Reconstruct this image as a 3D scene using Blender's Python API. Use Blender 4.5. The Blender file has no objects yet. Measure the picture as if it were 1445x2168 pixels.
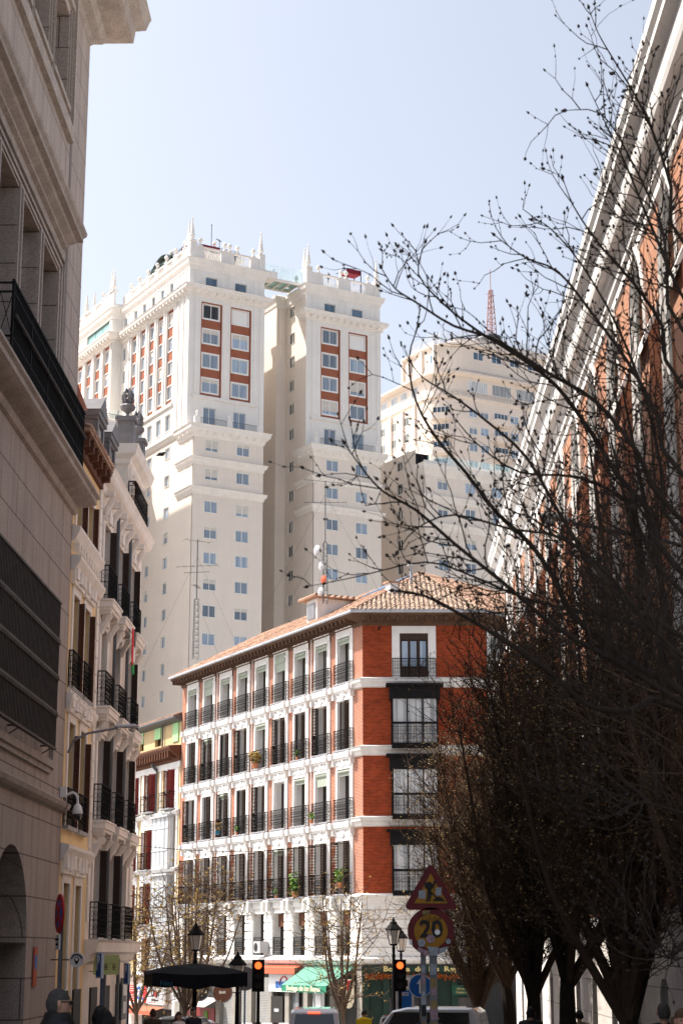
import bpy, math, random
from mathutils import Vector, Matrix
R = math.radians
PI = math.pi
S = bpy.context.scene
C = S.collection
rnd = random.Random(7)

# ------------------------------------------------------------------ camera, world, sun, exposure
cam_d = bpy.data.cameras.new("camera")
cam = bpy.data.objects.new("camera", cam_d); C.objects.link(cam)
cam.location = (0, 0, 1.65)
cam.rotation_euler = (R(90 + 13.98), 0, R(0.93))
cam_d.sensor_fit = 'VERTICAL'; cam_d.sensor_height = 36; cam_d.lens = 62.27
cam_d.clip_start = 0.2; cam_d.clip_end = 6000
cam_d.dof.use_dof = True; cam_d.dof.focus_distance = 95; cam_d.dof.aperture_fstop = 5.6
S.camera = cam
SUN_AZ, SUN_EL = -75, 53          # degrees; azimuth from +Y towards +X
w = bpy.data.worlds.new("World"); S.world = w; w.use_nodes = True
nt = w.node_tree
sky = nt.nodes.new('ShaderNodeTexSky'); sky.sky_type = 'NISHITA'; sky.sun_disc = False
sky.sun_elevation = R(SUN_EL); sky.sun_rotation = R(SUN_AZ)
sky.air_density = 1.0; sky.dust_density = 7.0; sky.ozone_density = 2.5; sky.altitude = 600
hs = nt.nodes.new('ShaderNodeHueSaturation'); hs.inputs['Saturation'].default_value = .5; hs.inputs['Value'].default_value = 1.0   # thin high haze whitens the sky
nt.links.new(sky.outputs[0], hs.inputs['Color']); nt.links.new(hs.outputs[0], nt.nodes['Background'].inputs[0])
nt.nodes['Background'].inputs[1].default_value = 0.132
sl = bpy.data.lights.new("sun", 'SUN'); sl.energy = 4.3; sl.angle = R(0.5); sl.color = (1, .91, .80)
so = bpy.data.objects.new("sun", sl); C.objects.link(so)
sd = Vector((math.sin(R(SUN_AZ)) * math.cos(R(SUN_EL)), math.cos(R(SUN_AZ)) * math.cos(R(SUN_EL)), math.sin(R(SUN_EL))))
so.rotation_euler = sd.to_track_quat('Z', 'Y').to_euler()
S.view_settings.view_transform = 'Standard'; S.view_settings.look = 'None'
S.view_settings.exposure = 0.95; S.view_settings.gamma = 1

# ------------------------------------------------------------------ materials
MATS = {}
def mat(name, col, rough=.8, var=.12, scale=1.5, bump=.0, bscale=40, metal=0, spec=.3, pat=None, col2=None, coat=0, emit=None, speck=0):
    """pat: (kind, block width, block height, mortar, mortar colour, bump)"""
    if name in MATS: return MATS[name]
    m = bpy.data.materials.new(name); m.use_nodes = True; MATS[name] = m
    t = m.node_tree; N = t.nodes; L = t.links; b = N['Principled BSDF']
    b.inputs['Roughness'].default_value = rough; b.inputs['Metallic'].default_value = metal
    b.inputs['Specular IOR Level'].default_value = spec
    b.inputs['Coat Weight'].default_value = coat
    c4 = (*col, 1)
    if emit:
        b.inputs['Emission Color'].default_value = (*emit[0], 1); b.inputs['Emission Strength'].default_value = emit[1]
    tc = N.new('ShaderNodeTexCoord')
    no = N.new('ShaderNodeTexNoise'); no.inputs['Scale'].default_value = scale; no.inputs['Detail'].default_value = 6; no.inputs['Roughness'].default_value = .65
    L.new(tc.outputs['Object'], no.inputs['Vector'])
    cr = N.new('ShaderNodeMapRange'); cr.inputs[1].default_value = .3; cr.inputs[2].default_value = .7
    cr.inputs[3].default_value = 1 - var; cr.inputs[4].default_value = 1 + var
    L.new(no.outputs['Fac'], cr.inputs[0])
    base = None; hgt = None
    if pat:
        sx = N.new('ShaderNodeSeparateXYZ'); L.new(tc.outputs['Object'], sx.inputs[0])
        ad = N.new('ShaderNodeMath'); ad.operation = 'ADD'; L.new(sx.outputs[0], ad.inputs[0]); L.new(sx.outputs[1], ad.inputs[1])
        cb = N.new('ShaderNodeCombineXYZ'); L.new(ad.outputs[0], cb.inputs[0]); L.new(sx.outputs[2], cb.inputs[1])
        br = N.new('ShaderNodeTexBrick'); L.new(cb.outputs[0], br.inputs['Vector'])
        _, bw, bh, mo, mc, bp = pat
        br.inputs['Scale'].default_value = 1; br.inputs['Brick Width'].default_value = bw; br.inputs['Row Height'].default_value = bh
        br.inputs['Mortar Size'].default_value = mo; br.inputs['Mortar Smooth'].default_value = .1
        br.inputs['Color1'].default_value = c4; br.inputs['Color2'].default_value = (*(col2 or col), 1); br.inputs['Mortar'].default_value = (*mc, 1)
        base = br.outputs['Color']; hgt = br.outputs['Fac']
    mx = N.new('ShaderNodeMix'); mx.data_type = 'RGBA'; mx.blend_type = 'MULTIPLY'; mx.inputs[0].default_value = 1
    if base is not None: L.new(base, mx.inputs[6])
    else: mx.inputs[6].default_value = c4
    L.new(cr.outputs[0], mx.inputs[7])
    out = mx.outputs[2]
    if speck:
        n2 = N.new('ShaderNodeTexNoise'); n2.inputs['Scale'].default_value = 22; n2.inputs['Detail'].default_value = 3
        L.new(tc.outputs['Object'], n2.inputs['Vector'])
        c2 = N.new('ShaderNodeMapRange'); c2.inputs[1].default_value = .35; c2.inputs[2].default_value = .65
        c2.inputs[3].default_value = 1 - speck; c2.inputs[4].default_value = 1 + speck; L.new(n2.outputs['Fac'], c2.inputs[0])
        # rain streaks: noise stretched vertically
        mp = N.new('ShaderNodeMapping'); mp.inputs['Scale'].default_value = (2.2, 2.2, .12); L.new(tc.outputs['Object'], mp.inputs[0])
        n3 = N.new('ShaderNodeTexNoise'); n3.inputs['Scale'].default_value = 1; n3.inputs['Detail'].default_value = 4; L.new(mp.outputs[0], n3.inputs['Vector'])
        c3 = N.new('ShaderNodeMapRange'); c3.inputs[1].default_value = .35; c3.inputs[2].default_value = .6
        c3.inputs[3].default_value = 1 - speck * .9; c3.inputs[4].default_value = 1; L.new(n3.outputs['Fac'], c3.inputs[0])
        mm = N.new('ShaderNodeMath'); mm.operation = 'MULTIPLY'; L.new(c2.outputs[0], mm.inputs[0]); L.new(c3.outputs[0], mm.inputs[1])
        m2 = N.new('ShaderNodeMix'); m2.data_type = 'RGBA'; m2.blend_type = 'MULTIPLY'; m2.inputs[0].default_value = 1
        L.new(out, m2.inputs[6]); L.new(mm.outputs[0], m2.inputs[7]); out = m2.outputs[2]
    L.new(out, b.inputs['Base Color'])
    prev = None
    if pat and pat[5]:
        bu = N.new('ShaderNodeBump'); bu.inputs['Strength'].default_value = .6; bu.inputs['Distance'].default_value = -pat[5]
        L.new(hgt, bu.inputs['Height']); prev = bu.outputs[0]
    if bump:
        nb = N.new('ShaderNodeTexNoise'); nb.inputs['Scale'].default_value = bscale; nb.inputs['Detail'].default_value = 4
        L.new(tc.outputs['Object'], nb.inputs['Vector'])
        bu = N.new('ShaderNodeBump'); bu.inputs['Strength'].default_value = .5; bu.inputs['Distance'].default_value = bump
        L.new(nb.outputs['Fac'], bu.inputs['Height'])
        if prev: L.new(prev, bu.inputs['Normal'])
        prev = bu.outputs[0]
    if prev: L.new(prev, b.inputs['Normal'])
    return m
def M(n): return MATS[n]
mat('tower_white', (.80, .78, .75), .8, .05, .3, speck=.04, pat=('b', .9, .42, .006, (.66, .65, .62), .01))
mat('tower_cream', (.77, .70, .63), .85, .05, .12, bump=.01, bscale=6, speck=.035, pat=('b', 2.4, 3.53, .02, (.70, .63, .56), .01))
mat('tower_trim', (.80, .77, .735), .8, .06, .5, speck=.05)
mat('tower_brick', (.33, .115, .065), .85, .08, 1, pat=('b', .3, .12, .012, (.36, .14, .09), .005), col2=(.28, .09, .05))
mat('torre_stone', (.80, .70, .625), .85, .05, .3, pat=('b', 1.2, .6, .012, (.62, .53, .45), .01), col2=(.79, .71, .62))
mat('white_frame', (.82, .82, .80), .5, .02)
def glass(name, a, b_, sc, rough=.12, spec=.8):
    m = mat(name, a, rough, 0, spec=spec)
    t = m.node_tree; N = t.nodes; L = t.links
    tc = N.new('ShaderNodeTexCoord'); mp = N.new('ShaderNodeMapping'); mp.inputs['Scale'].default_value = (sc, sc, .15)
    L.new(tc.outputs['Object'], mp.inputs[0])
    oi = N.new('ShaderNodeObjectInfo'); va = N.new('ShaderNodeVectorMath'); va.operation = 'ADD'; L.new(mp.outputs[0], va.inputs[0])
    mu = N.new('ShaderNodeMath'); mu.operation = 'MULTIPLY'; mu.inputs[1].default_value = 50; L.new(oi.outputs['Random'], mu.inputs[0]); L.new(mu.outputs[0], va.inputs[1])
    no = N.new('ShaderNodeTexNoise'); no.inputs['Scale'].default_value = 1; no.inputs['Detail'].default_value = 3; L.new(va.outputs[0], no.inputs['Vector'])
    rp = N.new('ShaderNodeMapRange'); rp.inputs[1].default_value = .42; rp.inputs[2].default_value = .58; L.new(no.outputs['Fac'], rp.inputs[0])
    mx = N.new('ShaderNodeMix'); mx.data_type = 'RGBA'; mx.inputs[6].default_value = (*a, 1); mx.inputs[7].default_value = (*b_, 1)
    L.new(rp.outputs[0], mx.inputs[0]); r2 = N.new('ShaderNodeMapRange'); r2.inputs[3].default_value = .45; r2.inputs[4].default_value = 1.25; L.new(oi.outputs['Random'], r2.inputs[0])
    m2 = N.new('ShaderNodeMix'); m2.data_type = 'RGBA'; m2.blend_type = 'MULTIPLY'; m2.inputs[0].default_value = 1; L.new(mx.outputs[2], m2.inputs[6]); L.new(r2.outputs[0], m2.inputs[7]); L.new(m2.outputs[2], N['Principled BSDF'].inputs['Base Color'])
    return m
glass('pane_curtain', (.20, .27, .36), (.34, .42, .52), 9)
glass('pane_blue', (.05, .10, .16), (.09, .16, .24), 2, .08)
glass('pane_dark', (.015, .015, .018), (.05, .05, .055), 6, .1, .5)
glass('pane_curtain_dark', (.05, .055, .05), (.28, .29, .27), 5, .2, .5)
glass('pane_white_curtain', (.30, .33, .36), (.62, .64, .66), 6, .2, .5)
mat('brick_red', (.34, .055, .019), .9, .16, .8, spec=.05, bump=.003, bscale=60, pat=('b', .26, .075, .008, (.30, .10, .055), .006), col2=(.20, .032, .013))
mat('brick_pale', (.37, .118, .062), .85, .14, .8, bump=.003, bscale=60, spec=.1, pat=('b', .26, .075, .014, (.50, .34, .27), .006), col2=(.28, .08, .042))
mat('white_plaster', (.80, .79, .78), .75, .08, 1.3, speck=.06, bump=.004, bscale=20)
mat('white_stone', (.74, .73, .71), .75, .12, .8, speck=.07, bump=.004, bscale=25)
mat('yellow_brick', (.62, .47, .24), .85, .08, 1, pat=('b', .26, .075, .01, (.52, .42, .26), .004), col2=(.58, .44, .24))
mat('yellow_plaster', (.84, .62, .33), .85, .10, .7, bump=.003)
mat('cream_plaster', (.83, .76, .68), .8, .10, .8, bump=.004, bscale=30, speck=.05)
mat('cream_trim', (.86, .81, .75), .75, .10, 1.2, bump=.01, bscale=14)
mat('granite', (.41, .345, .305), .8, .09, .7, bump=.004, bscale=60, pat=('b', 1.9, 1.02, .018, (.14, .11, .09), .012), speck=.2)
mat('granite_plain', (.40, .345, .305), .8, .08, .9, bump=.004, bscale=60, speck=.2)
mat('granite_dark', (.21, .185, .17), .85, .10, 1, bump=.004, bscale=60, speck=.18)
mat('iron', (.012, .012, .013), .75, .1, spec=.08)
mat('iron_bronze', (.045, .037, .030), .6, .3, 5, spec=.3)
mat('iron_grey', (.10, .11, .12), .5, .1, metal=.3)
mat('wood_dark', (.045, .026, .018), .6, .2, 3)
mat('wood_brown', (.12, .045, .022), .7, .2, 3)
mat('wood_red', (.20, .02, .022), .5, .15, 3)
mat('eave_wood', (.10, .055, .035), .75, .25, 2)
mat('tile', (.38, .235, .165), .85, .35, 2.2, bump=.02, bscale=12)
mat('torre_pink', (.55, .36, .32), .85, .12, 1.5)
mat('tile_old', (.34, .25, .19), .9, .45, 3, bump=.02, bscale=12)
mat('zinc', (.42, .43, .46), .45, .12, 2, metal=.4)
mat('slate_grey', (.17, .165, .175), .6, .2, 1.5, bump=.01, bscale=8)
mat('blind_pale', (.60, .57, .52), .7, .1, 2)
mat('blind_green', (.33, .37, .31), .7, .1, 4)
mat('blind_lime', (.35, .62, .30), .6, .1, 4)
mat('asphalt', (.05, .05, .052), .9, .2, 3, bump=.01, bscale=80)
mat('pale_paving', (.36, .335, .31), .9, .12, .05)
mat('paving', (.20, .19, .18), .9, .15, 2, pat=('b', .6, .4, .01, (.13, .12, .12), .004))
mat('kerb_stone', (.30, .29, .28), .9, .15, 2)
mat('bark', (.030, .024, .020), .95, .35, 6, bump=.015, bscale=22, spec=.08)
mat('bark_pale', (.11, .082, .062), .95, .25, 6, bump=.01, bscale=30)
mat('twig', (.075, .050, .035), .9, .2, 3, spec=.08)
mat('twig_brown', (.095, .062, .040), .9, .2, 3)
mat('bud', (.028, .022, .020), .8, .3, 9, spec=.1)
mat('bud_olive', (.24, .17, .07), .8, .4, 9)
mat('bud_gold', (.30, .20, .05), .8, .35, 9)
mat('leaf_green', (.10, .20, .03), .7, .3, 9)
mat('awning_teal', (.10, .27, .20), .8, .12, 1.5, bump=.02, bscale=2)
mat('awning_green', (.02, .20, .12), .8, .2, 1.2, bump=.02, bscale=3)
mat('awning_dark_green', (.015, .07, .045), .8, .1, 3)
mat('awning_orange', (.50, .12, .065), .8, .08, 3)
mat('canvas_black', (.010, .011, .015), .8, .2, 2, bump=.02, bscale=4, spec=.1)
mat('shop_green', (.007, .030, .022), .5, .15, 3)
mat('shop_stone_shaded', (.30, .28, .25), .85, .2, 1.2, speck=.15)  # pier stone, with the deep street-level shade put into its colour
mat('shop_dark', (.025, .022, .02), .6, .3, 2)
mat('metal_shutter', (.34, .34, .33), .5, .12, 2, metal=.3, pat=('b', 40, .09, .012, (.16, .16, .16), .02))
mat('sign_red', (.55, .02, .02), .5, .06)
mat('sign_red_shaded', (.11, .006, .009), .5, .3, 12)  # dark red: the backlit sign's shade is in the colour
mat('sign_yellow', (.32, .15, .01), .6, .25, 10)  # yellow darkened too, for the shade on the roadworks signs
mat('sign_blue', (.01, .12, .45), .45, .05)
mat('sign_white', (.80, .80, .80), .5, .04)
mat('sign_grey', (.45, .46, .48), .5, .1)
mat('sign_lime', (.50, .58, .25), .6, .06)
mat('ink', (.012, .012, .012), .6, .05)
mat('gold_paint', (.62, .50, .22), .5, .1)
mat('cream_paint', (.75, .68, .50), .6, .05)
mat('sticker_a', (.28, .31, .34), .5, .45, 60)
mat('sticker_b', (.30, .20, .23), .5, .55, 45)
mat('steel', (.16, .16, .17), .5, .25, 8, metal=.5)
mat('steel_blue', (.09, .13, .20), .45, .1, metal=.3)
mat('lamp_glass', (.62, .60, .55), .25, .03)
mat('red_lamp', (.9, .08, .02), .4, 0, emit=((1, .10, .02), 1.6))
mat('brake_lamp', (.8, .05, .03), .4, 0, emit=((1, .08, .03), 2))
mat('car_white', (.55, .57, .62), .25, .02, coat=1)
mat('car_silver', (.42, .43, .46), .3, .02, metal=.5, coat=1)
mat('car_dark', (.03, .03, .035), .3, .05, coat=1)
mat('car_glass', (.015, .018, .02), .06, .0, spec=.9)
mat('tyre', (.02, .02, .02), .9, .1)
mat('rubber', (.02, .02, .02), .7, .1)
mat('skin', (.52, .30, .21), .6, .05)
mat('skin_dark', (.10, .05, .035), .5, .05)
mat('hair_grey', (.05, .047, .045), .8, .3, 30, bump=.01)
mat('hair_black', (.012, .010, .010), .7, .3, 30, bump=.01)
mat('hair_brown', (.07, .035, .02), .7, .3, 30, bump=.01)
mat('cloth_navy', (.015, .018, .03), .85, .1, 6)
mat('cloth_brown', (.06, .04, .025), .8, .15, 6)
mat('cloth_white', (.62, .60, .58), .85, .06, 6)
mat('cloth_beige', (.45, .38, .27), .85, .08, 6)
mat('cloth_yellow', (.85, .62, .02), .7, .06, 6)
mat('cloth_denim', (.04, .06, .10), .85, .1, 6)
mat('flag_red', (.75, .02, .03), .8, .05)
mat('flag_green', (.02, .30, .08), .8, .05)
mat('orange_flowers', (.38, .10, .02), .8, .5, 14)
mat('cloth_crimson', (.16, .010, .022), .8, .1, 2)
mat('pink_cloth', (.75, .30, .42), .85, .1, 5)
mat('terracotta', (.50, .20, .10), .8, .1)
mat('teal_pot', (.01, .12, .20), .4, .1)
mat('glass_green', (.20, .42, .38), .08, .03, spec=.9)
m_ = bpy.data.materials.new('glass_clear'); m_.use_nodes = True; MATS['glass_clear'] = m_
b_ = m_.node_tree.nodes['Principled BSDF']; b_.inputs['Base Color'].default_value = (.72, .92, .92, 1)
b_.inputs['Alpha'].default_value = .24; b_.inputs['Roughness'].default_value = .1
mat('mast_red', (.34, .17, .15), .6, .1)
mat('tiles_grey_stone', (.62, .59, .56), .85, .12, .8, bump=.005, bscale=30, pat=('b', 2.1, .92, .012, (.26, .24, .22), .01), speck=.08)
mat('church_brick', (.46, .215, .125), .85, .10, .8, pat=('b', .26, .075, .010, (.40, .26, .19), .006), col2=(.38, .15, .08))

# ------------------------------------------------------------------ mesh builder
class MB:
    def __init__(s): s.v = []; s.f = []; s.m = []; s.X = Matrix.Identity(4)
    def face(s, pts, mi=0):
        n = len(s.v); s.v += [tuple(s.X @ Vector(p)) for p in pts]; s.f.append(tuple(range(n, n + len(pts)))); s.m.append(mi)
    def mesh(s, vs, fs, mi=0):
        n = len(s.v); s.v += [tuple(s.X @ Vector(p)) for p in vs]
        s.f += [tuple(i + n for i in f) for f in fs]; s.m += [mi] * len(fs)
    def box(s, x0, x1, y0, y1, z0, z1, mi=0):
        s.mesh([(x0, y0, z0), (x1, y0, z0), (x1, y1, z0), (x0, y1, z0), (x0, y0, z1), (x1, y0, z1), (x1, y1, z1), (x0, y1, z1)],
               [(0, 3, 2, 1), (4, 5, 6, 7), (0, 1, 5, 4), (1, 2, 6, 5), (2, 3, 7, 6), (3, 0, 4, 7)], mi)
    def prism(s, pts, z0, z1, mi=0):
        n = len(pts)
        s.mesh([(x, y, z0) for x, y in pts] + [(x, y, z1) for x, y in pts],
               [tuple(range(n - 1, -1, -1)), tuple(range(n, 2 * n))] + [(i, (i + 1) % n, n + (i + 1) % n, n + i) for i in range(n)], mi)
    def plate(s, pts, y0, y1, mi=0):      # outline in x,z extruded along y (y0 < y1)
        n = len(pts)
        s.mesh([(x, y0, z) for x, z in pts] + [(x, y1, z) for x, z in pts],
               [tuple(range(n)), tuple(range(2 * n - 1, n - 1, -1))] + [((i + 1) % n, i, n + i, n + (i + 1) % n) for i in range(n)], mi)
    def tube(s, pts, rads, n=6, mi=0, cap=True):
        pts = [Vector(p) for p in pts]; vs = []; fs = []
        if not hasattr(rads, '__len__'): rads = [rads] * len(pts)
        d = (pts[1] - pts[0]).normalized(); u = d.orthogonal().normalized()
        for i, p in enumerate(pts):
            if i < len(pts) - 1: d = (pts[i + 1] - p).normalized()
            if i: d2 = (d + (p - pts[i - 1]).normalized())
            else: d2 = d
            d2 = d2.normalized() if d2.length > 1e-6 else d
            u = (u - d2 * u.dot(d2)); u = u.normalized() if u.length > 1e-6 else d2.orthogonal().normalized()
            v = d2.cross(u)
            for k in range(n):
                a = 2 * PI * k / n; vs.append(p + (u * math.cos(a) + v * math.sin(a)) * rads[i])
        for i in range(len(pts) - 1):
            for k in range(n): fs.append((i * n + k, i * n + (k + 1) % n, (i + 1) * n + (k + 1) % n, (i + 1) * n + k))
        if cap: fs.append(tuple(range(n - 1, -1, -1))); fs.append(tuple(range((len(pts) - 1) * n, len(pts) * n)))
        s.mesh(vs, fs, mi)
    def lathe(s, prof, cx=0, cy=0, n=10, mi=0, sq=False):
        off = PI / 4 if sq else 0; k_ = math.sqrt(2) if sq else 1
        if sq: n = 4
        vs = [(cx + r * k_ * math.cos(off + 2 * PI * k / n), cy + r * k_ * math.sin(off + 2 * PI * k / n), z) for r, z in prof for k in range(n)]
        fs = [(i * n + k, i * n + (k + 1) % n, (i + 1) * n + (k + 1) % n, (i + 1) * n + k) for i in range(len(prof) - 1) for k in range(n)]
        fs += [tuple(range(n - 1, -1, -1)), tuple(range((len(prof) - 1) * n, len(prof) * n))]
        s.mesh(vs, fs, mi)
    def facade(s, x0, x1, z0, z1, ops, depth=.25, y=0, mi=0, mr=None):
        mr = mi if mr is None else mr
        xs = sorted({x0, x1, *[min(max(v, x0), x1) for o in ops for v in o[:2]]}); zs = sorted({z0, z1, *[min(max(v, z0), z1) for o in ops for v in o[2:4]]})
        for i in range(len(xs) - 1):
            for j in range(len(zs) - 1):
                cx = (xs[i] + xs[i + 1]) / 2; cz = (zs[j] + zs[j + 1]) / 2
                if any(o[0] < cx < o[1] and o[2] < cz < o[3] for o in ops): continue
                s.face([(xs[i], y, zs[j]), (xs[i + 1], y, zs[j]), (xs[i + 1], y, zs[j + 1]), (xs[i], y, zs[j + 1])], mi)
        for a, b, c, d in [o[:4] for o in ops]:
            Y = y + depth
            s.face([(a, y, c), (a, y, d), (a, Y, d), (a, Y, c)], mr); s.face([(b, y, c), (b, Y, c), (b, Y, d), (b, y, d)], mr)
            s.face([(a, y, c), (a, Y, c), (b, Y, c), (b, y, c)], mr); s.face([(a, y, d), (b, y, d), (b, Y, d), (a, Y, d)], mr)
    def sweep(s, path, prof, mi=0, closed=False):
        """path: (x,y) list, outward normal = right of travel; prof: (out,z) list"""
        n = len(path); P = [Vector(p) for p in path]; rows = []
        for i in range(n):
            d1 = (P[i] - P[i - 1]).normalized() if (i or closed) else (P[1] - P[0]).normalized()
            d2 = (P[(i + 1) % n] - P[i]).normalized() if (i < n - 1 or closed) else d1
            n1 = Vector((d1.y, -d1.x)); n2 = Vector((d2.y, -d2.x)); m = (n1 + n2); m = m / max(.2, (1 + n1.dot(n2)))
            rows.append([(P[i].x + m.x * o, P[i].y + m.y * o, z) for o, z in prof])
        k = len(prof); fs = []
        for i in range(n if closed else n - 1):
            j = (i + 1) % n
            fs += [(i * k + a, j * k + a, j * k + a + 1, i * k + a + 1) for a in range(k - 1)]
        if not closed: fs += [tuple(range(k)), tuple(range((n - 1) * k + k - 1, (n - 1) * k - 1, -1))]
        s.mesh([p for r in rows for p in r], fs, mi)
    def build(s, name, mats, parent=None, loc=(0, 0, 0), rz=0, smooth=False, label=None):
        me = bpy.data.meshes.new(name); me.from_pydata(s.v, [], s.f)
        for m in ([mats] if isinstance(mats, str) else mats): me.materials.append(MATS[m])
        me.polygons.foreach_set('material_index', s.m)
        if smooth: me.polygons.foreach_set('use_smooth', [True] * len(s.f))
        me.update()
        return inst(name, me, parent, loc, rz, label)
def inst(name, me, parent=None, loc=(0, 0, 0), rz=0, label=None, scale=None):
    o = bpy.data.objects.new(name, me); C.objects.link(o); o.location = loc
    o.rotation_euler = rz if hasattr(rz, '__len__') else (0, 0, rz)
    if scale: o.scale = scale
    if parent: o.parent = parent
    if label: o['label'] = label
    return o
def tag(o, label, cat, group=None):
    o['label'] = label; o['category'] = cat
    if group: o['group'] = group
    return o
def thing(name, label, cat, loc=(0, 0, 0), rz=0, group=None):
    return tag(inst(name, None, None, loc, rz), label, cat, group)
def struct(o, kind='structure'): o['kind'] = kind; return o
def copy_tree(o, parent=None):
    c = o.copy(); C.objects.link(c)
    if parent: c.parent = parent
    for ch in o.children: copy_tree(ch, c)
    return c
def azr(az): return R(90 - az)
def gz(y): return -0.033 * min(y, 110)      # ground height down the street
def text_mesh(txt, size, depth=.01, sx=1, shear=0, bold=0):
    cu = bpy.data.curves.new('t', 'FONT'); cu.body = txt; cu.size = size; cu.extrude = depth; cu.align_x = 'CENTER'; cu.align_y = 'CENTER'
    cu.shear = shear; cu.offset = bold; cu.resolution_u = 2
    o = bpy.data.objects.new('t', cu); C.objects.link(o); dg = bpy.context.evaluated_depsgraph_get(); dg.update()
    me = bpy.data.meshes.new_from_object(o.evaluated_get(dg)); me.name = 'lettering'
    bpy.data.objects.remove(o); bpy.data.curves.remove(cu)
    me.transform(Matrix.Diagonal((sx, 1, 1, 1)))
    me.transform(Matrix.Rotation(R(90), 4, 'X'))     # now faces -y
    return me
def lettering(txt, size, material, parent, loc, rz=0, sx=1, shear=0, bold=0, depth=.008):
    me = text_mesh(txt, size, depth, sx, shear, bold); me.materials.clear(); me.materials.append(MATS[material])
    return inst('lettering', me, parent, loc, rz)
def disc(mb, cx, cz, r, y0, y1, n=32, mi=0, sx=1): mb.plate([(cx + r * sx * math.cos(2 * PI * k / n), cz + r * math.sin(2 * PI * k / n)) for k in range(n)], y0, y1, mi)

# window: origin at the lower-left corner of the opening in the wall plane, looking out along -y
WC = {}; BR = random.Random(31)
def win_data(w, h, y=.16, mull=1, rail=0, fr=.07, trim=0, pane='pane_curtain', frame='white_frame', sill=True):
    k = (w, h, y, mull, rail, fr, trim, pane, frame, sill)
    if k in WC: return WC[k]
    a = MB(); g = .004
    a.box(g, fr, y, y + .08, g, h - g); a.box(w - fr, w - g, y, y + .08, g, h - g); a.box(fr, w - fr, y, y + .08, g, fr); a.box(fr, w - fr, y, y + .08, h - fr, h - g)
    for i in range(mull):
        x = w * (i + 1) / (mull + 1); a.box(x - fr * .6, x + fr * .6, y - .01, y + .07, fr, h - fr)
    for i in range(rail):
        z = h * (i + 1) / (rail + 1); a.box(fr, w - fr, y, y + .06, z - .025, z + .025)
    if trim:
        t = trim; a.box(-t, -g, -.06, .03, -t, h + t); a.box(w + g, w + t, -.06, .03, -t, h + t); a.box(-g, w + g, -.06, .03, h + g, h + t); a.box(-g, w + g, -.08, .03, -t, -g)
    elif sill: a.box(-.06, w + .06, -.07, .02, -.09, -g)
    p = MB(); p.box(fr * .6, w - fr * .6, y + .03, y + .05, fr * .6, h - fr * .6)
    fo = a.build('window', frame); po = p.build('pane', pane)
    r = (fo.data, po.data); bpy.data.objects.remove(fo); bpy.data.objects.remove(po)
    WC[k] = r; return r
def window(parent, loc, w, h, rz=0, **kw):
    f, p = win_data(w, h, **kw); o = inst('window', f, parent, loc, rz); inst('pane', p, o)
    if kw.get('pane', 'pane_curtain') == 'pane_curtain' and h < 2.2 and BR.random() < .3:      # a roller blind part way down
        k = (w, kw.get('y', .16), round(BR.choice([.25, .4, .7]) * h, 2))
        if k not in WC: b = MB(); b.box(.07, w - .07, k[1] + .0, k[1] + .025, h - .06 - k[2], h - .06); bo = b.build('blind', 'blind_pale'); WC[k] = bo.data; bpy.data.objects.remove(bo)
        inst('blind', WC[k], o)
    return o
def facepos(loc0, rz, x, z):      # point on a rotated facade
    return (loc0[0] + x * math.cos(rz), loc0[1] + x * math.sin(rz), z)

# ------------------------------------------------------------------ ground
g = MB()
ys = [-60, 0, 30, 60, 90, 110, 3000]
for a, b in zip(ys, ys[1:]): g.face([(-3000, a, gz(a) - .12), (3000, a, gz(a) - .12), (3000, b, gz(b) - .12), (-3000, b, gz(b) - .12)])
struct(g.build('ground', 'pale_paving'))
def strip(name, x0, x1, y0, y1, up, m):
    a = MB(); Y = [y0] + [v for v in range(int(y0) + 10, int(y1), 10)] + [y1]
    for p, q in zip(Y, Y[1:]):
        a.mesh([(x0, p, gz(p) - .3), (x1, p, gz(p) - .3), (x1, q, gz(q) - .3), (x0, q, gz(q) - .3), (x0, p, gz(p) + up), (x1, p, gz(p) + up), (x1, q, gz(q) + up), (x0, q, gz(q) + up)],
               [(4, 5, 6, 7), (0, 1, 5, 4), (1, 2, 6, 5), (2, 3, 7, 6), (3, 0, 4, 7)])
    return struct(a.build(name, m))
strip('road', -5.9, 2.6, -40, 76, -.10, 'asphalt')
strip('pavement', -8.75, -6.05, -40, 70, .02, 'paving'); strip('kerb', -6.05, -5.9, -40, 70, .03, 'kerb_stone')
strip('pavement', 2.75, 6.25, -40, 76, .02, 'paving'); strip('kerb', 2.6, 2.75, -40, 76, .03, 'kerb_stone')
pv = MB(); pv.prism([(-26, 82), (-4, 86), (-1.3, 91), (7, 91), (20, 100), (20, 112), (-40, 130), (-40, 90)], -3.5, -2.95)
struct(pv.build('pavement', 'paving'))
mk = MB()
for k in range(6): mk.box(-5.2 + k * 1.2, -4.6 + k * 1.2, 73, 76, gz(75) - .1, gz(75) - .06)
struct(mk.build('crosswalk', 'white_plaster'))

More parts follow.
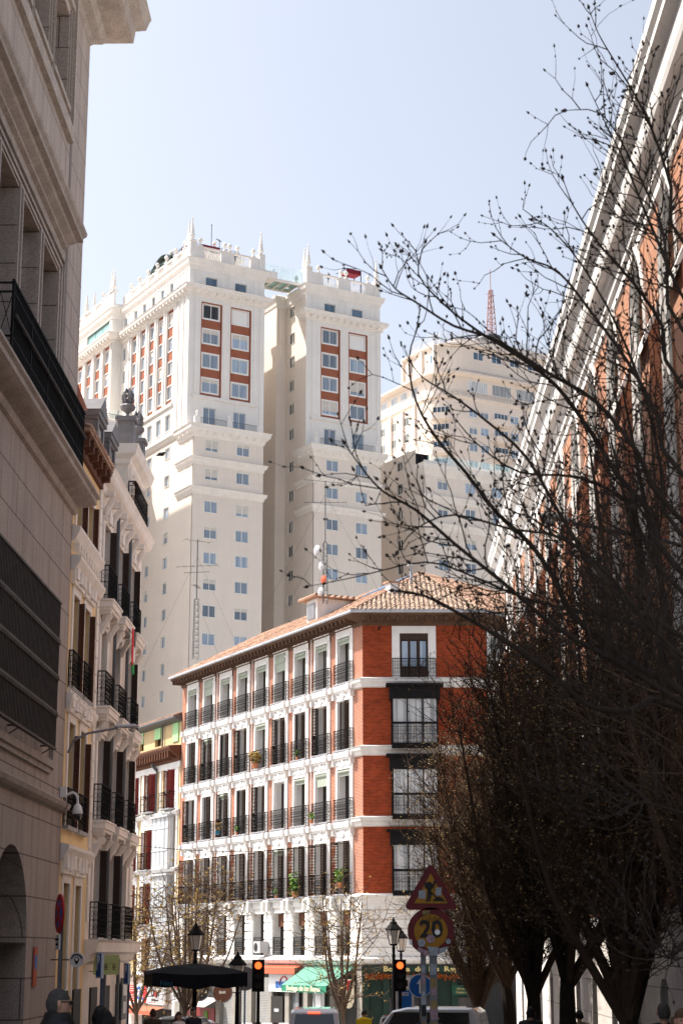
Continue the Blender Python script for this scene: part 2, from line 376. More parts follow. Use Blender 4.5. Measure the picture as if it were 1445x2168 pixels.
# ------------------------------------------------------------------ big hotel towers
A_T = 59.2; RZT = azr(A_T); OT = Vector((-24.683, 230, 0))
XT = Vector((math.sin(R(A_T)), math.cos(R(A_T)), 0)); YT = Vector((-XT.y, XT.x, 0))
def TP(x, y, z=0): return OT + XT * x + YT * y + Vector((0, 0, z))
LF = R(-90)      # local rotation of the left (x=0) facade: its own x runs from far to near
PROF_MAIN = [(0, 90.1), (.18, 90.15), (.22, 90.5), (.62, 90.75), (.95, 90.9), (1.0, 91.25), (1.12, 91.4), (.1, 91.55), (0, 91.55)]
PROF_TOP = [(0, 93.9), (.12, 94.0), (.18, 94.4), (.45, 94.7), (.55, 95.1), (.72, 95.4), (.1, 95.55), (0, 95.55)]
PROF_MID = [(0, 69.1), (.15, 69.2), (.22, 69.55), (.55, 69.9), (.75, 70.1), (.8, 70.5), (.95, 70.7), (.1, 70.8), (0, 70.8)]
def prof_s(z): return [(0, z), (.12, z + .05), (.16, z + .35), (.42, z + .6), (.46, z + .85), (.6, z + .98), (.05, z + 1.1), (0, z + 1.1)]
def ball_finial(m, x, y, z):
    m.box(x - .28, x + .28, y - .28, y + .28, z, z + .12); m.lathe([(.24, z + .1), (.13, z + .35), (.1, z + .5), (.2, z + .62), (.33, z + .85), (.33, z + 1.0), (.2, z + 1.22), (.06, z + 1.3)], x, y, 10)
def obelisk(m, x, y, z, h=3.4, s=.42):
    m.box(x - s * 1.1, x + s * 1.1, y - s * 1.1, y + s * 1.1, z, z + .2)
    m.lathe([(s * .6, z + .2), (s * .45, z + .45), (s * .9, z + .7), (s * 1.0, z + .95), (s * .8, z + 1.1), (s * .62, z + 1.9), (s * .66, z + 2.0), (s * .5, z + 2.05), (s * .3, z + 2.75), (s * .34, z + 2.8), (s * .12, z + h - .1)], x, y, 8)
    m.lathe([(.04, z + h - .2), (.12, z + h - .05), (.12, z + h + .12), (.03, z + h + .25)], x, y, 6)
def parapet(m, x0, x1, y, z0, z1, gaps, solid_t=.3, rot=None):
    """parapet along local x at y, balustrades in the gaps"""
    cur = x0
    for a, b in gaps + [(x1, x1)]:
        if a > cur: m.box(cur, a, y, y + solid_t, z0, z1)
        if b > a:
            m.box(a, b, y, y + solid_t, z0, z0 + .35); m.box(a, b, y - .03, y + solid_t + .03, z1 - .22, z1 - .003)
            n = max(2, int((b - a) / .3))
            for k in range(n):
                x = a + (k + .5) * (b - a) / n
                m.lathe([(.06, z0 + .35), (.1, z0 + .5), (.1, z0 + .65), (.045, z1 - .5), (.08, z1 - .2)], x, y + solid_t / 2, 6)
        cur = b
ROWS = [68.82, 64.84, 60.32, 56.78, 53.29, 49.75, 46.15, 42.4, 38.7, 35.1, 31.6, 28.1, 24.6]
PW = [(87.05, 1.98), (83.45, 1.95), (79.92, 1.95), (76.35, 1.95)]
def tower_front(t, W, WL, pr, c1, c2, lx, zmin, name):
    """front (y=0) of a tower: white upper block with two brick panels, set back behind a projecting lower block"""
    p1 = (c1, c1 + 3.18, 75.8, 89.35); p2 = (c2, c2 + 3.17, 75.8, 89.35)
    bw = [(c1 + .55, c1 + 2.45, 71.0, 74.1), (c2 + .6, c2 + 2.5, 71.0, 74.1)]
    aw = [(c1 + .55, c1 + 2.4, 91.75, 93.1), (c2 + .55, c2 + 2.4, 91.75, 93.1)]
    f = MB(); f.facade(0, W, 70, 95.5, [p1, p2] + bw + aw, .3)
    f.box(-.1, .55, -.1, .1, 70.9, 90.1); f.box(W - .55, W + .1, -.1, .1, 70.9, 90.1)       # pilaster strips
    mid = (c1 + 3.18 + c2) / 2; f.box(mid - .42, mid + .42, -.07, .1, 76.1, 90.1); f.box(.9, 1.5, -.07, .1, 76.1, 90.1) if c1 > 1.7 else None
    f.box(W - 1.55, W - .95, -.07, .1, 76.1, 90.1)
    for x in (0.25, 1.2, mid - .55, mid + .55, W - 1.3, W - .3): f.box(x - .35, x + .35, -.06, .1, 91.6, 93.9)
    f.build('upper_wall', 'tower_white', t)
    for p in (p1, p2): b = MB(); b.facade(p[0] - .01, p[1] + .01, p[2], p[3], [(p[0] + .37, p[0] + 2.75, z, z + h) for z, h in PW], .12, y=.2); b.build('brick_panel', 'tower_brick', t)
    for p in (p1, p2):
        for z, h in PW:
            if p is p2 and z == 87.05:
                window(t, (p[0] + .37, .22, z), 2.38, h, y=.02, trim=.2, pane='white_frame', mull=0)
            else: window(t, (p[0] + .37, .22, z), 2.38, h, y=.02, trim=.2, pane='pane_dark' if (z == 87.05 and name == 1) else 'pane_curtain')
    for p in (p1, p2):
        s_ = MB(); s_.box(p[0] - .02, p[0] + .1, -.004, .12, 75.8, 89.35); s_.box(p[1] - .1, p[1] + .02, -.004, .12, 75.8, 89.35); s_.box(p[0] + .1, p[1] - .1, -.004, .12, 89.2, 89.35)
        s_.build('panel_border', 'tower_brick', t)
    for o in bw: window(t, (o[0], 0, o[2]), o[1] - o[0], o[3] - o[2], trim=.12, rail=0)
    for o in aw: window(t, (o[0], 0, o[2]), o[1] - o[0], o[3] - o[2], mull=0, trim=.14, pane='pane_blue')
    # ledge under the panels, small dentils
    l = MB(); l.box(.6, W - .8, -.22, .05, 75.35, 75.62); l.box(.75, W - .95, -.14, .05, 75.2, 75.35)
    l.build('ledge', 'tower_trim', t)
    low = MB(); ops = [(lx[i], lx[i] + 1.9, z - 1.58, z) for z in ROWS if z > zmin for i in (0, 1)]
    low.facade(0, WL, -4, 70.6, ops, .22, y=-pr); low.build('lower_wall', 'tower_cream', t)
    for o in ops: window(t, (o[0], -pr, o[2]), 1.9, 1.58, y=.08, trim=.07)
    sd_ = MB(); sd_.box(.02, WL - .02, -pr + .35, .5, -4, 70.5)
    sd_.build('lower_block', 'tower_cream', t)
    tr = MB(); tr.box(-.05, WL + .05, -pr - .02, 0, 70.6, 70.95)
    # terrace parapet piers and railing
    for x in (0.1, (lx[0] + 1.9 + lx[1]) / 2 - .1, WL - .9): tr.box(x, x + .8, -pr, -pr + .3, 70.9, 71.95)
    for x in (.5, (lx[0] + 1.9 + lx[1]) / 2 + .3, WL - .5): tr.lathe([(.16, 71.95), (.1, 72.15), (.22, 72.4), (.22, 72.6), (.05, 72.8)], x, -pr + .15, 8)
    tr.build('terrace', 'tower_trim', t)
    rl = MB(); rl.box(.9, WL - .9, -pr + .12, -pr + .16, 71.85, 71.9)
    for k in range(int((WL - 1.8) / .16)): rl.box(.9 + k * .16, .93 + k * .16, -pr + .13, -pr + .155, 70.95, 71.85)
    rl.build('railing', 'iron_grey', t)
    return low
def cornices(t, W, WL, pr, back, top_path=None):
    c = MB(); P = top_path or [(0, back), (0, 0), (W, 0), (W, 5)]
    c.sweep(P, PROF_MAIN); c.sweep(P, PROF_TOP)
    m = MB()
    for (x0, y0), (x1, y1) in zip(P, P[1:]):
        L = math.hypot(x1 - x0, y1 - y0); n = max(1, int(L / 1.05)); dx, dy = (x1 - x0) / L, (y1 - y0) / L
        for k in range(n):
            s_ = (k + .5) * L / n; px, py = x0 + dx * s_, y0 + dy * s_; nx, ny = dy, -dx
            q = [(px - dx * .14, py - dy * .14), (px + dx * .14, py + dy * .14), (px + dx * .14 + nx * .85, py + dy * .14 + ny * .85), (px - dx * .14 + nx * .85, py - dy * .14 + ny * .85)]
            m.prism(q, 90.42, 90.86)
    c.mesh(m.v, m.f); c.build('cornice', 'tower_trim', t)
    wr = MB(); Q = [(0, 2.6), (0, -pr), (WL, -pr), (WL, 0)]
    wr.sweep(Q, PROF_MID); wr.sweep(Q, prof_s(65.2)); wr.sweep(Q, prof_s(61.1))
    for k in range(int(WL / 1.2)):
        x = .6 + k * 1.2; wr.box(x - .13, x + .13, -pr - .6, -pr + .1, 69.55, 69.9)
    for y in (-pr + .8, -pr + 2.2, -pr + 3.6): wr.box(-.6, .1, y - .13, y + .13, 69.55, 69.9)
    wr.build('lower_cornice', 'tower_trim', t)

# --- left tower
T1 = thing('tower_building', 'left white tower with brick panels on two sides and a green canopy on its roof', 'tower', OT, RZT)
tower_front(T1, 11.5, 10.5, 2.3, 1.84, 6.37, (1.75, 6.45), 33, 1)
D1 = 23.9
cornices(T1, 11.5, 10.5, 2.3, D1, [(-1.5, 42), (-1.5, D1), (0, D1), (0, 0), (11.5, 0), (11.5, 12)])
# left facade: own frame, x' = D1 - y
lw = MB(); cols = [5.35, 8.5, 11.6, 14.75, 17.95]
pan = [(D1 - c - 2.2, D1 - c, 75.9, 89.9) for c in cols]
aw = [(D1 - y - 1.15, D1 - y, 91.9, 93.75) for y in (5.5, 8.65, 11.8, 15.0, 18.2, 21.9)]
ncw = [(D1 - 23.3, D1 - 22.1, z, z + 1.95) for z, _ in PW]
lo = [(D1 - y - 1.5, D1 - y, z - .95, z + .6) for z in ROWS if z > 33 for y in (5.4, 11.6)]
mw = [(D1 - c - 1.8, D1 - c - .2, 71.9, 74.3) for c in cols]
lw.facade(0, D1, 70.6, 95.5, pan + aw + ncw + mw, .45)
for c in [3.6] + [x - .55 for x in cols[1:]] + [20.7]: lw.box(D1 - c - .55, D1 - c + .02, -.12, .1, 76, 90.1)
for y in (.3, 1.7, 3.3): lw.box(D1 - y - .7, D1 - y, -.12, .1, 70.9, 90.1)
for y in (1, 3.4, 7.5, 10.6, 13.8, 16.9, 20.2): lw.box(D1 - y - .5, D1 - y, -.1, .1, 91.6, 93.9)
lw.box(D1 - 22, D1 - 4.8, -.25, .1, 75.3, 75.65)
lw.sweep([(0, 0), (D1 - 2.7, 0)], [(0, 70.2), (.3, 70.4), (.5, 70.7), (0, 70.9)])
lw.build('side_wall', 'tower_white', T1, (0, D1, 0), LF)
l2 = MB(); l2.facade(0, D1, -4, 70.6, lo, .25); l2.build('side_wall', 'tower_cream', T1, (0, D1, 0), LF)
for p in pan: bp = MB(); bp.facade(p[0] - .01, p[1] + .01, p[2], p[3], [(p[0] + .25, p[1] - .25, z + .35, z + 2.2) for z, h in PW], .15, y=.28); bp.build('brick_panel', 'tower_brick', T1, (0, D1, 0), LF)
def lwin(o, **k): window(T1, facepos((0, D1, 0), LF, o[0], o[2]) if not k.get('dy') else (k['dy'], D1 - o[0], o[2]), o[1] - o[0], o[3] - o[2], rz=LF, **{a: b for a, b in k.items() if a != 'dy'})
for p in pan:
    for z, h in PW: lwin((p[0] + .25, p[1] - .25, z + .35, z + 2.2), dy=.28, y=.05, trim=.15)
for o in aw + ncw + mw: lwin(o, mull=0 if o in aw else 1, pane='pane_blue' if o in aw else 'pane_curtain', trim=.1)
for o in lo: lwin(o, trim=.07, y=.14)
# wing at the back of the left side
wg = MB(); wcols = [25.0, 28.6, 32.2, 35.8]
wp = [(42 - c - 2.2, 42 - c, 75.9, 90.1) for c in wcols]
wg.facade(0, 42 - D1, 60, 96.4, wp + [(42 - 34.2, 42 - 25.2, 92.6, 95.0)], .45)
for c in wcols: wg.box(42 - c - 3.0, 42 - c - 2.3, -.1, .1, 76, 90.1)
wg.build('wing_wall', 'tower_white', T1, (-1.5, 42, 0), LF)
ws = MB(); ws.box(-1.5, 0, D1, D1 + .5, 60, 96.3); ws.build('wing_end', 'tower_white', T1)
gw = MB()
for k in range(3): gw.box(42 - 34.15 + k * 3, 42 - 31.3 + k * 3, .2, .25, 92.65, 94.95)
gw.build('wing_glazing', 'glass_green', T1, (-1.5, 42, 0), LF)
for p in wp: bp = MB(); bp.facade(p[0] - .01, p[1] + .01, p[2], p[3], [(p[0] + .25, p[1] - .25, z + .5, z + 2.35) for z, h in PW], .15, y=.28); bp.build('brick_panel', 'tower_brick', T1, (-1.5, 42, 0), LF)
for p in wp:
    for z, h in PW: window(T1, (-1.22, 42 - p[0] - .25, z + .5), p[1] - p[0] - .5, 1.85, rz=LF, y=.05, trim=.15)
# lower terraced wing that stands out to the left
lg = MB(); lg.box(-12.5, -.6, 18.9, 60, -4, 76.4); lg.box(-.62, -.05, 18.9, 30, -4, 76.3); lg.build('low_wing', 'tower_cream', T1)
lg = MB(); lg.box(-36, -22, 6, 52, -4, 100); lg.sweep([(-36, 6), (-22, 6), (-22, 52)], [(0, 99), (.6, 99.6), (.9, 100), (0, 100.3)]); lg.build('unseen_shadow_block', 'tower_cream', T1)  # unseen block added, sized for the shadow it throws on the side wall
lc = MB(); lc.sweep([(-12.5, 50), (-12.5, 18.9), (-.1, 18.9)], [(0, 75), (.2, 75.2), (.5, 75.9), (.6, 76.3), (0, 76.6)])
lc.box(-7.6, -7.0, 18.8, 19.3, 76.4, 77.6); ball_finial(lc, -7.3, 19.05, 77.5)
lc.build('low_wing_cornice', 'tower_trim', T1)
gr = MB(); gr.box(-6.9, -.3, 19.3, 19.34, 76.5, 77.9); gr.build('glass_railing', 'glass_clear', T1)
gr = MB()
for k in range(40): gr.box(-6.9 + k * .165, -6.87 + k * .165, 19.05, 19.08, 76.5, 77.3)
gr.box(-6.9, -.3, 19.04, 19.09, 77.3, 77.36)
for k in range(3): gr.box(-4.4 + k * 2.2, -4.32 + k * 2.2, 19.1, 19.18, 76.5, 78)
gr.build('railing', 'iron_grey', T1)
# core, roof, parapet
co = MB(); co.box(.7, 11.5, .5, D1 + 17, -4, 95.4); co.box(-.9, .71, D1 + .4, D1 + 17, 60, 95.3); co.build('core', 'tower_cream', T1)
pp = MB(); parapet(pp, -.05, 11.5, 0, 95.4, 97.5, [(2.0, 4.75), (6.65, 9.35)])
pp.box(-.12, .9, -.12, .9, 95.4, 98.0); pp.box(10.7, 11.6, -.12, .8, 95.4, 98.0)
for x in (.28,): obelisk(pp, x, .2, 98)
obelisk(pp, .3, 1.25, 97.9); obelisk(pp, 11.1, .3, 98)
for x in (1.55, 5.3, 6.1, 9.8): ball_finial(pp, x, .15, 97.5)
pp.build('parapet', 'tower_trim', T1)
pp = MB(); gaps = [(D1 - 20.5 + k * 3.15, D1 - 20.5 + k * 3.15 + 1.9) for k in range(6)]
parapet(pp, 0, D1, 0, 95.4, 97.5, gaps)
for k in range(7): ball_finial(pp, D1 - 21.1 + k * 3.15, .15, 97.5)
pp.build('parapet', 'tower_trim', T1, (0, D1, 0), LF)
pp = MB(); parapet(pp, 0, 42 - D1, 0, 96.2, 98.2, [(3, 5.2), (7, 9.2), (11, 13.2)])
for x, h in ((17.5, 3.4), (16.6, 3.4)): obelisk(pp, x, .3, 98.3, h)
obelisk(pp, 6.5, .3, 98.1, 3.2); obelisk(pp, 9.6, .3, 98.1, 2.4, .3); ball_finial(pp, 13.7, .15, 98.2)
pp.build('parapet', 'tower_trim', T1, (-1.5, 42, 0), LF)
pe = MB(); pe.box(2.5, 10.5, 6, 15, 95.4, 99.2); pe.sweep([(2.5, 15), (2.5, 6), (10.5, 6), (10.5, 15)], [(0, 98.6), (.5, 98.9), (.6, 99.3), (0, 99.5)])
for x, y in ((2.7, 6.2), (2.7, 12.5), (6.6, 6.2), (10.3, 6.2)): pe.box(x - .4, x + .4, y - .4, y + .4, 99.3, 100.2); ball_finial(pe, x, y, 100.2)
pe.build('roof_house', 'tower_trim', T1)
pr_ = MB()
for x0, y0, x1, y1 in ((2.5, 14.5, 2.5, 6), (2.5, 6, 10.4, 6)):
    L = math.hypot(x1 - x0, y1 - y0); n = int(L / .2)
    for k in range(n + 1):
        x, y = x0 + (x1 - x0) * k / n, y0 + (y1 - y0) * k / n; pr_.box(x - .015, x + .015, y - .015, y + .015, 99.5, 100.5)
    pr_.tube([(x0, y0, 100.5), (x1, y1, 100.5)], .03, 4)
pr_.build('railing', 'iron_grey', T1)
# things standing on the left tower's roof
cn = thing('canopy', 'dark green arched canopy over the terrace on the left tower roof', 'canopy', TP(0, 0), RZT)
cm = MB()
pts = [(1.2, 96.9 + 2.0)]
for k in range(9):
    a = k / 8; y = 7.5 + a * 6.5
for k in range(8):
    y0, y1 = 8 + k * .9, 8.9 + k * .9; z0, z1 = 98.6 + 1.3 * math.sin(PI * k / 8), 98.6 + 1.3 * math.sin(PI * (k + 1) / 8)
    cm.mesh([(.6, y0, z0), (3.4, y0, z0 + .3), (3.4, y1, z1 + .3), (.6, y1, z1), (.6, y0, z0 - .1), (3.4, y0, z0 + .2), (3.4, y1, z1 + .2), (.6, y1, z1 - .1)], [(0, 1, 2, 3), (7, 6, 5, 4), (0, 3, 7, 4), (1, 5, 6, 2), (0, 4, 5, 1), (3, 2, 6, 7)])
cm.box(.55, .6, 8, 15.2, 98.2, 98.65); cm.build('cover', 'shop_green', cn)
for x in (.7, 3.3):
    for y in (8.1, 11.6, 15.1): cp = MB(); cp.box(x - .05, x + .05, y - .05, y + .05, 95.6, 99); cp.build('post', 'iron', cn)
for (x0, x1, y0, y1, z, nm) in ((.8, 2.6, 3.2, 5.0, 98.6, 'second red awning from the corner of the left tower roof'), (4.2, 7.2, 5.6, 7.2, 100.3, 'long red awning above the white roof house of the left tower')):
    aw_ = thing('awning', nm, 'awning', TP(0, 0), RZT, 'red awnings on the tower roofs'); a = MB(); a.box(x0, x1, y0, y1, z, z + .08); a.box(x0, x1, y0 - .02, y0, z - .5, z + .08); a.build('cloth', 'cloth_crimson', aw_)
    
    for x in (x0 + .05, x1 - .05):
        for y in (y0 + .05, y1 - .05): a = MB(); a.box(x - .04, x + .04, y - .04, y + .04, z - 3 if z < 99 else z - 1, z); a.build('post', 'iron', aw_)
for n_, x, y, z, h, lb in (('mast', 5.9, 5.8, 99.4, 4.2, 'tall thin pole mast above the left tower roof'), ('antenna', 8.0, 7.5, 99.4, 3.1, 'short aerial with a small head right of the pole mast on the left tower')):
    a = MB(); a.tube([(x, y, z), (x, y, z + h)], .045, 5)
    if n_ == 'antenna':
        a.tube([(x - .5, y, z + h), (x + .3, y, z + h - .25)], .05, 4)
        for q in range(4): a.tube([(x - .45 + q * .22, y - .25, z + h - q * .06), (x - .45 + q * .22, y + .25, z + h - q * .06)], .02, 3)
    else: a.lathe([(.03, z + h), (.09, z + h + .1), (.02, z + h + .25)], x, y, 6)
    tag(a.build(n_, 'iron', None, TP(0, 0), RZT), lb, n_)

# --- right tower
X2, Y2 = 18.8, .7
O2 = TP(X2, Y2)
T2 = thing('tower_building', 'white tower right of the footbridge, brick panels only on its front face', 'tower', O2, RZT)
tower_front(T2, 12.2, 10.9, 2.3, 2.35, 6.95, (2.0, 6.75), 44, 2)
cornices(T2, 12.2, 10.9, 2.3, 1.6, [(0, 1.6), (0, 0), (12.2, 0), (12.2, 9)])
sw = MB(); so_ = [(8.5 - 5.2, 8.5 - 3.6, z - .9, z + .7) for z in (92.6, 88.5, 84.9, 81.3, 77.8, 74, 69.2) + tuple(ROWS[1:9])]
sw.facade(0, 8.5, -4, 95.4, so_, .2); sw.build('side_wall', 'tower_cream', T2, (0, 8.5, 0), LF)
for o in so_: window(T2, (0, 8.5 - o[0], o[2]), 1.6, 1.6, rz=LF, y=.1, trim=.06, pane='pane_curtain_dark')
nb = MB(); nb.box(-1.6, .3, 6.2, 30, -4, 94.6); nb.box(.3, 12.1, .4, 30, -4, 95.3); nb.build('core', 'tower_cream', T2)
nc = MB(); nc.sweep([(-1.6, 30), (-1.6, 6.2), (0, 6.2), (0, .9)], [(0, 93.6), (.15, 93.8), (.25, 94.3), (.55, 94.8), (.6, 95.2), (0, 95.5)])
nc.build('side_cornice', 'tower_trim', T2); nc = MB(); nc.box(-1.25, -.35, 6.1, 6.3, 88, 93.4); nc.build('vent_panel', 'tower_cream', T2)
pp = MB(); parapet(pp, 0, 12.2, 0, 95.4, 97.5, [(2.6, 5.2), (7.2, 9.8)])
pp.box(-.1, .9, -.1, .9, 95.4, 98.0); pp.box(11.4, 12.3, -.1, .8, 95.4, 98.0)
obelisk(pp, .3, .2, 98); obelisk(pp, .3, 1.3, 97.9); obelisk(pp, 11.85, .3, 98)
for x in (2.0, 5.75, 6.6, 10.3): ball_finial(pp, x, .15, 97.5)
pp.build('parapet', 'tower_trim', T2)
aw_ = thing('awning', 'red slanted awning on the roof of the right tower', 'awning', O2, RZT, 'red awnings on the tower roofs')
a = MB(); a.mesh([(7.6, 1.5, 99.9), (9.9, 1.5, 99.9), (9.9, 3.4, 99.4), (7.6, 3.4, 99.4), (7.6, 1.5, 99.2), (9.9, 1.5, 99.2), (9.9, 3.4, 99.3), (7.6, 3.4, 99.3)], [(0, 1, 2, 3), (7, 6, 5, 4), (0, 4, 5, 1), (3, 2, 6, 7), (0, 3, 7, 4), (1, 5, 6, 2)]); a.build('cloth', 'cloth_crimson', aw_)
a = MB(); [a.box(x - .05, x + .05, y - .05, y + .05, 95.5, 99.9 if y < 2 else 99.3) for x in (7.6, 9.9) for y in (1.48, 3.4)]; a.tube([(6.2, 2.4, 99.0), (7.6, 1.6, 99.9), (9.9, 1.6, 99.9)], .06, 4); a.build('frame', 'iron', aw_)
# roof flat behind the bridge, glass footbridge
fb = thing('footbridge', 'glass floored footbridge with clear railings joining the two tower roofs', 'footbridge', TP(0, 0), RZT)
a = MB(); a.box(11.3, 18.9, 2.2, 2.5, 95.6, 96.0); a.box(11.3, 18.9, 5.6, 5.9, 95.6, 96.0)
for k in range(6): a.box(11.6 + k * 1.35, 11.75 + k * 1.35, 2.5, 5.6, 95.65, 95.9)
a.box(11.3, 13.6, -.1, 2.0, 94.9, 95.9); a.build('deck_beam', 'tower_trim', fb)
a = MB(); a.box(11.5, 18.8, 2.52, 5.58, 95.9, 95.98); a.build('glass_floor', 'glass_green', fb)
a = MB()
for k in range(4): a.box(11.6 + k * 1.8, 13.35 + k * 1.8, 2.3, 2.33, 96.0, 98.0)
a.build('glass_railing', 'glass_clear', fb)
pa = thing('roof_pavilion', 'small white roof pavilion with dark glass seen under the footbridge', 'pavilion', TP(0, 0), RZT)
a = MB(); a.box(15.6, 20, 16, 24, 94, 99.0); a.build('wall', 'tower_trim', pa); a = MB(); a.box(15.57, 15.6, 16.4, 20, 95, 98.4); a.box(16.4, 18.8, 15.95, 16, 95, 98); a.build('glazing', 'pane_dark', pa)

# --- third wing, right of the right tower, shorter
O3 = TP(37.6, 1.6)
T3 = thing('tower_building', 'cream wing with a roof terrace, lowest of the hotel blocks, behind the bare branches', 'tower', O3, RZT)
a = MB(); ops = [(x, x + 1.75, z - 1.58, z) for z in ROWS[:8] for x in (2.3, 7.1, 11.9)]
a.facade(0, 16, -4, 70.6, ops, .22, y=-2.3); a.build('wall', 'tower_cream', T3)
for o in ops: window(T3, (o[0], -2.3, o[2]), 1.75, 1.58, y=.08, trim=.07)
a = MB(); so_ = [(14 - 5.2, 14 - 3.6, z - 1.2, z + .4) for z in ROWS[:8]] + [(14 - 5.2, 14 - 3.6, 71.2, 72.6)]
a.facade(0, 14, -4, 73.5, so_, .2); a.build('side_wall', 'tower_cream', T3, (0, 14, 0), LF)
for o in so_: window(T3, (0, 14 - o[0], o[2]), 1.6, o[3] - o[2], rz=LF, y=.1, trim=.06, pane='pane_curtain_dark')
a = MB(); a.box(.02, 15.98, -2.0, .5, -4, 70.5); a.box(.3, 20, .4, 40, -4, 71); a.build('core', 'tower_cream', T3)
a = MB(); Q = [(0, 2.6), (0, -2.3), (16, -2.3), (16, 0)]
a.sweep(Q, PROF_MID); a.sweep(Q, prof_s(65.2)); a.sweep(Q, prof_s(61.1)); a.box(-.02, 16, -2.3, -2.0, 70.7, 71.4); a.build('cornice', 'tower_trim', T3)
a = MB(); a.box(1.0, 15.8, -1.7, -1.66, 70.8, 72.5); a.build('glass_railing', 'glass_clear', T3)
a = MB(); a.box(.3, .4, 1.5, 5.2, 71, 73.6); a.box(.3, 3.2, 1.4, 1.5, 71, 73.4); a.build('terrace_screen', 'canvas_black', T3)
bx = MB(); obelisk(bx, 5.2, -1.2, 70.8, 2.8); bx.build('pinnacle', 'tower_trim', T3)

# ------------------------------------------------------------------ round-cornered stone skyscraper behind
O4 = Vector((14.732, 330, 0))
T4 = thing('skyscraper', 'beige stone tower with a rounded corner, bulging balconies and a red lattice mast on top', 'tower', O4, RZT)
def arc(x0, y0, r, n=7, W=34, L=30):     # plan: left side, rounded corner, front
    return [(x0, y0 + L)] + [(x0 + r - r * math.cos(PI / 2 * k / n), y0 + r - r * math.sin(PI / 2 * k / n)) for k in range(n + 1)] + [(x0 + W, y0)]
def blk(m, x0, y0, r, z0, z1, W=34, L=30): p = arc(x0, y0, r, 8, W, L); m.prism(list(reversed(p + [(x0 + W, y0 + L)]))[::-1], z0, z1)
a = MB()
blk(a, -1.5, 0, 6, -4, 107, 40, 24); blk(a, -1.0, 0, 6, 107, 112.4, 40, 24)
blk(a, 0, .5, 6, 112.4, 118.6, 38, 14.5); blk(a, 6, 3.5, 4, 118.6, 121.4, 24, 10)
a.box(-1.4, 10, 22, 30, -4, 105); a.box(-6, -1.2, 23, 40, -4, 99)
a.build('wall', 'torre_stone', T4)
a = MB()
for z, x0, y0, o in ((112.1, -1, 0, 1.3), (118.5, 0, .5, .6), (107.4, -1.5, 0, .35)):
    a.sweep(arc(x0, y0, 6, 8, 38, 27 if z < 118 else 14.5), [(0, z - .3), (o, z), (o, z + .35), (0, z + .45)])
for y in (3.0, 7.5, 12, 14.6): a.box(-.5, .2, y, y + .5, 113, 118.5)
for y in (8, 12.5, 17, 21.5): a.box(-1.95, -1.4, y, y + .6, 99, 107)
a.build('cornice', 'torre_stone', T4)
a = MB()
for z, x0, y0, h, L in ((118.9, .4, .9, 1.0, 13), (119.6, 1.4, 2, 2.4, 12), (112.5, -.8, .2, .9, 22), (107.8, -1.8, -.2, .9, 24)):
    p = arc(x0, y0, 6, 8, 34, L)
    for (xa, ya), (xb, yb) in zip(p, p[1:]):
        n = max(1, int(math.hypot(xb - xa, yb - ya) / .7))
        for q in range(n): x, y = xa + (xb - xa) * q / n, ya + (yb - ya) * q / n; a.box(x - .03, x + .03, y - .03, y + .03, z, z + h)
        for q in range(int(h / .33)): a.tube([(xa, ya, z + h - q * .33), (xb, yb, z + h - q * .33)], .035, 3)
a.build('railing', 'sign_grey', T4)
def cwin(parent, x, y, rz, w_, h_, z, **k): window(parent, (x, y, z), w_, h_, rz=rz, **k)
for k_, z in enumerate([114.2, 115.9][1:]):
    for x in (7.2, 11.6, 16, 20.4): window(T4, (x, .44, z), 2.3, 1.6, y=-.02, pane='pane_blue')
for y in (13, 9, 4.9): window(T4, (-.06, y, 115), 1.5, 1.8, rz=LF, y=-.02, pane='pane_blue')
for x in (5.5, 11.2, 17): window(T4, (x, -.06, 108.9), 4.6, 2.3, y=-.02, mull=0, pane='pane_white_curtain', sill=False)
for y in (22, 18.2, 14.4, 10.4): window(T4, (-1.06, y, 108.9), 2.2, 2.2, rz=LF, y=-.02, mull=0, pane='pane_white_curtain', sill=False)
cx, cy = -1.5 + 6, 6
for z in [103.7, 100.2, 96.7, 93.2, 89.7, 86.2, 82.7]:
    for x in (5.6, 8.3, 15.5, 18.2, 22): window(T4, (x, -.06, z), 1.9, 1.6, y=-.02, pane='pane_curtain')
    for y in (21.5, 17.2, 12.4): window(T4, (-1.56, y, z), 1.6, 1.8, rz=LF, y=-.02, pane='pane_curtain_dark')
    # bulging balconies: one on the rounded corner, one on the front
    for (bx_, by_, ang) in ((cx - 6 * math.sin(R(45)), cy - 6 * math.cos(R(45)), R(-45)), (13.2, 0, 0)):
        b = MB(); pts = [(-2.3, 0), (-1.6, -1.1), (1.6, -1.1), (2.3, 0)]
        b.prism(pts, -.5, 0); b.prism([(x * .85, y * .7) for x, y in pts], -.8, -.5)
        b.prism([(-2.3, .1), (-1.6, -1.1), (1.6, -1.1), (2.3, .1), (2.15, .1), (1.5, -.98), (-1.5, -.98), (-2.15, .1)], 0, .75)
        bo = b.build('balcony', 'torre_stone', T4, (bx_, by_, z - .5), ang)
        window(bo, (-1.6, -.05, .6), 3.2, 1.6, y=-.03, mull=3, pane='pane_blue', sill=False)
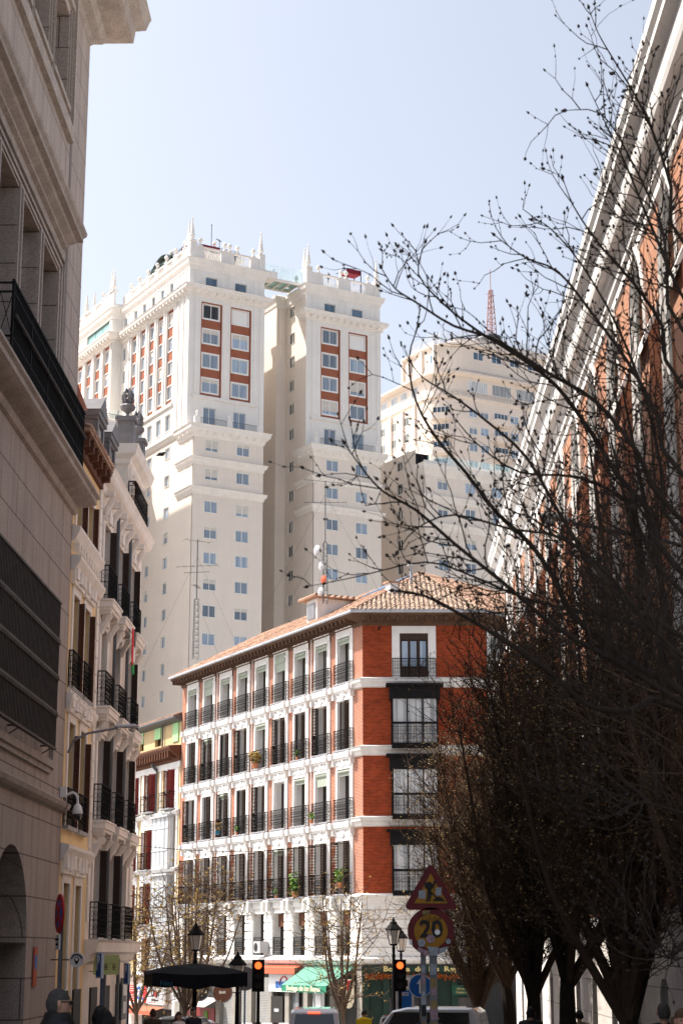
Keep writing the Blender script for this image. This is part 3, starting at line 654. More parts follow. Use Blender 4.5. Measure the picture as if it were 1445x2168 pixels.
# plant rooms and lattice mast
a = MB(); a.box(4, 28, 6, 14, 118.6, 120.4); a.box(7, 24, 6.5, 13, 120.4, 122.4); a.box(12, 20, 7, 12, 122.4, 123.6); a.lathe([(2.6, 123.6), (1.6, 124.6)], 15.6, 8, 10); a.build('roof_house', 'sign_grey', T4)
a = MB(); px, py = 15.6, 6
def lattice(m, x, y, z0, z1, w0, w1, n, r=.07):
    for k in range(n):
        za, zb = z0 + (z1 - z0) * k / n, z0 + (z1 - z0) * (k + 1) / n; wa, wb = w0 + (w1 - w0) * k / n, w0 + (w1 - w0) * (k + 1) / n
        ca = [(x + sx * wa, y + sy * wa, za) for sx, sy in ((-1, -1), (1, -1), (1, 1), (-1, 1))]; cb_ = [(x + sx * wb, y + sy * wb, zb) for sx, sy in ((-1, -1), (1, -1), (1, 1), (-1, 1))]
        for i in range(4):
            m.tube([ca[i], cb_[i]], r, 4); m.tube([ca[i], cb_[(i + 1) % 4]], r * .6, 3); m.tube([cb_[i], cb_[(i + 1) % 4]], r * .6, 3)
lattice(a, px, py, 123, 134, .8, .28, 9, .09); a.tube([(px, py, 134), (px, py, 138.5)], .08, 4)
for z in (127, 130, 133): a.tube([(px - 1.1, py, z), (px + 1.1, py, z)], .06, 3)
a.build('mast', 'mast_red', T4)
a = MB(); a.prism([(px + 2.0 * math.cos(q * PI / 5), py + 2.0 * math.sin(q * PI / 5)) for q in range(10)], 123.4, 123.8); lattice(a, px, py, 121, 123.6, 1.6, 1.9, 2, .08)
for x, z0, h in ((6.5, 118.6, 5), (7.2, 118.6, 4), (9.2, 121, 9), (24, 119, 6), (25, 119, 4), (2.2, 119, 3.4), (3.1, 119, 4)): a.tube([(x, 7, z0), (x, 7, z0 + h)], .08, 4); a.box(x - .25, x + .25, 6.9, 7.1, z0 + h * .6, z0 + h * .72)
a.build('aerial', 'iron_grey', T4)

# ------------------------------------------------------------------ red brick corner house
A_B = 152.67; RZB = azr(A_B); OB = Vector((-0.397, 94, 0)); GB = gz(94)
def BP(x, y, z=0):
    c, s_ = math.cos(RZB), math.sin(RZB); return OB + Vector((x * c - y * s_, x * s_ + y * c, z))
RC = R(63.6); RR = R(112.67); PC = (6.05 * math.cos(RC), 6.05 * math.sin(RC))
BH = thing('apartment_house', 'red brick corner house with white window surrounds, black iron balconies and a tiled roof', 'apartment house', BP(0, 0, GB), RZB)
LZ = (0, 0, -GB)
FL = [4.66, 8.57, 12.28, 15.9]; TOPS = [7.45, 11.25, 14.95, 18.42]
SC = [2.115 + 2.775 * k for k in range(9)]
def BHp(mb, name, mats, loc=(0, 0), rz=0, parent=None, **k): return mb.build(name, mats, parent or BH, (loc[0], loc[1], -GB), rz, **k)
ops = [(-s_ - .75, -s_ + .75, f, t) for f, t in zip(FL, TOPS) for s_ in SC]
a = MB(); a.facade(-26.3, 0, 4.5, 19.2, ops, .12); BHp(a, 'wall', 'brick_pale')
cops = [(1.99, 3.51, 15.9, 18.32)] + [(1.5, 4.0, f, f + 2.5) for f in FL[:3]]
a = MB(); a.facade(0, 6.05, 4.6, 19.2, cops, .15); BHp(a, 'corner_wall', 'brick_red', rz=RC)
rops = [(x, x + 1.5, f, t) for f, t in zip(FL, TOPS) for x in (1.3, 4.2, 7.2, 10.2)]
a = MB(); a.facade(0, 14, 4.6, 19.2, rops, .12); BHp(a, 'wall', 'brick_red', PC, RR)
a = MB(); a.prism([(-26.29, .6), (-.3, .6), (PC[0] - .5, PC[1] - .1), (-3.3, 17.5), (-26.29, 13)], -2.9, 19.3); BHp(a, 'core', 'shop_dark')
# white surrounds with the relief panel above each window
def relief(m, x0, x1, z0, z1, seed):
    r_ = random.Random(seed)
    m.box(x0, x1, -.1, .02, z0, z1); cx = (x0 + x1) / 2; cz = (z0 + z1) / 2
    for k in range(11):
        x = x0 + .12 + (x1 - x0 - .24) * k / 10; zz = cz + .13 * math.sin(k * 2.1 + seed); rr = .07 + .03 * r_.random()
        m.prism([(x - rr, -.15), (x + rr, -.15), (x + rr * .5, -.08), (x - rr * .5, -.08)], zz - rr, zz + rr)
        m.box(x - .02, x + .06, -.13, -.09, z0 + .08, z1 - .1)
    m.plate([(cx - .22, cz), (cx, cz - .24), (cx + .22, cz), (cx, cz + .24)], -.19, -.1)
SUR = []
for i, (f, t) in enumerate(zip(FL, TOPS)):
    a = MB(); h = t - f; top = (FL[i + 1] - .42 - f) if i < 3 else 2.95
    for s_ in (-1, 1):
        x = .75 * s_; o = 1.02 * s_
        a.box(min(x + .003 * s_, o), max(x + .003 * s_, o), -.07, .03, .0, h + (.45 if i == 3 else .25)); a.box(min(x, x + .09 * s_) , max(x, x + .09 * s_), -.11, .01, 0, h)
        if i < 3: a.box(min(.9 * s_, 1.08 * s_), max(.9 * s_, 1.08 * s_), -.12, .01, h + .25, top)
    a.box(-1.02, 1.02, -.072, .03, h + .004, h + .47) if i == 3 else None
    a.box(-.84, .84, -.13, .01, h + .004, h + .13)
    if i == 3: a.box(-1.0, 1.0, -.14, .0, h + .47, h + .53)
    else:
        relief(a, -.9, .9, h + .14, top - .12, i * 3 + 1); a.box(-1.12, 1.12, -.2, .02, top - .12, top); a.box(-1.3, 1.3, -.28, .02, top, top + .28)
        for s_ in (-1.05, 1.05): a.box(s_ - .12, s_ + .12, -.42, .0, top - .05, top + .28); a.box(s_ - .09, s_ + .09, -.25, .0, top - .4, top - .05)
    # white deep reveals
    a.box(-.75, -.71, .0, .42, .02, h); a.box(.71, .75, .0, .42, .02, h); a.box(-.71, .71, .0, .42, h - .04, h)
    o_ = a.build('surround', 'white_plaster'); SUR.append(o_.data); bpy.data.objects.remove(o_)
def balcony_data(w_, P, h=1.08, scroll=True, slabm='zinc', brk=True):
    s_ = MB(); s_.box(-w_ / 2, w_ / 2, -P, 0, -.1, 0); s_.box(-w_ / 2 - .03, w_ / 2 + .03, -P - .03, 0, -.05, -.02)
    if brk:
        for x in (-w_ / 2 + .25, w_ / 2 - .25):
            s_.tube([(x, -.02, -.62), (x, -.12, -.42), (x, -.3, -.28), (x, -P * .8, -.12)], .03, 4); s_.tube([(x, -.04, -.14), (x, -.04, -.62)], .025, 4); s_.tube([(x, -.1, -.3), (x, -.2, -.22), (x, -.1, -.16)], .022, 3)
    r_ = MB(); x0, x1 = -w_ / 2 + .03, w_ / 2 - .03; y0 = -P + .03
    def run(ax, ay, bx, by):
        L = math.hypot(bx - ax, by - ay); n = max(2, round(L / .135)); dx, dy = (bx - ax) / L, (by - ay) / L
        for z in (.12, h * .5, h - .16, h): r_.tube([(ax, ay, z), (bx, by, z)], .013 if z < h else .026, 4)
        for k in range(n + 1):
            x, y = ax + dx * L * k / n, ay + dy * L * k / n; r_.tube([(x, y, 0 if k in (0, n) else .02), (x, y, h)], .022 if k in (0, n) else .0095, 4)
            if scroll and k < n:
                mx, my = x + dx * L / n / 2, y + dy * L / n / 2; q = L / n * .42
                for zc in (h * .3, h * .68):
                    pts = [(mx + dx * q * math.cos(t_), my + dy * q * math.cos(t_), zc + q * 1.6 * math.sin(t_)) for t_ in (0, PI / 2, PI, 3 * PI / 2, 2 * PI)]
                    r_.tube(pts, .0075, 3, cap=False)
                r_.tube([(x, y, h * .5 - .07), (x, y, h * .5), (x, y, h * .5 + .07)], [.008, .026, .008], 4)
    run(x0, y0, x1, y0); run(x0, y0, x0, -.02); run(x1, y0, x1, -.02)
    so2 = s_.build('balcony', slabm); ro = r_.build('railing', 'iron'); d = (so2.data, ro.data); bpy.data.objects.remove(so2); bpy.data.objects.remove(ro); return d
def put_balcony(parent, data, loc, rz=0):
    b = inst('balcony', data[0], parent, loc, rz); inst('railing', data[1], b); return b
BAL = balcony_data(2.08, .22); BAL1 = balcony_data(2.02, .36)
def shutter_data(w_, h, name='shutter', m='wood_dark', back=False):
    a = MB(); a.box(.04, w_ - .04, .0, .015, .05, h - .05) if back else None; a.box(0, .045, -.02, .02, 0, h); a.box(w_ - .045, w_, -.02, .02, 0, h)
    for z in (0, h * .36, h - .08): a.box(.045, w_ - .045, -.02, .02, z, z + .08)
    n = int(h / .085)
    for k in range(n):
        z = .08 + k * (h - .16) / n; a.face([(.045, -.022, z), (w_ - .045, -.022, z), (w_ - .045, .018, z + .06), (.045, .018, z + .06)])
    o = a.build(name, m); d = o.data; bpy.data.objects.remove(o); return d
SH = {i: shutter_data(.42, TOPS[i] - FL[i] - .08) for i in range(4)}
BL_ROLL = MB(); BL_ROLL.tube([(-.68, -.04, .08), (.68, -.04, .08)], .09, 10); BL_ROLL.box(-.68, .68, -.02, .02, -.16, .08)
o_ = BL_ROLL.build('blind', 'blind_green'); BLD = o_.data; bpy.data.objects.remove(o_)
for i, f in enumerate(FL):
    for k, s_ in enumerate(SC):
        x = -s_
        inst('surround', SUR[i], BH, (x, 0, f - GB))
        window(BH, (x - .71, .28, f - GB + .02), 1.42, TOPS[i] - f - .07, y=.1, mull=1, rail=1, fr=.09, pane='pane_curtain_dark' if (i == 3 or (k * 7 + i) % 3 == 0) else 'pane_dark', frame='wood_dark', sill=False)
        put_balcony(BH, BAL1 if i == 0 else BAL, (x, 0, f - GB))
        q = (k * 5 + i * 3) % 4
        if i < 3 and not (i == 1 and k in (0, 1, 2, 3)) and not (i == 2 and k in (4,)):
            for sgn in (-1, 1):
                if i == 0: aa = R(100 if sgn < 0 else 80) * -1
                else: aa = -R([35, 70, 20, 85][q]) if sgn < 0 else -R(180 - [35, 85, 60, 20][q])
                inst('shutter', SH[i], BH, (x + sgn * .7, .06 if i else -.08, f - GB + .03), aa)
        if i == 3 or (i == 1 and k in (0, 1, 2, 6)) or (i == 2 and k in (4, 7)) or (i == 0 and k == 3): inst('blind', BLD, BH, (x, -.02 if i == 3 else .02, TOPS[i] - GB - .2), R(0), None, (1, 1, 1 if (k * 3 + i) % 4 else 3.2))
# flower pots and plants on the balconies are things of their own
def plant(name, label, cat, p, r, m, n=60, seed=1, pot='terracotta', h=1.0, group=None):
    t = thing(name, label, cat, p, 0, group); a = MB(); a.lathe([(r * .45, 0), (r * .6, r * .9), (r * .65, r * .9)], 0, 0, 8); a.build('pot', pot, t)
    b = MB(); r_ = random.Random(seed)
    for _ in range(n):
        u = Vector((r_.gauss(0, 1), r_.gauss(0, 1), r_.gauss(0, 1))).normalized() * r * (.4 + .8 * r_.random()); c = Vector((u.x, u.y, r * 1.6 + u.z * h + .1))
        d = Vector((r_.gauss(0, 1), r_.gauss(0, 1), r_.gauss(0, 1))).normalized(); e = d.orthogonal().normalized(); l = r * .35
        b.face([c - d * l, c + e * l * .5, c + d * l, c - e * l * .5])
    b.build('leaves', m, t); return t
plant('potted_plant', 'tall bright green plant on the third first-floor balcony from the brick corner', 'plant', BP(-SC[2] + .2, -.42, FL[0]), .34, 'leaf_green', 150, 3, h=2.0)
plant('potted_plant', 'low leafy plant on the first-floor balcony next to the brick corner', 'plant', BP(-SC[0] + .3, -.42, FL[0] + .3), .34, 'leaf_green', 110, 4, h=1.1)
plant('potted_plant', 'small green plant on the second-floor balcony second from the brick corner', 'plant', BP(-SC[1] - .5, -.42, FL[1]), .2, 'leaf_green', 60, 5)
plant('flower_box', 'reddish brown plants on the middle third-floor balcony', 'flower box', BP(-SC[4], -.42, FL[2]), .34, 'bud_gold', 120, 6)
plant('flower_pot', 'teal pot hung on the second-floor balcony railing, far side', 'flower pot', BP(-SC[6] + .7, -.75, FL[1] + .1), .26, 'bud_olive', 30, 8, pot='teal_pot')
# corner (chamfer) face: french window with railing, three glazed bays
RAILC = balcony_data(2.36, .14, 1.05, brk=False)
put_balcony(BH, RAILC, facepos((0, 0, 0), RC, 2.75, 15.9 - GB), RC)
a = MB(); a.box(1.57, 1.987, -.06, .03, 15.9, 18.72); a.box(3.513, 3.93, -.06, .03, 15.9, 18.72); a.box(1.98, 3.52, -.06, .03, 18.33, 18.72)
BHp(a, 'surround', 'white_plaster', rz=RC)
fw = MB(); fw.box(2.0, 3.5, .08, .13, 15.92, 18.3)
for x in (2.0, 2.45, 2.96, 3.41): fw.box(x, x + .09, .03, .08, 15.92, 17.98)
fw.box(2.09, 3.41, .03, .08, 15.92, 16.5); fw.box(1.98, 3.52, .0, .1, 17.98, 18.32)
w_ = BHp(fw, 'window', 'wood_dark', rz=RC)
pn = MB()
for x in (2.1, 2.56, 3.07): pn.box(x, x + .32, .02, .07, 16.55, 17.9)
pn.build('pane', 'pane_curtain', w_)
BAYP = .75
for i in range(3):
    f = FL[i]; o = facepos((0, 0, 0), RC, 2.74, f - GB)
    a = MB(); W2 = 1.22
    a.box(-W2, W2, -BAYP, 0, -.14, 0.1); a.box(-W2 - .3, W2 + .3, -BAYP - .22, 0, 3.12, 3.22); a.box(-W2 - .12, W2 + .12, -BAYP - .06, 0, 2.42, 3.12)
    for x in (-W2, -W2 / 3 - .03, W2 / 3 - .03, W2 - .07): a.box(x, x + .07, -BAYP, -BAYP + .07, .1, 2.42)
    for x in (-W2, W2 - .07): a.box(x, x + .07, -.08, -.0, .1, 2.42)
    for z in (1.12,): a.box(-W2, W2, -BAYP - .02, -BAYP + .06, z, z + .08); a.box(-W2, -W2 + .06, -BAYP, 0, z, z + .08); a.box(W2 - .06, W2, -BAYP, 0, z, z + .08)
    b = a.build('glazed_bay', 'iron', BH, o, RC)
    p = MB(); p.box(-W2 + .07, W2 - .07, -BAYP + .03, -BAYP + .05, 1.2, 2.42); p.box(-W2 + .07, W2 - .07, -BAYP + .03, -BAYP + .05, .1, 1.12)
    p.box(-W2 + .02, -W2 + .04, -BAYP + .07, -.08, .1, 2.42); p.box(W2 - .04, W2 - .02, -BAYP + .07, -.08, .1, 2.42); p.build('pane', 'pane_white_curtain', b)
    rr = inst('railing', RAILC[1], b, (0, -BAYP - .02, 0)); rr.scale = (1.02, 1, 1.04)
# string courses round the house
PATH = [(-26.35, 0), (0, 0), PC, (PC[0] + 14 * math.cos(RR), PC[1] + 14 * math.sin(RR))]
PCH = [(-.9, 0), (0, 0), PC, PATH[3]]
a = MB()
for f in FL[1:]: a.sweep(PCH, [(0, f - .5), (.1, f - .45), (.14, f - .28), (.24, f - .2), (.24, f - .05), (.3, f - .02), (0, f + .06)])
BHp(a, 'string_course', 'white_stone')
a = MB()
for k in range(8):
    x = -SC[k] - 1.3875
    for f in FL[1:]: a.box(x - .22, x + .22, -.09, .01, f - .45, f - .2)
    a.tube([(x + .12, -.1, 4.8), (x + .12, -.1, 19)], .035, 5) if k in (1, 4, 6) else None
BHp(a, 'string_course', 'white_stone')
# white rusticated floor below
mops = [(-s_ - .75, -s_ + .75, 1.52, 3.85) for s_ in SC]
a = MB(); a.facade(-26.3, 0, 1.1, 4.2, mops, .45, y=-.02)
for z in [1.5 + k * .47 for k in range(6)]:
    e = [-26.3] + [v for s_ in reversed(SC) for v in (-s_ - .8, -s_ + .8)] + [0]
    for p, q in zip(e[::2], e[1::2]): a.box(p, q - .0, -.1, .0, z, z + .40)
BHp(a, 'rusticated_wall', 'white_stone')
a = MB(); a.facade(0, 6.05, 1.1, 4.6, [], .1, y=-.02)
for z in [1.5 + k * .47 for k in range(6)]: a.box(-.04, 6.0, -.1, .0, z, z + .40)
BHp(a, 'rusticated_wall', 'white_stone', rz=RC)
a = MB(); a.facade(0, 14, 1.1, 4.6, [], .1, y=-.02); BHp(a, 'rusticated_wall', 'white_stone', PC, RR)
a = MB(); a.sweep(PATH, [(0, 1.0), (.3, 1.12), (.42, 1.28), (.42, 1.38), (0, 1.5)])
a.sweep(PATH, [(0, 4.1), (.12, 4.15), (.12, 4.45), (.3, 4.5), (.3, 4.58), (0, 4.66)])
for s_ in SC:
    for d in (-1.05, 1.05): a.box(-s_ + d - .13, -s_ + d + .13, -.36, .0, 3.95, 4.5)
BHp(a, 'string_course', 'white_stone')
MR = balcony_data(1.5, .06, .95, brk=False)
for k, s_ in enumerate(SC):
    window(BH, (-s_ - .74, .2, 1.53 - GB), 1.48, 2.3, y=.2, mull=1, rail=1, fr=.09, frame='wood_dark', pane='pane_dark', sill=False)
    inst('railing', MR[1], BH, (-s_, -.02, 1.56 - GB))
    if k in (0, 1, 2, 3): a = MB(); a.box(-s_ - .7, -s_ + .7, .25, .3, 3.1, 3.8); BHp(a, 'blind', 'wood_brown')
# windows of the right hand facade
for i, (f, t) in enumerate(zip(FL, TOPS)):
    for x in (1.3, 4.2, 7.2, 10.2):
        p = facepos((PC[0], PC[1], 0), RR, x, f - GB); window(BH, p, 1.5, t - f, rz=RR, y=.1, rail=1, frame='white_frame', pane='pane_curtain_dark', trim=.3)
        put_balcony(BH, BAL, facepos((PC[0], PC[1], 0), RR, x + .75, f - GB), RR)
# eaves, gutter, tiled roof
a = MB(); a.sweep(PATH, [(0, 18.75), (.1, 18.85), (.12, 19.0), (.5, 19.08), (.85, 19.2), (.9, 19.32), (0, 19.42)]); 
for k in range(52): x = -26.1 + k * .5; a.box(x - .05, x + .05, -.82, -.05, 18.93, 19.16)
for k in range(11):
    x, y, _ = facepos((0, 0, 0), RC, .3 + k * .52, 0); n = Vector((math.sin(RC), -math.cos(RC))); t_ = Vector((math.cos(RC), math.sin(RC))) * .05
    a.prism([(x - t_.x, y - t_.y), (x - t_.x + n.x * .8, y - t_.y + n.y * .8), (x + t_.x + n.x * .8, y + t_.y + n.y * .8), (x + t_.x, y + t_.y)], 18.95, 19.14)
BHp(a, 'eave', 'eave_wood')
a = MB(); a.sweep(PATH, [(.88, 19.3), (1.02, 19.28), (1.06, 19.34), (1.04, 19.44), (.98, 19.45), (.9, 19.42)]); BHp(a, 'gutter', 'zinc')
def tile_roof(m, u0, u1, end, z0, slope, d0=-.95, pitch=.25, seed=0, r=.1):
    r_ = random.Random(seed); n = int((u1 - u0) / pitch)
    for k in range(n):
        u = u0 + (k + .5) * (u1 - u0) / n; de = end(u)
        if de <= d0 + .3: continue
        pts, rad = [], []; d = d0
        while d < de - .02:
            e = min(d + .36, de); jx, jz = r_.uniform(-.012, .012), r_.uniform(-.01, .015)
            pts += [(u + jx, d, z0 + (d - d0) * slope + jz), (u + jx, e, z0 + (e - d0) * slope + jz)]; rad += [r * 1.05, r * .8]; d = e + .004
        m.tube(pts, rad, 6)
def roof_base(m, pts): m.face(pts)
ZR, SLP, DR = 19.42, .52, 5.6
T_L, T_R = math.tan(R(63.6) / 2), math.tan(R(49.07) / 2)
a = MB(); zt = ZR + (DR + .95) * SLP
a.face([(-26.6, -.95, ZR - .03), (.95 * T_L, -.95, ZR - .03), (-DR * T_L, DR, zt - .03), (-26.6, DR, zt - .03)])
a.face([(-26.6, DR, zt - .03), (-DR * T_L, DR, zt - .03), (-6, 14, ZR), (-26.6, 14, ZR)])
tile_roof(a, -26.6, .55, lambda u: min(DR, -u / T_L) if u > -DR * T_L else DR, ZR, SLP, seed=1)
BHp(a, 'roof', 'tile')
a = MB(); a.face([(-.95 * T_L, -.95, ZR - .03), (6.05 + .95 * T_R, -.95, ZR - .03), (DR * T_L, DR, zt - .03)])
tile_roof(a, -.5, 6.45, lambda u: min(u / T_L if u < DR * T_L else (6.05 - u) / T_R, DR), ZR, SLP, seed=2, r=.105)
BHp(a, 'roof', 'tile_old', rz=RC)
a = MB(); a.face([(-.95 * T_R, -.95, ZR - .03), (14, -.95, ZR - .03), (14, DR, zt - .03), (DR * T_R, DR, zt - .03)])
tile_roof(a, -.4, 14, lambda u: min(DR, u / T_R), ZR, SLP, seed=3)
BHp(a, 'roof', 'tile', PC, RR)
# ridges
a = MB(); apex = BPl = (-DR * T_L, DR)
for e in ((.95 * T_L, -.95), ):
    p0 = Vector((e[0], e[1], ZR)); p1 = Vector((-DR * T_L, DR, zt)); n = 22
    for k in range(n): a.tube([p0.lerp(p1, k / n), p0.lerp(p1, (k + .98) / n)], [.13, .1], 6)
x, y, _ = facepos((0, 0, 0), RC, 6.05 + .95 * T_R, 0); nn = Vector((math.sin(RC), -math.cos(RC))) * .95
p0 = Vector((x + nn.x, y + nn.y, ZR)); n = 22
for k in range(n): a.tube([p0.lerp(p1, k / n), p0.lerp(p1, (k + .98) / n)], [.13, .1], 6)
for k in range(64): a.tube([(-DR * T_L - k * .36, DR, zt), (-DR * T_L - k * .36 - .35, DR, zt)], [.13, .1], 6)
BHp(a, 'ridge', 'awning_orange' if 0 else 'tile')
# dormer with its own tiled roof, chimney stub, flue
a = MB(); a.box(-8.3, -6.9, .6, 3.6, 19.9, 21.55); BHp(a, 'dormer', 'white_plaster')
a = MB(); a.box(-8.1, -7.1, .52, .6, 20.4, 21.3)
for k in range(6): a.box(-8.05 + k * .16, -7.98 + k * .16, .48, .53, 20.4, 21.3)
BHp(a, 'dormer_window', 'zinc')
a = MB()
for k in range(8):
    y = .35 + k * .4; pts, rad = [], []
    for j in range(4): pts += [(-8.75 + j * .58, y, 21.64), (-8.75 + j * .58 + .55, y, 21.66)]; rad += [.13, .1]
    a.tube(pts, rad, 6)
a.box(-8.6, -6.6, .3, 3.4, 21.556, 21.61); BHp(a, 'dormer_roof', 'tile')
a = MB(); a.box(-1.5, -.95, 2.2, 2.7, 20.6, 21.5); BHp(a, 'chimney', 'white_plaster'); a = MB(); a.box(-1.6, -.85, 2.1, 2.8, 21.5, 21.6); BHp(a, 'chimney_cap', 'tile')
a = MB(); a.tube([(-2.2, 4.2, 21.4), (-2.2, 4.2, 22.9)], .08, 8); a.tube([(-2.35, 4.1, 22.9), (-2.0, 4.25, 22.9)], .11, 8); BHp(a, 'flue', 'zinc')
a = MB(); a.mesh([(-7.2, 3.6, 21.95), (-4.2, 3.6, 21.95), (-4.2, 5.4, 22.9), (-7.2, 5.4, 22.9), (-7.2, 3.6, 21.85), (-4.2, 3.6, 21.85), (-4.2, 5.4, 22.8), (-7.2, 5.4, 22.8)], [(0, 1, 2, 3), (7, 6, 5, 4), (0, 4, 5, 1), (3, 2, 6, 7), (1, 5, 6, 2), (0, 3, 7, 4)]); BHp(a, 'skylight', 'steel_blue')

# shop fronts on the ground floor of the brick house
a = MB(); piers = [-26.3, -22.9, -19.4, -16.9, -14.6, -11.6, -9.4, -7.0, -3.7, -.5]
for k, x in enumerate(piers): a.box(x, x + (.55 if k else .9), -.12, .4, GB, 1.05)
a.box(-26.3, 0, -.05, .4, .55, 1.05); BHp(a, 'shop_front', 'shop_stone_shaded')
a = MB(); a.box(-26.3, 0, .2, .38, GB, .6); BHp(a, 'shop_interior', 'shop_dark')
for x0, x1 in ((-18.8, -17.4), (-16.0, -14.9), (-13.9, -12.0)): a = MB(); a.box(x0, x1, .1, .16, GB, .3); BHp(a, 'roller_shutter', 'metal_shutter')
for x0, x1 in ((-8.8, -8.0), (-6.2, -4.8)): a = MB(); a.box(x0, x1, .08, .14, -2.6, .1); BHp(a, 'shop_window', 'pane_white_curtain')
a = MB(); a.box(-.1, 6.15, -.46, .2, .70, 1.0); a.box(-.1, 6.15, -.25, .2, .40, .70); BHp(a, 'shop_fascia', 'shop_green', rz=RC)
a = MB()
for x in (-.05, 1.0, 3.4, 4.5, 5.85): a.box(x, x + .32, -.2, .2, GB, .45)
a.box(0, 6.05, .05, .2, GB, .45); BHp(a, 'shop_front', 'shop_green', rz=RC)
for x0, x1 in ((1.32, 3.4), (4.82, 5.85)): a = MB(); a.box(x0, x1, -.02, .03, -2.3, -.55); BHp(a, 'shop_window', 'pane_dark', rz=RC)
a = MB()
for (x0, x1) in ((1.32, 2.35), (2.35, 3.4), (4.82, 5.85)):
    n = 9
    for k in range(n + 1):
        for sg in (0, 1):
            xx = x0 + (x1 - x0) * k / n; ze = -2.3 + (x1 - x0); a.tube([(xx, -.05, -2.3 if sg else -1.35), (min(x1, max(x0, xx + (.95 if 1 else 0))), -.05, -1.35 if sg else -2.3)], .012, 3) if xx + .95 <= x1 + .6 else None
    a.box(x0, x0 + .05, -.07, -.02, -2.3, -.55); a.box(x0, x1, -.07, -.02, -1.38, -1.33)
BHp(a, 'window_grille', 'iron_grey', rz=RC)
sg_ = lettering('Bodega  de  los  Reyes', .34, 'gold_paint', BH, (0, 0, 0), RC, sx=1.35, bold=.012)
sg_.location = facepos((.48 * math.sin(RC), -.48 * math.cos(RC), 0), RC, 3.1, .85 - GB)
for cx_ in (2.35, 5.35):
    a = MB(); a.box(cx_ - .85, cx_ + .75, -.24, -.18, -.45, .05); p_ = BHp(a, 'shop_panel', 'awning_dark_green', rz=RC)
    for j, t_ in enumerate(('Vinos y Licores', 'Cestas de Navidad')): lettering(t_, .16, 'gold_paint', p_, (cx_ - .05, -.25, -.12 - j * .18), 0)
r_ = random.Random(5); a = MB()
for k in range(420):
    x = r_.uniform(.1, 6.0); c = Vector((x, -.36 + r_.uniform(-.08, .08), .47 + r_.gauss(0, .08))); d = Vector((r_.gauss(0, 1), r_.gauss(0, 1), r_.gauss(0, 1))).normalized(); e = d.orthogonal().normalized(); l = .09
    a.face([c - d * l, c + e * l * .6, c + d * l, c - e * l * .6])
struct(BHp(a, 'garland', 'orange_flowers', rz=RC), 'stuff')

# green awning over the wine shop on the long side
gx0, gx1 = -6.6, -.65
aw = thing('awning', 'bright green awning with gold writing and a scalloped valance', 'awning', BP(0, 0, 0), RZB)
a = MB(); P = 1.6; zt_, zb = .98, -.02
vs = [(gx0 + .1, -.1, zt_), (gx1, -.1, zt_), (gx1 - .45, -P, zb + .02), (gx0, -P, zb)]
a.mesh(vs + [(x, y, z - .04) for x, y, z in vs], [(3, 2, 1, 0), (4, 5, 6, 7), (0, 1, 5, 4), (1, 2, 6, 5), (2, 3, 7, 6), (3, 0, 4, 7)])
a.face([(gx0, -P, zb), (gx0 + .1, -.1, zt_), (gx0, -.2, zb)])
a.build('cloth', 'awning_teal', aw)
a = MB(); n = 22
for k in range(n):
    xa, xb = gx0 + (gx1 - .45 - gx0) * k / n, gx0 + (gx1 - .45 - gx0) * (k + 1) / n; ym = -P
    a.mesh([(xa, ym, zb), (xb, ym, zb), (xb, ym, zb - .3), ((xa + xb) / 2, ym, zb - .38), (xa, ym, zb - .3)], [(0, 1, 2, 3, 4)])
va = a.build('valance', 'awning_green', aw)
lettering('Bodega de los Reyes', .36, 'cream_paint', va, ((gx0 + gx1 - .45) / 2, -P - .02, zb - .16), 0, sx=1.4, bold=.01)
a = MB(); a.tube([(gx0 + .3, -.1, -.4), (gx0 + .3, -P, zb)], .03, 5); a.build('arm', 'iron_grey', aw); a = MB(); a.tube([(gx1 - .6, -.1, -.4), (gx1 - .6, -P, zb)], .03, 5); a.build('arm', 'iron_grey', aw)
aw = thing('awning', 'short orange awning folded above the white shop sign', 'awning', BP(0, 0, 0), RZB)
a = MB(); a.mesh([(-11.9, -.25, .92), (-7.1, -.25, .92), (-7.1, -.6, .85), (-11.9, -.6, .85), (-11.9, -.6, .52), (-7.1, -.6, .52)], [(0, 3, 2, 1), (3, 4, 5, 2)]); a.box(-11.9, -7.1, -.3, -.1, .88, .98); a.build('cloth', 'awning_orange', aw)
sg = thing('shop_sign', 'white shop sign with blue letters and a red arc under the orange awning', 'shop sign', BP(0, 0, 0), RZB)
a = MB(); a.box(-11.3, -7.8, -.25, -.15, -.45, .5); a.build('board', 'sign_white', sg)
lettering('aviot', .75, 'sign_blue', sg, (-9.6, -.27, -.02), 0, bold=.02)
a = MB(); pts = [(-9.2 + .62 * math.cos(t_), -.28, -.18 + .55 * math.sin(t_)) for t_ in [R(20 + 14 * k) for k in range(11)]]; a.tube(pts, .035, 4); a.build('arc', 'sign_red', sg)
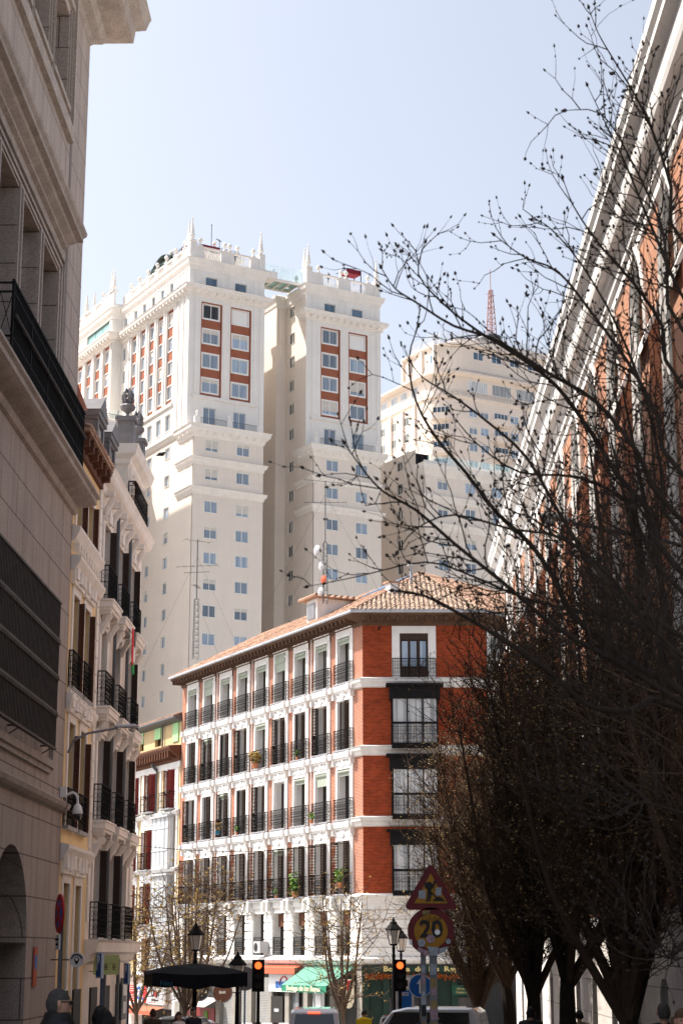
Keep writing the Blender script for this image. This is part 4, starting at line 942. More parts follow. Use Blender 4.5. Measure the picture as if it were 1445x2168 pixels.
# round projecting pub signs, other shop signs
def round_sign(label, p, r, rz, txts, board='ink', letter='cream_paint', rim='steel', grp=None):
    t = thing('round_sign', label, 'sign', p, rz, grp); a = MB(); disc(a, 0, 0, r, -.06, .06); b = a.build('board', board, t)
    a = MB(); n = 32; a.tube([(r * math.cos(2 * PI * k / n), -.05, r * math.sin(2 * PI * k / n)) for k in range(n + 1)], .035, 5, cap=False); a.build('rim', rim, t)
    for tx, s_, z in txts: lettering(tx, s_, letter, b, (0, -.075, z), 0, bold=.005)
    a = MB(); a.tube([(r, 0, 0), (r + .5, 0, 0)], .03, 5); a.build('bracket', 'iron', t); return t
pg = BP(-19.6, -1.1, -.55)
round_sign('black round pub sign with pale lettering and a harp, left of the traffic light', pg, .62, R(-8), [('GUINNESS', .2, -.08), ('EST 1759', .1, -.3)])
a = MB(); a.plate([(-.1, .1), (.12, .02), (.14, .32), (.05, .42), (-.08, .4)], -.085, -.065); o_ = a.build('emblem', 'gold_paint'); o_.parent = [o for o in bpy.data.objects if o.name.startswith('round_sign')][-1]
round_sign('dark brown round sign hanging right of the black pub sign', BP(-16.0, -1.1, -.6), .58, R(-8), [('BAR', .22, 0)], board='wood_brown', letter='cream_plaster')
round_sign('pale round sign with small red lettering above the black parasol', BP(-24.2, -.5, .55), .72, R(-20), [('COLECCION', .22, 0)], board='sign_grey', letter='sign_red')
hs = thing('hanging_sign', 'cream shield shaped sign hanging at the brick corner with a crest', 'sign', BP(.1, -.9, -.4), R(-3)); a = MB()
a.plate([(-.27, .75), (-.27, -.35), (-.16, -.62), (0, -.7), (.16, -.62), (.27, -.35), (.27, .75)], -.03, .03); a.build('board', 'cream_paint', hs)
a = MB(); a.plate([(-.2, .68), (-.2, .3), (0, .12), (.2, .3), (.2, .68)], -.045, -.03); a.build('crest', 'sign_red', hs)
a = MB(); a.tube([(0, 0, .8), (0, .9, .8)], .03, 5); a.tube([(0, .45, .8), (0, .02, .72)], .02, 4); a.build('bracket', 'iron', hs)
bn = thing('banner', 'white and orange slanting banner leaning inside the wine shop doorway', 'banner', BP(-2.9, -1.2, 0), RZB); a = MB()
a.plate([(-.3, -.5), (.1, -2.7), (.55, -2.7), (.35, -.5)], -.02, .02); a.build('cloth', 'sign_white', bn); a = MB(); a.plate([(-.12, -1.6), (.1, -2.65), (.5, -2.65), (.42, -1.45), (.2, -1.85)], -.035, -.025); a.build('stripe', 'awning_orange', bn)

# masts on the roof of the brick house
ms = thing('antenna_mast', 'tall guyed lattice mast left, carrying bare yagi aerials above the brick house roof', 'antenna mast', (-10.75, 108, 19.2), R(20))
a = MB(); lattice(a, 0, 0, 0, 3.8, .16, .12, 10, .018); a.tube([(0, 0, 3.8), (0, 0, 7.6)], .035, 5); a.build('mast', 'iron_grey', ms)
def yagi(name, parent, z, L, n, ang, w_=.5, m='iron_grey'):
    a = MB(); a.tube([(-L / 2, 0, 0), (L / 2, 0, 0)], .016, 4)
    for k in range(n): x = -L / 2 + L * k / (n - 1); q = w_ * (1 - .4 * k / n); a.tube([(x, -q, 0), (x, q, 0)], .01, 3)
    return a.build(name, m, parent, (0, 0, z), ang)
yagi('aerial', ms, 7.5, 1.7, 3, R(10)); yagi('aerial', ms, 5.9, 2.6, 6, R(150)); yagi('aerial', ms, 5.5, 1.6, 9, R(-30), .25); yagi('aerial', ms, 4.6, 1.2, 8, R(60), .2)
a = MB(); [a.tube([(0, 0, z), (x, y, -.5)], .007, 3) for z, x, y in ((6.5, -3, 1), (6.5, 3, -1), (3.8, 2.5, 2))]; a.build('guy_wire', 'iron_grey', ms)
ms = thing('antenna_mast', 'mast with four satellite dishes above the brick house roof', 'antenna mast', (-2.55, 99.5, 21.0), R(15))
a = MB(); lattice(a, 0, 0, 0, 3.6, .12, .1, 9, .018); a.tube([(0, 0, 3.6), (0, 0, 7.3)], .03, 5); a.build('mast', 'iron_grey', ms)
yagi('aerial', ms, 7.25, 2.6, 4, R(5), .6); yagi('aerial', ms, 6.0, 2.4, 6, R(165)); yagi('aerial', ms, 5.0, .5, 9, R(80), .16)
a = MB(); [a.tube([(0, 0, z), (x, y, -.5)], .007, 3) for z, x, y in ((6.5, -3.4, 1), (6.5, 3.6, -1), (3.8, 2.5, 2), (3.8, -2.5, -1))]; a.build('guy_wire', 'iron_grey', ms)
for z, r_, m_, x in ((3.1, .29, 'sign_grey', -.22), (2.2, .27, 'sign_grey', .05), (1.4, .24, 'awning_orange', .18), (.7, .24, 'sign_grey', .0)):
    a = MB(); vs = []; fs = []
    for i in range(4):
        rr = r_ * i / 3
        for k in range(14): vs.append((rr * math.cos(2 * PI * k / 14), .25 * rr * rr / r_ - .12, rr * math.sin(2 * PI * k / 14) * 1.1))
    fs = [(i * 14 + k, i * 14 + (k + 1) % 14, (i + 1) * 14 + (k + 1) % 14, (i + 1) * 14 + k) for i in range(3) for k in range(14)]
    a.mesh(vs, fs); a.tube([(0, -.1, 0), (0, -.45, -.1)], .015, 3)
    a.build('dish', m_, ms, (x - .25, -.1, z), R(-62))

# ------------------------------------------------------------------ yellow brick house next to it
YH = thing('apartment_house', 'narrow yellow brick house with crimson shutters, left of the red brick house', 'apartment house', BP(-26.4, 0, GB), RZB)
def YHp(mb, name, mats, **k): return mb.build(name, mats, YH, (26.4, 0, -GB), **k)
yo = [(-28.83, -27.33, 10.95, 13.55), (-32.5, -30.9, 10.95, 13.55), (-35.8, -34.2, 10.95, 13.55), (-32.9, -31.1, 7.1, 9.8), (-35.9, -34.4, 7.1, 9.8), (-32.9, -31.1, 3.5, 6.2), (-35.9, -34.4, 3.5, 6.2), (-32.9, -31.1, .3, 2.6), (-28.8, -27.4, .3, 2.6)]
yg = [(-27.95, -26.85, 15.35, 16.6), (-31.4, -30.2, 15.35, 16.6), (-34.5, -33.6, 15.35, 16.6)]
a = MB(); a.facade(-40, -26.42, .1, 16.9, yo + yg, .3, y=.02); YHp(a, 'wall', 'yellow_brick')
a = MB(); a.box(-40, -26.5, .5, 11, GB, 16.8); YHp(a, 'core', 'cream_plaster')
a = MB(); a.sweep([(-40, 0), (-26.42, 0)], [(0, 14.0), (.1, 14.1), (.1, 14.25), (.75, 14.7), (.85, 14.85), (.85, 14.98), (0, 15.05)])
for k in range(28): a.box(-40 + k * .48, -39.86 + k * .48, -.74, 0, 14.22, 14.68)
YHp(a, 'cornice', 'wood_red' if 0 else 'wood_brown')
a = MB(); a.sweep([(-40, 0), (-26.3, 0)], [(0, 16.6), (.5, 16.75), (.62, 16.85), (.6, 16.95), (0, 17.0)]); YHp(a, 'gutter', 'iron_grey')
a = MB(); a.face([(-40, -.6, 16.9), (-26.4, -.6, 16.9), (-26.4, 5, 18.8), (-40, 5, 18.8)]); tile_roof(a, -40, -26.4, lambda u: 5, 16.93, .34, d0=-.6, seed=9, r=.12); YHp(a, 'roof', 'tile')
a = MB(); a.box(-31, -30.8, 3, 3.2, 18, 18.9); YHp(a, 'flue', 'wood_brown')
for o in yg: a = MB(); a.box(o[0] + .02, o[1] - .02, -.05, .12, o[2] + (.5 if o[0] < -30 else 0), o[3]); YHp(a, 'blind', 'blind_lime')
for o in yg: window(YH, (o[0] + 26.4, .02, o[2] - GB), o[1] - o[0], o[3] - o[2], y=.2, frame='wood_brown', pane='pane_dark', sill=False)
RSH = shutter_data(.5, 2.55, m='wood_red'); YB = balcony_data(1.9, .5, 1.1, scroll=False)
for o in yo:
    a = MB(); a.box(o[0] - .25, o[0] - .004, -.05, .03, o[2], o[3] + .3); a.box(o[1] + .004, o[1] + .25, -.05, .03, o[2], o[3] + .3); a.box(o[0] - .003, o[1] + .003, -.05, .03, o[3] + .004, o[3] + .3)
    if o[3] < 11: a.box(o[0] - .15, o[1] + .15, -.1, .03, o[3] + .3, o[3] + .85)
    YHp(a, 'surround', 'white_plaster')
    window(YH, (o[0] + 26.4, .02, o[2] - GB), o[1] - o[0], o[3] - o[2], y=.22, mull=1, rail=1, fr=.09, frame='wood_red', pane='pane_dark', sill=False)
    if o[2] > 3:
        cx_ = (o[0] + o[1]) / 2 + 26.4
        inst('shutter', RSH, YH, (o[0] + 26.42, 0, o[2] - GB), R(-50)); inst('shutter', RSH, YH, (o[1] + 26.38, 0, o[2] - GB), R(-120)); put_balcony(YH, YB, (cx_, 0, o[2] - GB))
a = MB(); a.box(-40, -26.45, -.06, .03, 13.62, 14.0)
for z in (10.5, 6.8, 3.1, 0): a.sweep([(-40, 0), (-26.45, 0)], [(0, z), (.15, z + .05), (.3, z + .25), (0, z + .35)])
for x in (-33.4, -30.0, -26.85): a.box(x - .15, x + .15, -.05, .03, 0, 13.6)
YHp(a, 'string_course', 'white_plaster')
for z, h in ((7.1, 3.3), (3.5, 3.1), (.1, 2.6)):
    a = MB(); a.box(-30.3, -27.3, -.45, 0, z - .1, z + .12); a.box(-30.45, -27.15, -.58, 0, z + h, z + h + .12)
    for x in (-30.3, -29.55, -28.8, -28.05, -27.36): a.box(x, x + .06, -.45, -.39, z + .12, z + h)
    for x in (-30.3, -27.36): a.box(x, x + .06, -.08, -.0, z + .12, z + h)
    a.box(-30.3, -27.3, -.47, -.39, z + 1.1, z + 1.2); a.box(-30.3, -27.3, -.46, -.39, z + h - .75, z + h - .68); b = YHp(a, 'glazed_bay', 'sign_grey')
    a = MB(); a.box(-30.24, -27.36, -.42, -.4, z + .12, z + h); a.box(-30.28, -30.26, -.39, -.08, z + .12, z + h); a.box(-27.34, -27.32, -.39, -.08, z + .12, z + h); a.build('pane', 'pane_white_curtain', b)
a = MB(); a.tube([(-30.55, -.12, 0), (-30.55, -.12, 13.7)], .06, 6); a.tube([(-30.55, -.12, 13.7), (-30.55, -.5, 14.1)], .12, 6); a.tube([(-29.6, -.12, 15), (-29.6, -.12, 16.8)], .06, 6); YHp(a, 'drain_pipe', 'iron_grey')
# its ground floor: shop signs
a = MB(); a.box(-40, -26.5, .05, .4, GB, 0); YHp(a, 'shop_front', 'cream_plaster'); a = MB(); a.box(-32.5, -27.2, .0, .04, -2.9, -1.9); YHp(a, 'shop_window', 'shop_dark')
so1 = thing('shop_sign', 'long white sign with a big red oval and the word Otori on grey', 'shop sign', BP(-32.9, -.3, -1.6), RZB)
a = MB(); a.box(0, 5.4, -.1, .05, 0, 1.25); a.build('board', 'sign_white', so1)
a = MB(); a.box(2.6, 5.3, -.14, -.1, .12, 1.1); b = a.build('panel', 'sign_grey', so1); lettering('Otori', .62, 'ink', b, (3.95, -.16, .7), 0, bold=.02); lettering('Sabores Japoneses', .17, 'ink', b, (3.95, -.16, .28), 0)
lettering('Ot', 1.2, 'sign_blue', so1, (.95, -.12, .62), 0, bold=.02)
a = MB(); disc(a, 2.0, .62, .58, -.14, -.1, 24, sx=.62); a.build('oval', 'sign_red', so1); a = MB(); disc(a, 4.12, .68, .2, -.2, -.17, 16); a.build('dot', 'sign_red', so1)
so2_ = thing('shutter_sign', 'red slatted sign board left of the white sign', 'sign', BP(-34.6, -.3, -1.5), RZB)
a = MB(); [a.box(0, 1.5, -.08, .0, k * .14, k * .14 + .1) for k in range(8)]; a.build('slats', 'sign_red', so2_)
aw = thing('awning', 'thin orange and white folded awning below the long white sign', 'awning', BP(0, 0, 0), RZB); a = MB(); a.mesh([(-35.3, -.3, -1.75), (-27.6, -.3, -1.75), (-27.6, -1.1, -2.0), (-35.3, -1.1, -2.0), (-27.6, -1.1, -2.25), (-35.3, -1.1, -2.25)], [(0, 3, 2, 1), (3, 5, 4, 2)]); a.build('cloth', 'awning_orange', aw)
tp = thing('advert_totem', 'bright red advertising panel with a yellow label by the shops', 'totem', BP(-35.9, -2.2, GB), RZB); a = MB(); a.box(0, .8, -.1, .1, .1, 1.75); a.build('board', 'sign_red', tp); a = MB(); a.box(.15, .65, -.13, -.1, .5, .8); a.build('label', 'sign_yellow', tp)
vs_ = thing('shop_sign', 'white vertical sign with a red heart shape behind the parasol post', 'shop sign', BP(-25.3, -.6, -1.3), RZB); a = MB(); a.box(0, 1.9, -.08, .04, 0, 1.4); a.build('board', 'sign_grey', vs_); a = MB(); disc(a, .8, 1.0, .25, -.12, -.08, 16); a.build('heart', 'sign_red', vs_); lettering('COPAS', .42, 'ink', vs_, (.95, -.1, .4), 0)
sp = thing('shop_awning', 'small black awning over the dark red pub front', 'awning', BP(-22, -.2, 0), RZB); a = MB(); a.mesh([(-.2, 0, -1.0), (3.4, 0, -1.0), (3.4, -1, -1.5), (-.2, -1, -1.5)], [(0, 3, 2, 1)]); a.build('cloth', 'cream_plaster', sp)
a = MB(); a.box(-24.5, -19.5, -.16, -.1, -2.9, -1.6); BHp(a, 'pub_front', 'wood_red'); a = MB(); a.box(-21.1, -20.5, -.2, -.15, -2.6, -1.8); BHp(a, 'lit_panel', 'leaf_green')

# ------------------------------------------------------------------ left side of the street: granite building
XL = -8.8; RL = R(90)
def street_building(name, label, cat, y0):
    t = thing(name, label, cat, (XL, y0, gz(y0)), RL)
    def put(mb, nm, mats, parent=None, dx=0, dy=0, **k): return mb.build(nm, mats, parent or t, (-y0 + dx, dy, -gz(y0)), **k)
    return t, put
GY, gput = street_building('granite_building', 'massive brown granite building with a window grille, iron balcony and arched doorway, near left', 'building', 12)
g1 = [(44.9 - 3.0 * k, 47.2 - 3.0 * k, 25.7, 28.6) for k in range(8)]
g2 = [(44.62 - 2.85 * k, 46.96 - 2.85 * k, 14.6, 20.42) for k in range(9)]
gg = [(38.2, 47.5, 7.1, 10.9), (26, 36, 7.1, 10.9)]
a = MB(); a.facade(12, 50.9, 5.6, 31, g1 + g2 + gg, .75); 
AR = [(41.75, 46.45), (34.2, 38.9), (26.6, 31.3)]
a.facade(12, 50.9, gz(50) - 1, 1.9, [(p, q, gz(50) - 1, 1.9) for p, q in AR], 1.3)
z_t = 5.6; cur = 12
for p, q in reversed(AR):
    a.face([(cur, 0, 1.9), (p, 0, 1.9), (p, 0, z_t), (cur, 0, z_t)]); cur = q; r0 = (q - p) / 2; c0 = (p + q) / 2; n = 20
    for k in range(n):
        t0, t1 = PI - PI * k / n, PI - PI * (k + 1) / n; A = (c0 + r0 * math.cos(t0), 1.9 + r0 * math.sin(t0)); B = (c0 + r0 * math.cos(t1), 1.9 + r0 * math.sin(t1))
        a.face([(A[0], 0, A[1]), (B[0], 0, B[1]), (B[0], 0, z_t), (A[0], 0, z_t)]); a.face([(A[0], 0, A[1]), (A[0], 1.3, A[1]), (B[0], 1.3, B[1]), (B[0], 0, B[1])])
a.face([(cur, 0, 1.9), (50.9, 0, 1.9), (50.9, 0, z_t), (cur, 0, z_t)])
gput(a, 'wall', 'granite')
a = MB(); a.box(12, 50.85, .8, 14, 5.7, 31); a.box(12, 50.9, 1.35, 14, gz(50) - 1, 5.7); a.box(50.6, 50.88, .02, 1.4, gz(50) - 1, 31); gput(a, 'core', 'granite_dark')
for o in g1 + g2: b = MB(); b.box(o[0] + .02, o[1] - .02, .68, .72, o[2], o[3]); gput(b, 'window_pane', 'pane_dark')
for k, o in enumerate(g1):
    b = MB(); x0, x1, z0, z1 = o
    for e in (.12, .28): b.box(x0 - e, x0 - e + .05, -.06 if e < .2 else -.1, .02, z0 - .3, z1 + .2); b.box(x1 + e - .05, x1 + e, -.06 if e < .2 else -.1, .02, z0 - .3, z1 + .2)
    b.box(x0 - .2, x1 + .2, -.12, .02, z0 - .16, z0 - .004); gput(b, 'window_surround', 'granite_plain')
a = MB(); a.box(12, 47.8, -.16, .02, 24.75, 25.2); a.box(12, 47.75, -.1, .02, 28.9, 29.1); a.box(47.65, 47.85, -.16, .02, 25.2, 29.6); gput(a, 'sill_course', 'granite_plain')
for k, o in enumerate(g2):
    b = MB(); x0, x1, z0, z1 = o
    b.box(x0 - .14, x0 - .004, -.05, .02, z0, z1 + .1); b.box(x1 + .004, x1 + .14, -.05, .02, z0, z1 + .1); b.box(x1 + .2, x1 + .3, -.09, .02, z0, z1)
    gput(b, 'window_surround', 'granite_plain')
a = MB()
for o_, z in ((.0, 20.5), (.1, 20.66), (.2, 20.86)): a.box(12, 47.2 + o_ * 1.5, -.04 - o_ * .35, .02, z, z + .1); a.box(47.15 + o_ * 1.5, 47.25 + o_ * 1.5, -.04 - o_ * .35, .02, 14.9, z + .1)
gput(a, 'moulding', 'granite_plain')
a = MB(); a.sweep([(12, 0), (47.6, 0), (47.6, .3)], [(0, 21.35), (.12, 21.4), (.12, 21.5), (.3, 21.62), (.34, 21.7), (.5, 21.74), (.5, 21.86), (.58, 21.95), (.6, 22.05), (0, 22.3)])
a.sweep([(12, 0), (50.9, 0), (50.9, 3)], [(0, 14.25), (.1, 14.3), (.14, 14.4), (.14, 14.5), (.42, 14.6), (.5, 14.64), (.62, 14.72), (.62, 14.86), (.7, 14.92), (.7, 15.0), (0, 15.05)])
a.sweep([(12, 0), (50.9, 0), (50.9, 6)], [(0, 29.6), (.12, 29.75), (.35, 29.85), (.45, 30.15), (1.1, 30.3), (1.2, 30.35), (1.25, 30.8), (1.55, 31.0), (1.65, 31.35), (1.7, 31.45), (0, 31.8)])
a.sweep([(12, 0), (50.9, 0), (50.9, 1)], [(0, 5.5), (.12, 5.56), (.2, 5.64), (.24, 5.76), (.1, 5.85), (0, 5.9)])
a.box(12, 48.7, -.14, .02, 6.55, 6.75); a.box(12, 48.6, -.08, .02, 6.4, 6.55); a.box(48.6, 48.75, -.12, .02, 6.5, 11.1)
gput(a, 'cornice', 'granite_plain')
a = MB(); a.box(48.1, 48.42, -.015, .003, 15.05, 29.6); gput(a, 'groove_shade', 'granite_dark')  # flat strip, its dark colour paints the shade of a recess
# iron balcony in front of the tall windows
bl = MB(); x0, x1, y0, zb_, zt_ = 38.4, 48.8, -.6, 15.0, 16.72
for z in (zb_ + .12, zb_ + .42, zt_ - .22, zt_): bl.box(x0, x1, y0 - .02, y0 + .02, z - .02, z + .02)
bl.box(x0, x1, y0 - .04, y0 + .04, zt_ - .01, zt_ + .05)
n = int((x1 - x0) / .125)
for k in range(n + 1):
    x = x0 + k * (x1 - x0) / n; bl.box(x - .012, x + .012, y0 - .012, y0 + .012, zb_, zt_)
    if k % 2 == 0: bl.tube([(x, y0, zb_ + .14), (x + .12, y0, zb_ + .4)], .01, 3); bl.tube([(x + .12, y0, zb_ + .14), (x, y0, zb_ + .4)], .01, 3); bl.tube([(x, y0, zt_ - .2), (x + .12, y0, zt_)], .01, 3)
    if k % 18 == 0: bl.box(x - .03, x + .03, y0 - .03, y0 + .03, zb_ - .1, zt_ + .08); bl.box(x - .02, x + .02, y0, -.05, zb_, zb_ + .04)
for z in (zb_ + .1, zb_ + .42, zt_ - .22, zt_): bl.box(x1 - .02, x1 + .02, y0, 0, z - .02, z + .02); bl.box(x0 - .02, x0 + .02, y0, 0, z - .02, z + .02)
for q in (0, 1): bl.tube([(x0, y0 + .3 * q, zb_ + .42), (x0, y0 + .3 + .3 * q, zt_ - .22)], .012, 4); bl.tube([(x0, y0 + .3 + .3 * q, zb_ + .42), (x0, y0 + .3 * q, zt_ - .22)], .012, 4)
for k in range(5): bl.box(x1 - .012, x1 + .012, y0 + k * .13, y0 + k * .13 + .02, zb_, zt_)
gput(bl, 'balcony_railing', 'iron')
a = MB(); a.tube([(x0, y0 - .05, zb_ + .95), (x1, y0 - .05, zb_ + 1.02)], .05, 6); gput(a, 'cable', 'rubber')
# window grille
for gx0_, gx1_ in ((38.0, 47.7), (25.8, 36.2)):
    gr = MB(); n = int((gx1_ - gx0_) / .17)
    for k in range(n + 1): x = gx0_ + k * (gx1_ - gx0_) / n; gr.box(x - .016, x + .016, -.33, -.30, 6.98, 11.0)
    for z in (6.98, 7.95, 8.94, 9.93, 10.96): gr.box(gx0_, gx1_, -.36, -.25, z - .03, z + .03)
    for z in (7.95, 8.94, 9.93):
        for k in range(n + 1): x = gx0_ + k * (gx1_ - gx0_) / n; gr.box(x - .045, x + .045, -.36, -.26, z - .12, z - .03)
    for x in (gx0_ + .3, (gx0_ + gx1_) / 2, gx1_ - .4): gr.tube([(x, -.3, 6.98), (x, 0, 6.78)], .02, 4); gr.box(x - .03, x + .03, -.3, .1, 7, 7.04)
    gput(gr, 'window_grille', 'iron_bronze')
    p = MB(); p.box(gx0_ + .2, gx1_ - .2, .5, .54, 7.1, 10.9); gput(p, 'window_pane', 'pane_dark')
for p, q in AR:
    d = MB(); d.box(p + .1, q - .1, 1.1, 1.15, gz(50) - 1, 4.2)
    for k in range(9): d.box(p + .2 + k * .5, p + .26 + k * .5, 1.04, 1.1, gz(50) - 1, 4)
    gput(d, 'door', 'shop_dark')
nt_ = thing('wall_sticker', 'small orange and blue no-parking plate fixed to the granite wall by the arch', 'sign', (XL + .02, 47.6, 1.3), RL)
a = MB(); a.box(-.22, .22, -.03, 0, -.5, .5); a.build('plate', 'awning_orange', nt_); a = MB(); disc(a, 0, .12, .2, -.04, -.03, 20, sx=.9); a.build('symbol', 'sign_blue', nt_)

# ------------------------------------------------------------------ yellow house and white ornate house
def iron_bal(w_, P, h=1.05, scroll=True): return balcony_data(w_, P, h, scroll, brk=False)
YS, yput = street_building('town_house', 'narrow yellow plastered house between the granite building and the ornate cream house', 'house', 50.95)
yops = [(x, x + 1.05, z0, z1) for x in (51.5, 53.6) for z0, z1 in ((.4, 3.6), (5.2, 8.2), (9.25, 12.0), (13.9, 15.4))]
a = MB(); a.facade(50.95, 55.88, gz(51) - .5, 17, yops, .3); yput(a, 'wall', 'yellow_plaster'); a = MB(); a.box(51, 55.85, .35, 12, gz(51) - .5, 16.9); yput(a, 'core', 'yellow_plaster')
for o in yops:
    a = MB(); x0, x1, z0, z1 = o; a.box(x0 - .22, x0 - .004, -.05, .02, z0, z1 + .25); a.box(x1 + .004, x1 + .22, -.05, .02, z0, z1 + .25); a.box(x0 - .003, x1 + .003, -.05, .02, z1 + .004, z1 + .25)
    if 1 < z1 < 13: a.box(x0 - .4, x1 + .4, -.12, .02, z1 + .25, z1 + .95); a.box(x0 - .3, x0 + .1, -.18, -.1, z1 + .4, z1 + .8); a.box(x1 - .1, x1 + .3, -.18, -.1, z1 + .4, z1 + .8); a.plate([(x0 + .3, z1 + .35), (x1 - .3, z1 + .35), ((x0 + x1) / 2, z1 + .85)], -.2, -.1)
    yput(a, 'surround', 'cream_trim')
    window(YS, (x0 - 50.95, 0, z0 - gz(50.95)), x1 - x0, z1 - z0, y=.18, mull=1, rail=1, frame='wood_brown', pane='pane_dark', sill=False)
YSH = shutter_data(.17, 2.7, m='wood_brown', back=True); YBD = iron_bal(1.8, .16)
for x0 in (51.5, 53.6):
    for z0 in (5.2, 9.2): inst('shutter', YSH, YS, (x0 + 1.05 - 50.95, -.03, z0 - gz(50.95)), R(-84))
    sh = inst('shutter', YSH, YS, (x0 + 1.05 - 50.95, -.03, 13.9 - gz(50.95)), R(-70)); sh.scale = (1, 1, .55)
    for z0 in (5.2, 9.2): put_balcony(YS, YBD, (x0 + .52 - 50.95, 0, z0 - gz(50.95)))
for z, o in ((12.6, .3), (4.2, .25), (8.5, .2)): a = MB(); a.sweep([(50.95, 0), (55.9, 0)], [(0, z), (o * .5, z + .1), (o, z + .35), (o, z + .45), (0, z + .5)]); yput(a, 'string_course', 'cream_trim')
a = MB(); z, o = 13.5, .25; a.sweep([(50.95, 0), (55.9, 0)], [(0, z), (o * .5, z + .1), (o, z + .35), (o, z + .45), (0, z + .5)])
for k in range(9): a.box(51.2 + k * .52, 51.35 + k * .52, -.2, .02, 13.25, 13.5)
yput(a, 'cornice', 'cream_trim')
a = MB(); a.box(50.95, 55.88, -.42, 0, 16.9, 17.0); a.face([(50.95, -.44, 17.0), (55.88, -.44, 17.0), (55.88, 4, 18.9), (50.95, 4, 18.9)])
tile_roof(a, 50.95, 55.88, lambda u: 4, 17.03, .42, d0=-.44, seed=4, r=.1); yput(a, 'roof', 'tile')
a = MB()
for k in range(6): x = 51.2 + k * .85; a.plate([(x, 16.5), (x + .16, 16.5), (x + .16, 16.9), (x, 16.9)], -.38, 0); a.tube([(x + .08, -.36, 16.8), (x + .08, -.25, 16.6), (x + .08, -.1, 16.5)], .09, 5)
a.box(50.95, 55.88, -.12, 0, 16.35, 16.55); yput(a, 'eave_bracket', 'wood_brown')
a = MB(); a.box(51.0, 54.6, .5, 4, 16.9, 19.2); a.face([(50.95, .3, 19.15), (54.8, .3, 18.7), (54.8, 4.5, 19.9), (50.95, 4.5, 20.2)]); yput(a, 'attic', 'torre_pink')

WS, wput = street_building('town_house', 'ornate cream corner house with carved balcony corbels, dark dormers and pine cone urns', 'house', 55.9)
WX = [57.0, 60.15, 63.3]; WF = [2.1, 5.77, 9.4, 12.9]; WT = [4.9, 8.45, 12.0, 15.5]; GW = gz(55.9)
wops = [(x, x + 1.3, f, t) for x in WX for f, t in zip(WF, WT)] + [(63.3, 64.6, 17.2, 18.8)]
a = MB(); a.facade(55.9, 66.3, gz(56) - .5, 16.6, wops[:-1], .35); a.facade(62.2, 66.3, 16.6, 19.2, wops[-1:], .35); a.box(62.2, 62.26, .0, .5, 16.6, 19.2); wput(a, 'wall', 'cream_plaster')
a = MB(); a.box(55.95, 66.28, .4, 14, gz(56) - .5, 16.7); a.box(62.25, 66.28, .4, 6, 16.7, 19.6); a.box(66.1, 66.29, .02, .5, gz(56) - .5, 19.3); wput(a, 'core', 'cream_plaster')
def corbel(m, x, z, dep=.34):
    m.plate([(x - .12, z), (x + .12, z), (x + .12, z - .2), (x - .12, z - .2)], -dep - .03, 0); m.tube([(x, -dep + .02, z - .28), (x, -dep * .7, z - .4), (x, -.12, z - .62), (x, -.08, z - .85)], [.12, .11, .1, .06], 7)
    for q in (-.09, .09): m.tube([(x + q, -dep - .02, z - .24), (x + q, -dep + .08, z - .36), (x + q, -.2, z - .45)], .05, 5)
r_ = random.Random(3)
WSH = shutter_data(.22, 2.6, m='wood_dark', back=True); WBD = iron_bal(1.95, .3, 1.1)
for i, (f, t) in enumerate(zip(WF, WT)):
    for k, x in enumerate(WX):
        a = MB(); a.box(x - .3, x - .004, -.06, .02, f, t + .2); a.box(x + 1.304, x + 1.6, -.06, .02, f, t + .2); a.box(x - .003, x + 1.303, -.06, .02, t + .004, t + .2)
        for xx in (x - .18, x + 1.48): corbel(a, xx, WF[i + 1] - .3 if i < 3 else 16.55)
        for _ in range(22):   # carved garlands round the window head
            u = r_.uniform(-.25, 1.55); zz = t + r_.uniform(.12, .62); s_ = r_.uniform(.04, .1)
            if .1 < u < 1.2 and zz < t + .3: zz = t + .4
            a.plate([(x + u - s_, zz), (x + u, zz - s_ * 1.3), (x + u + s_, zz), (x + u, zz + s_ * 1.3)], -.13, -.03)
        if i: a.plate([(x + .35, t + .1), (x + .95, t + .1), (x + .85, t + .55), (x + .45, t + .55)], -.16, -.04)
        wput(a, 'surround', 'cream_trim')
        window(WS, (x - 55.9, 0, f - GW), 1.3, t - f, y=.22, mull=1, rail=1, frame='wood_dark', pane='pane_dark', sill=False)
        if not (i == 2 and k < 2) and not (i == 0 and k == 2):
            for sx_, an in ((1.3, -R(78 + 5 * ((i + k) % 3))),): s1 = inst('shutter', WSH, WS, (x + sx_ - 55.9, -.04, f + .03 - GW), an); s1.scale = (1, 1, (t - f) / 2.66)
        put_balcony(WS, WBD, (x + .65 - 55.9, 0, f - GW))
    a = MB()
    for x in WX:
        if i: a.box(x - .42, x + 1.72, -.44, .0, f - .3, f - .1); a.box(x - .36, x + 1.66, -.38, 0, f - .4, f - .3); a.box(x - .46, x + 1.76, -.48, 0, f - .1, f - .04)
    if i == 0: a.sweep([(55.9, 0), (66.3, 0)], [(0, f - .8), (.15, f - .7), (.2, f - .5), (.38, f - .42), (.42, f - .12), (.5, f - .05), (0, f - .04)])
    wput(a, 'balcony_slab', 'cream_trim')
a = MB(); a.sweep([(55.9, 0), (66.3, 0), (66.3, 3)], [(0, 16.3), (.1, 16.4), (.14, 16.6), (.34, 16.72), (.4, 16.82), (.44, 17.0), (.5, 17.1), (0, 17.2)])
a.sweep([(62.2, 2), (62.2, 0), (66.3, 0), (66.3, 3)], [(0, 18.9), (.1, 19.0), (.12, 19.15), (.32, 19.3), (.38, 19.5), (.42, 19.65), (0, 19.75)])
for z in [2.6 + .55 * k for k in range(25)]:
    a.box(65.6, 66.34, -.06, .02, z, z + .5); a.box(55.92, 56.35, -.05, .02, z, z + .5)
for x in (62.6, 65.3): a.box(x - .12, x + .3, -.1, .02, 17.3, 18.9)
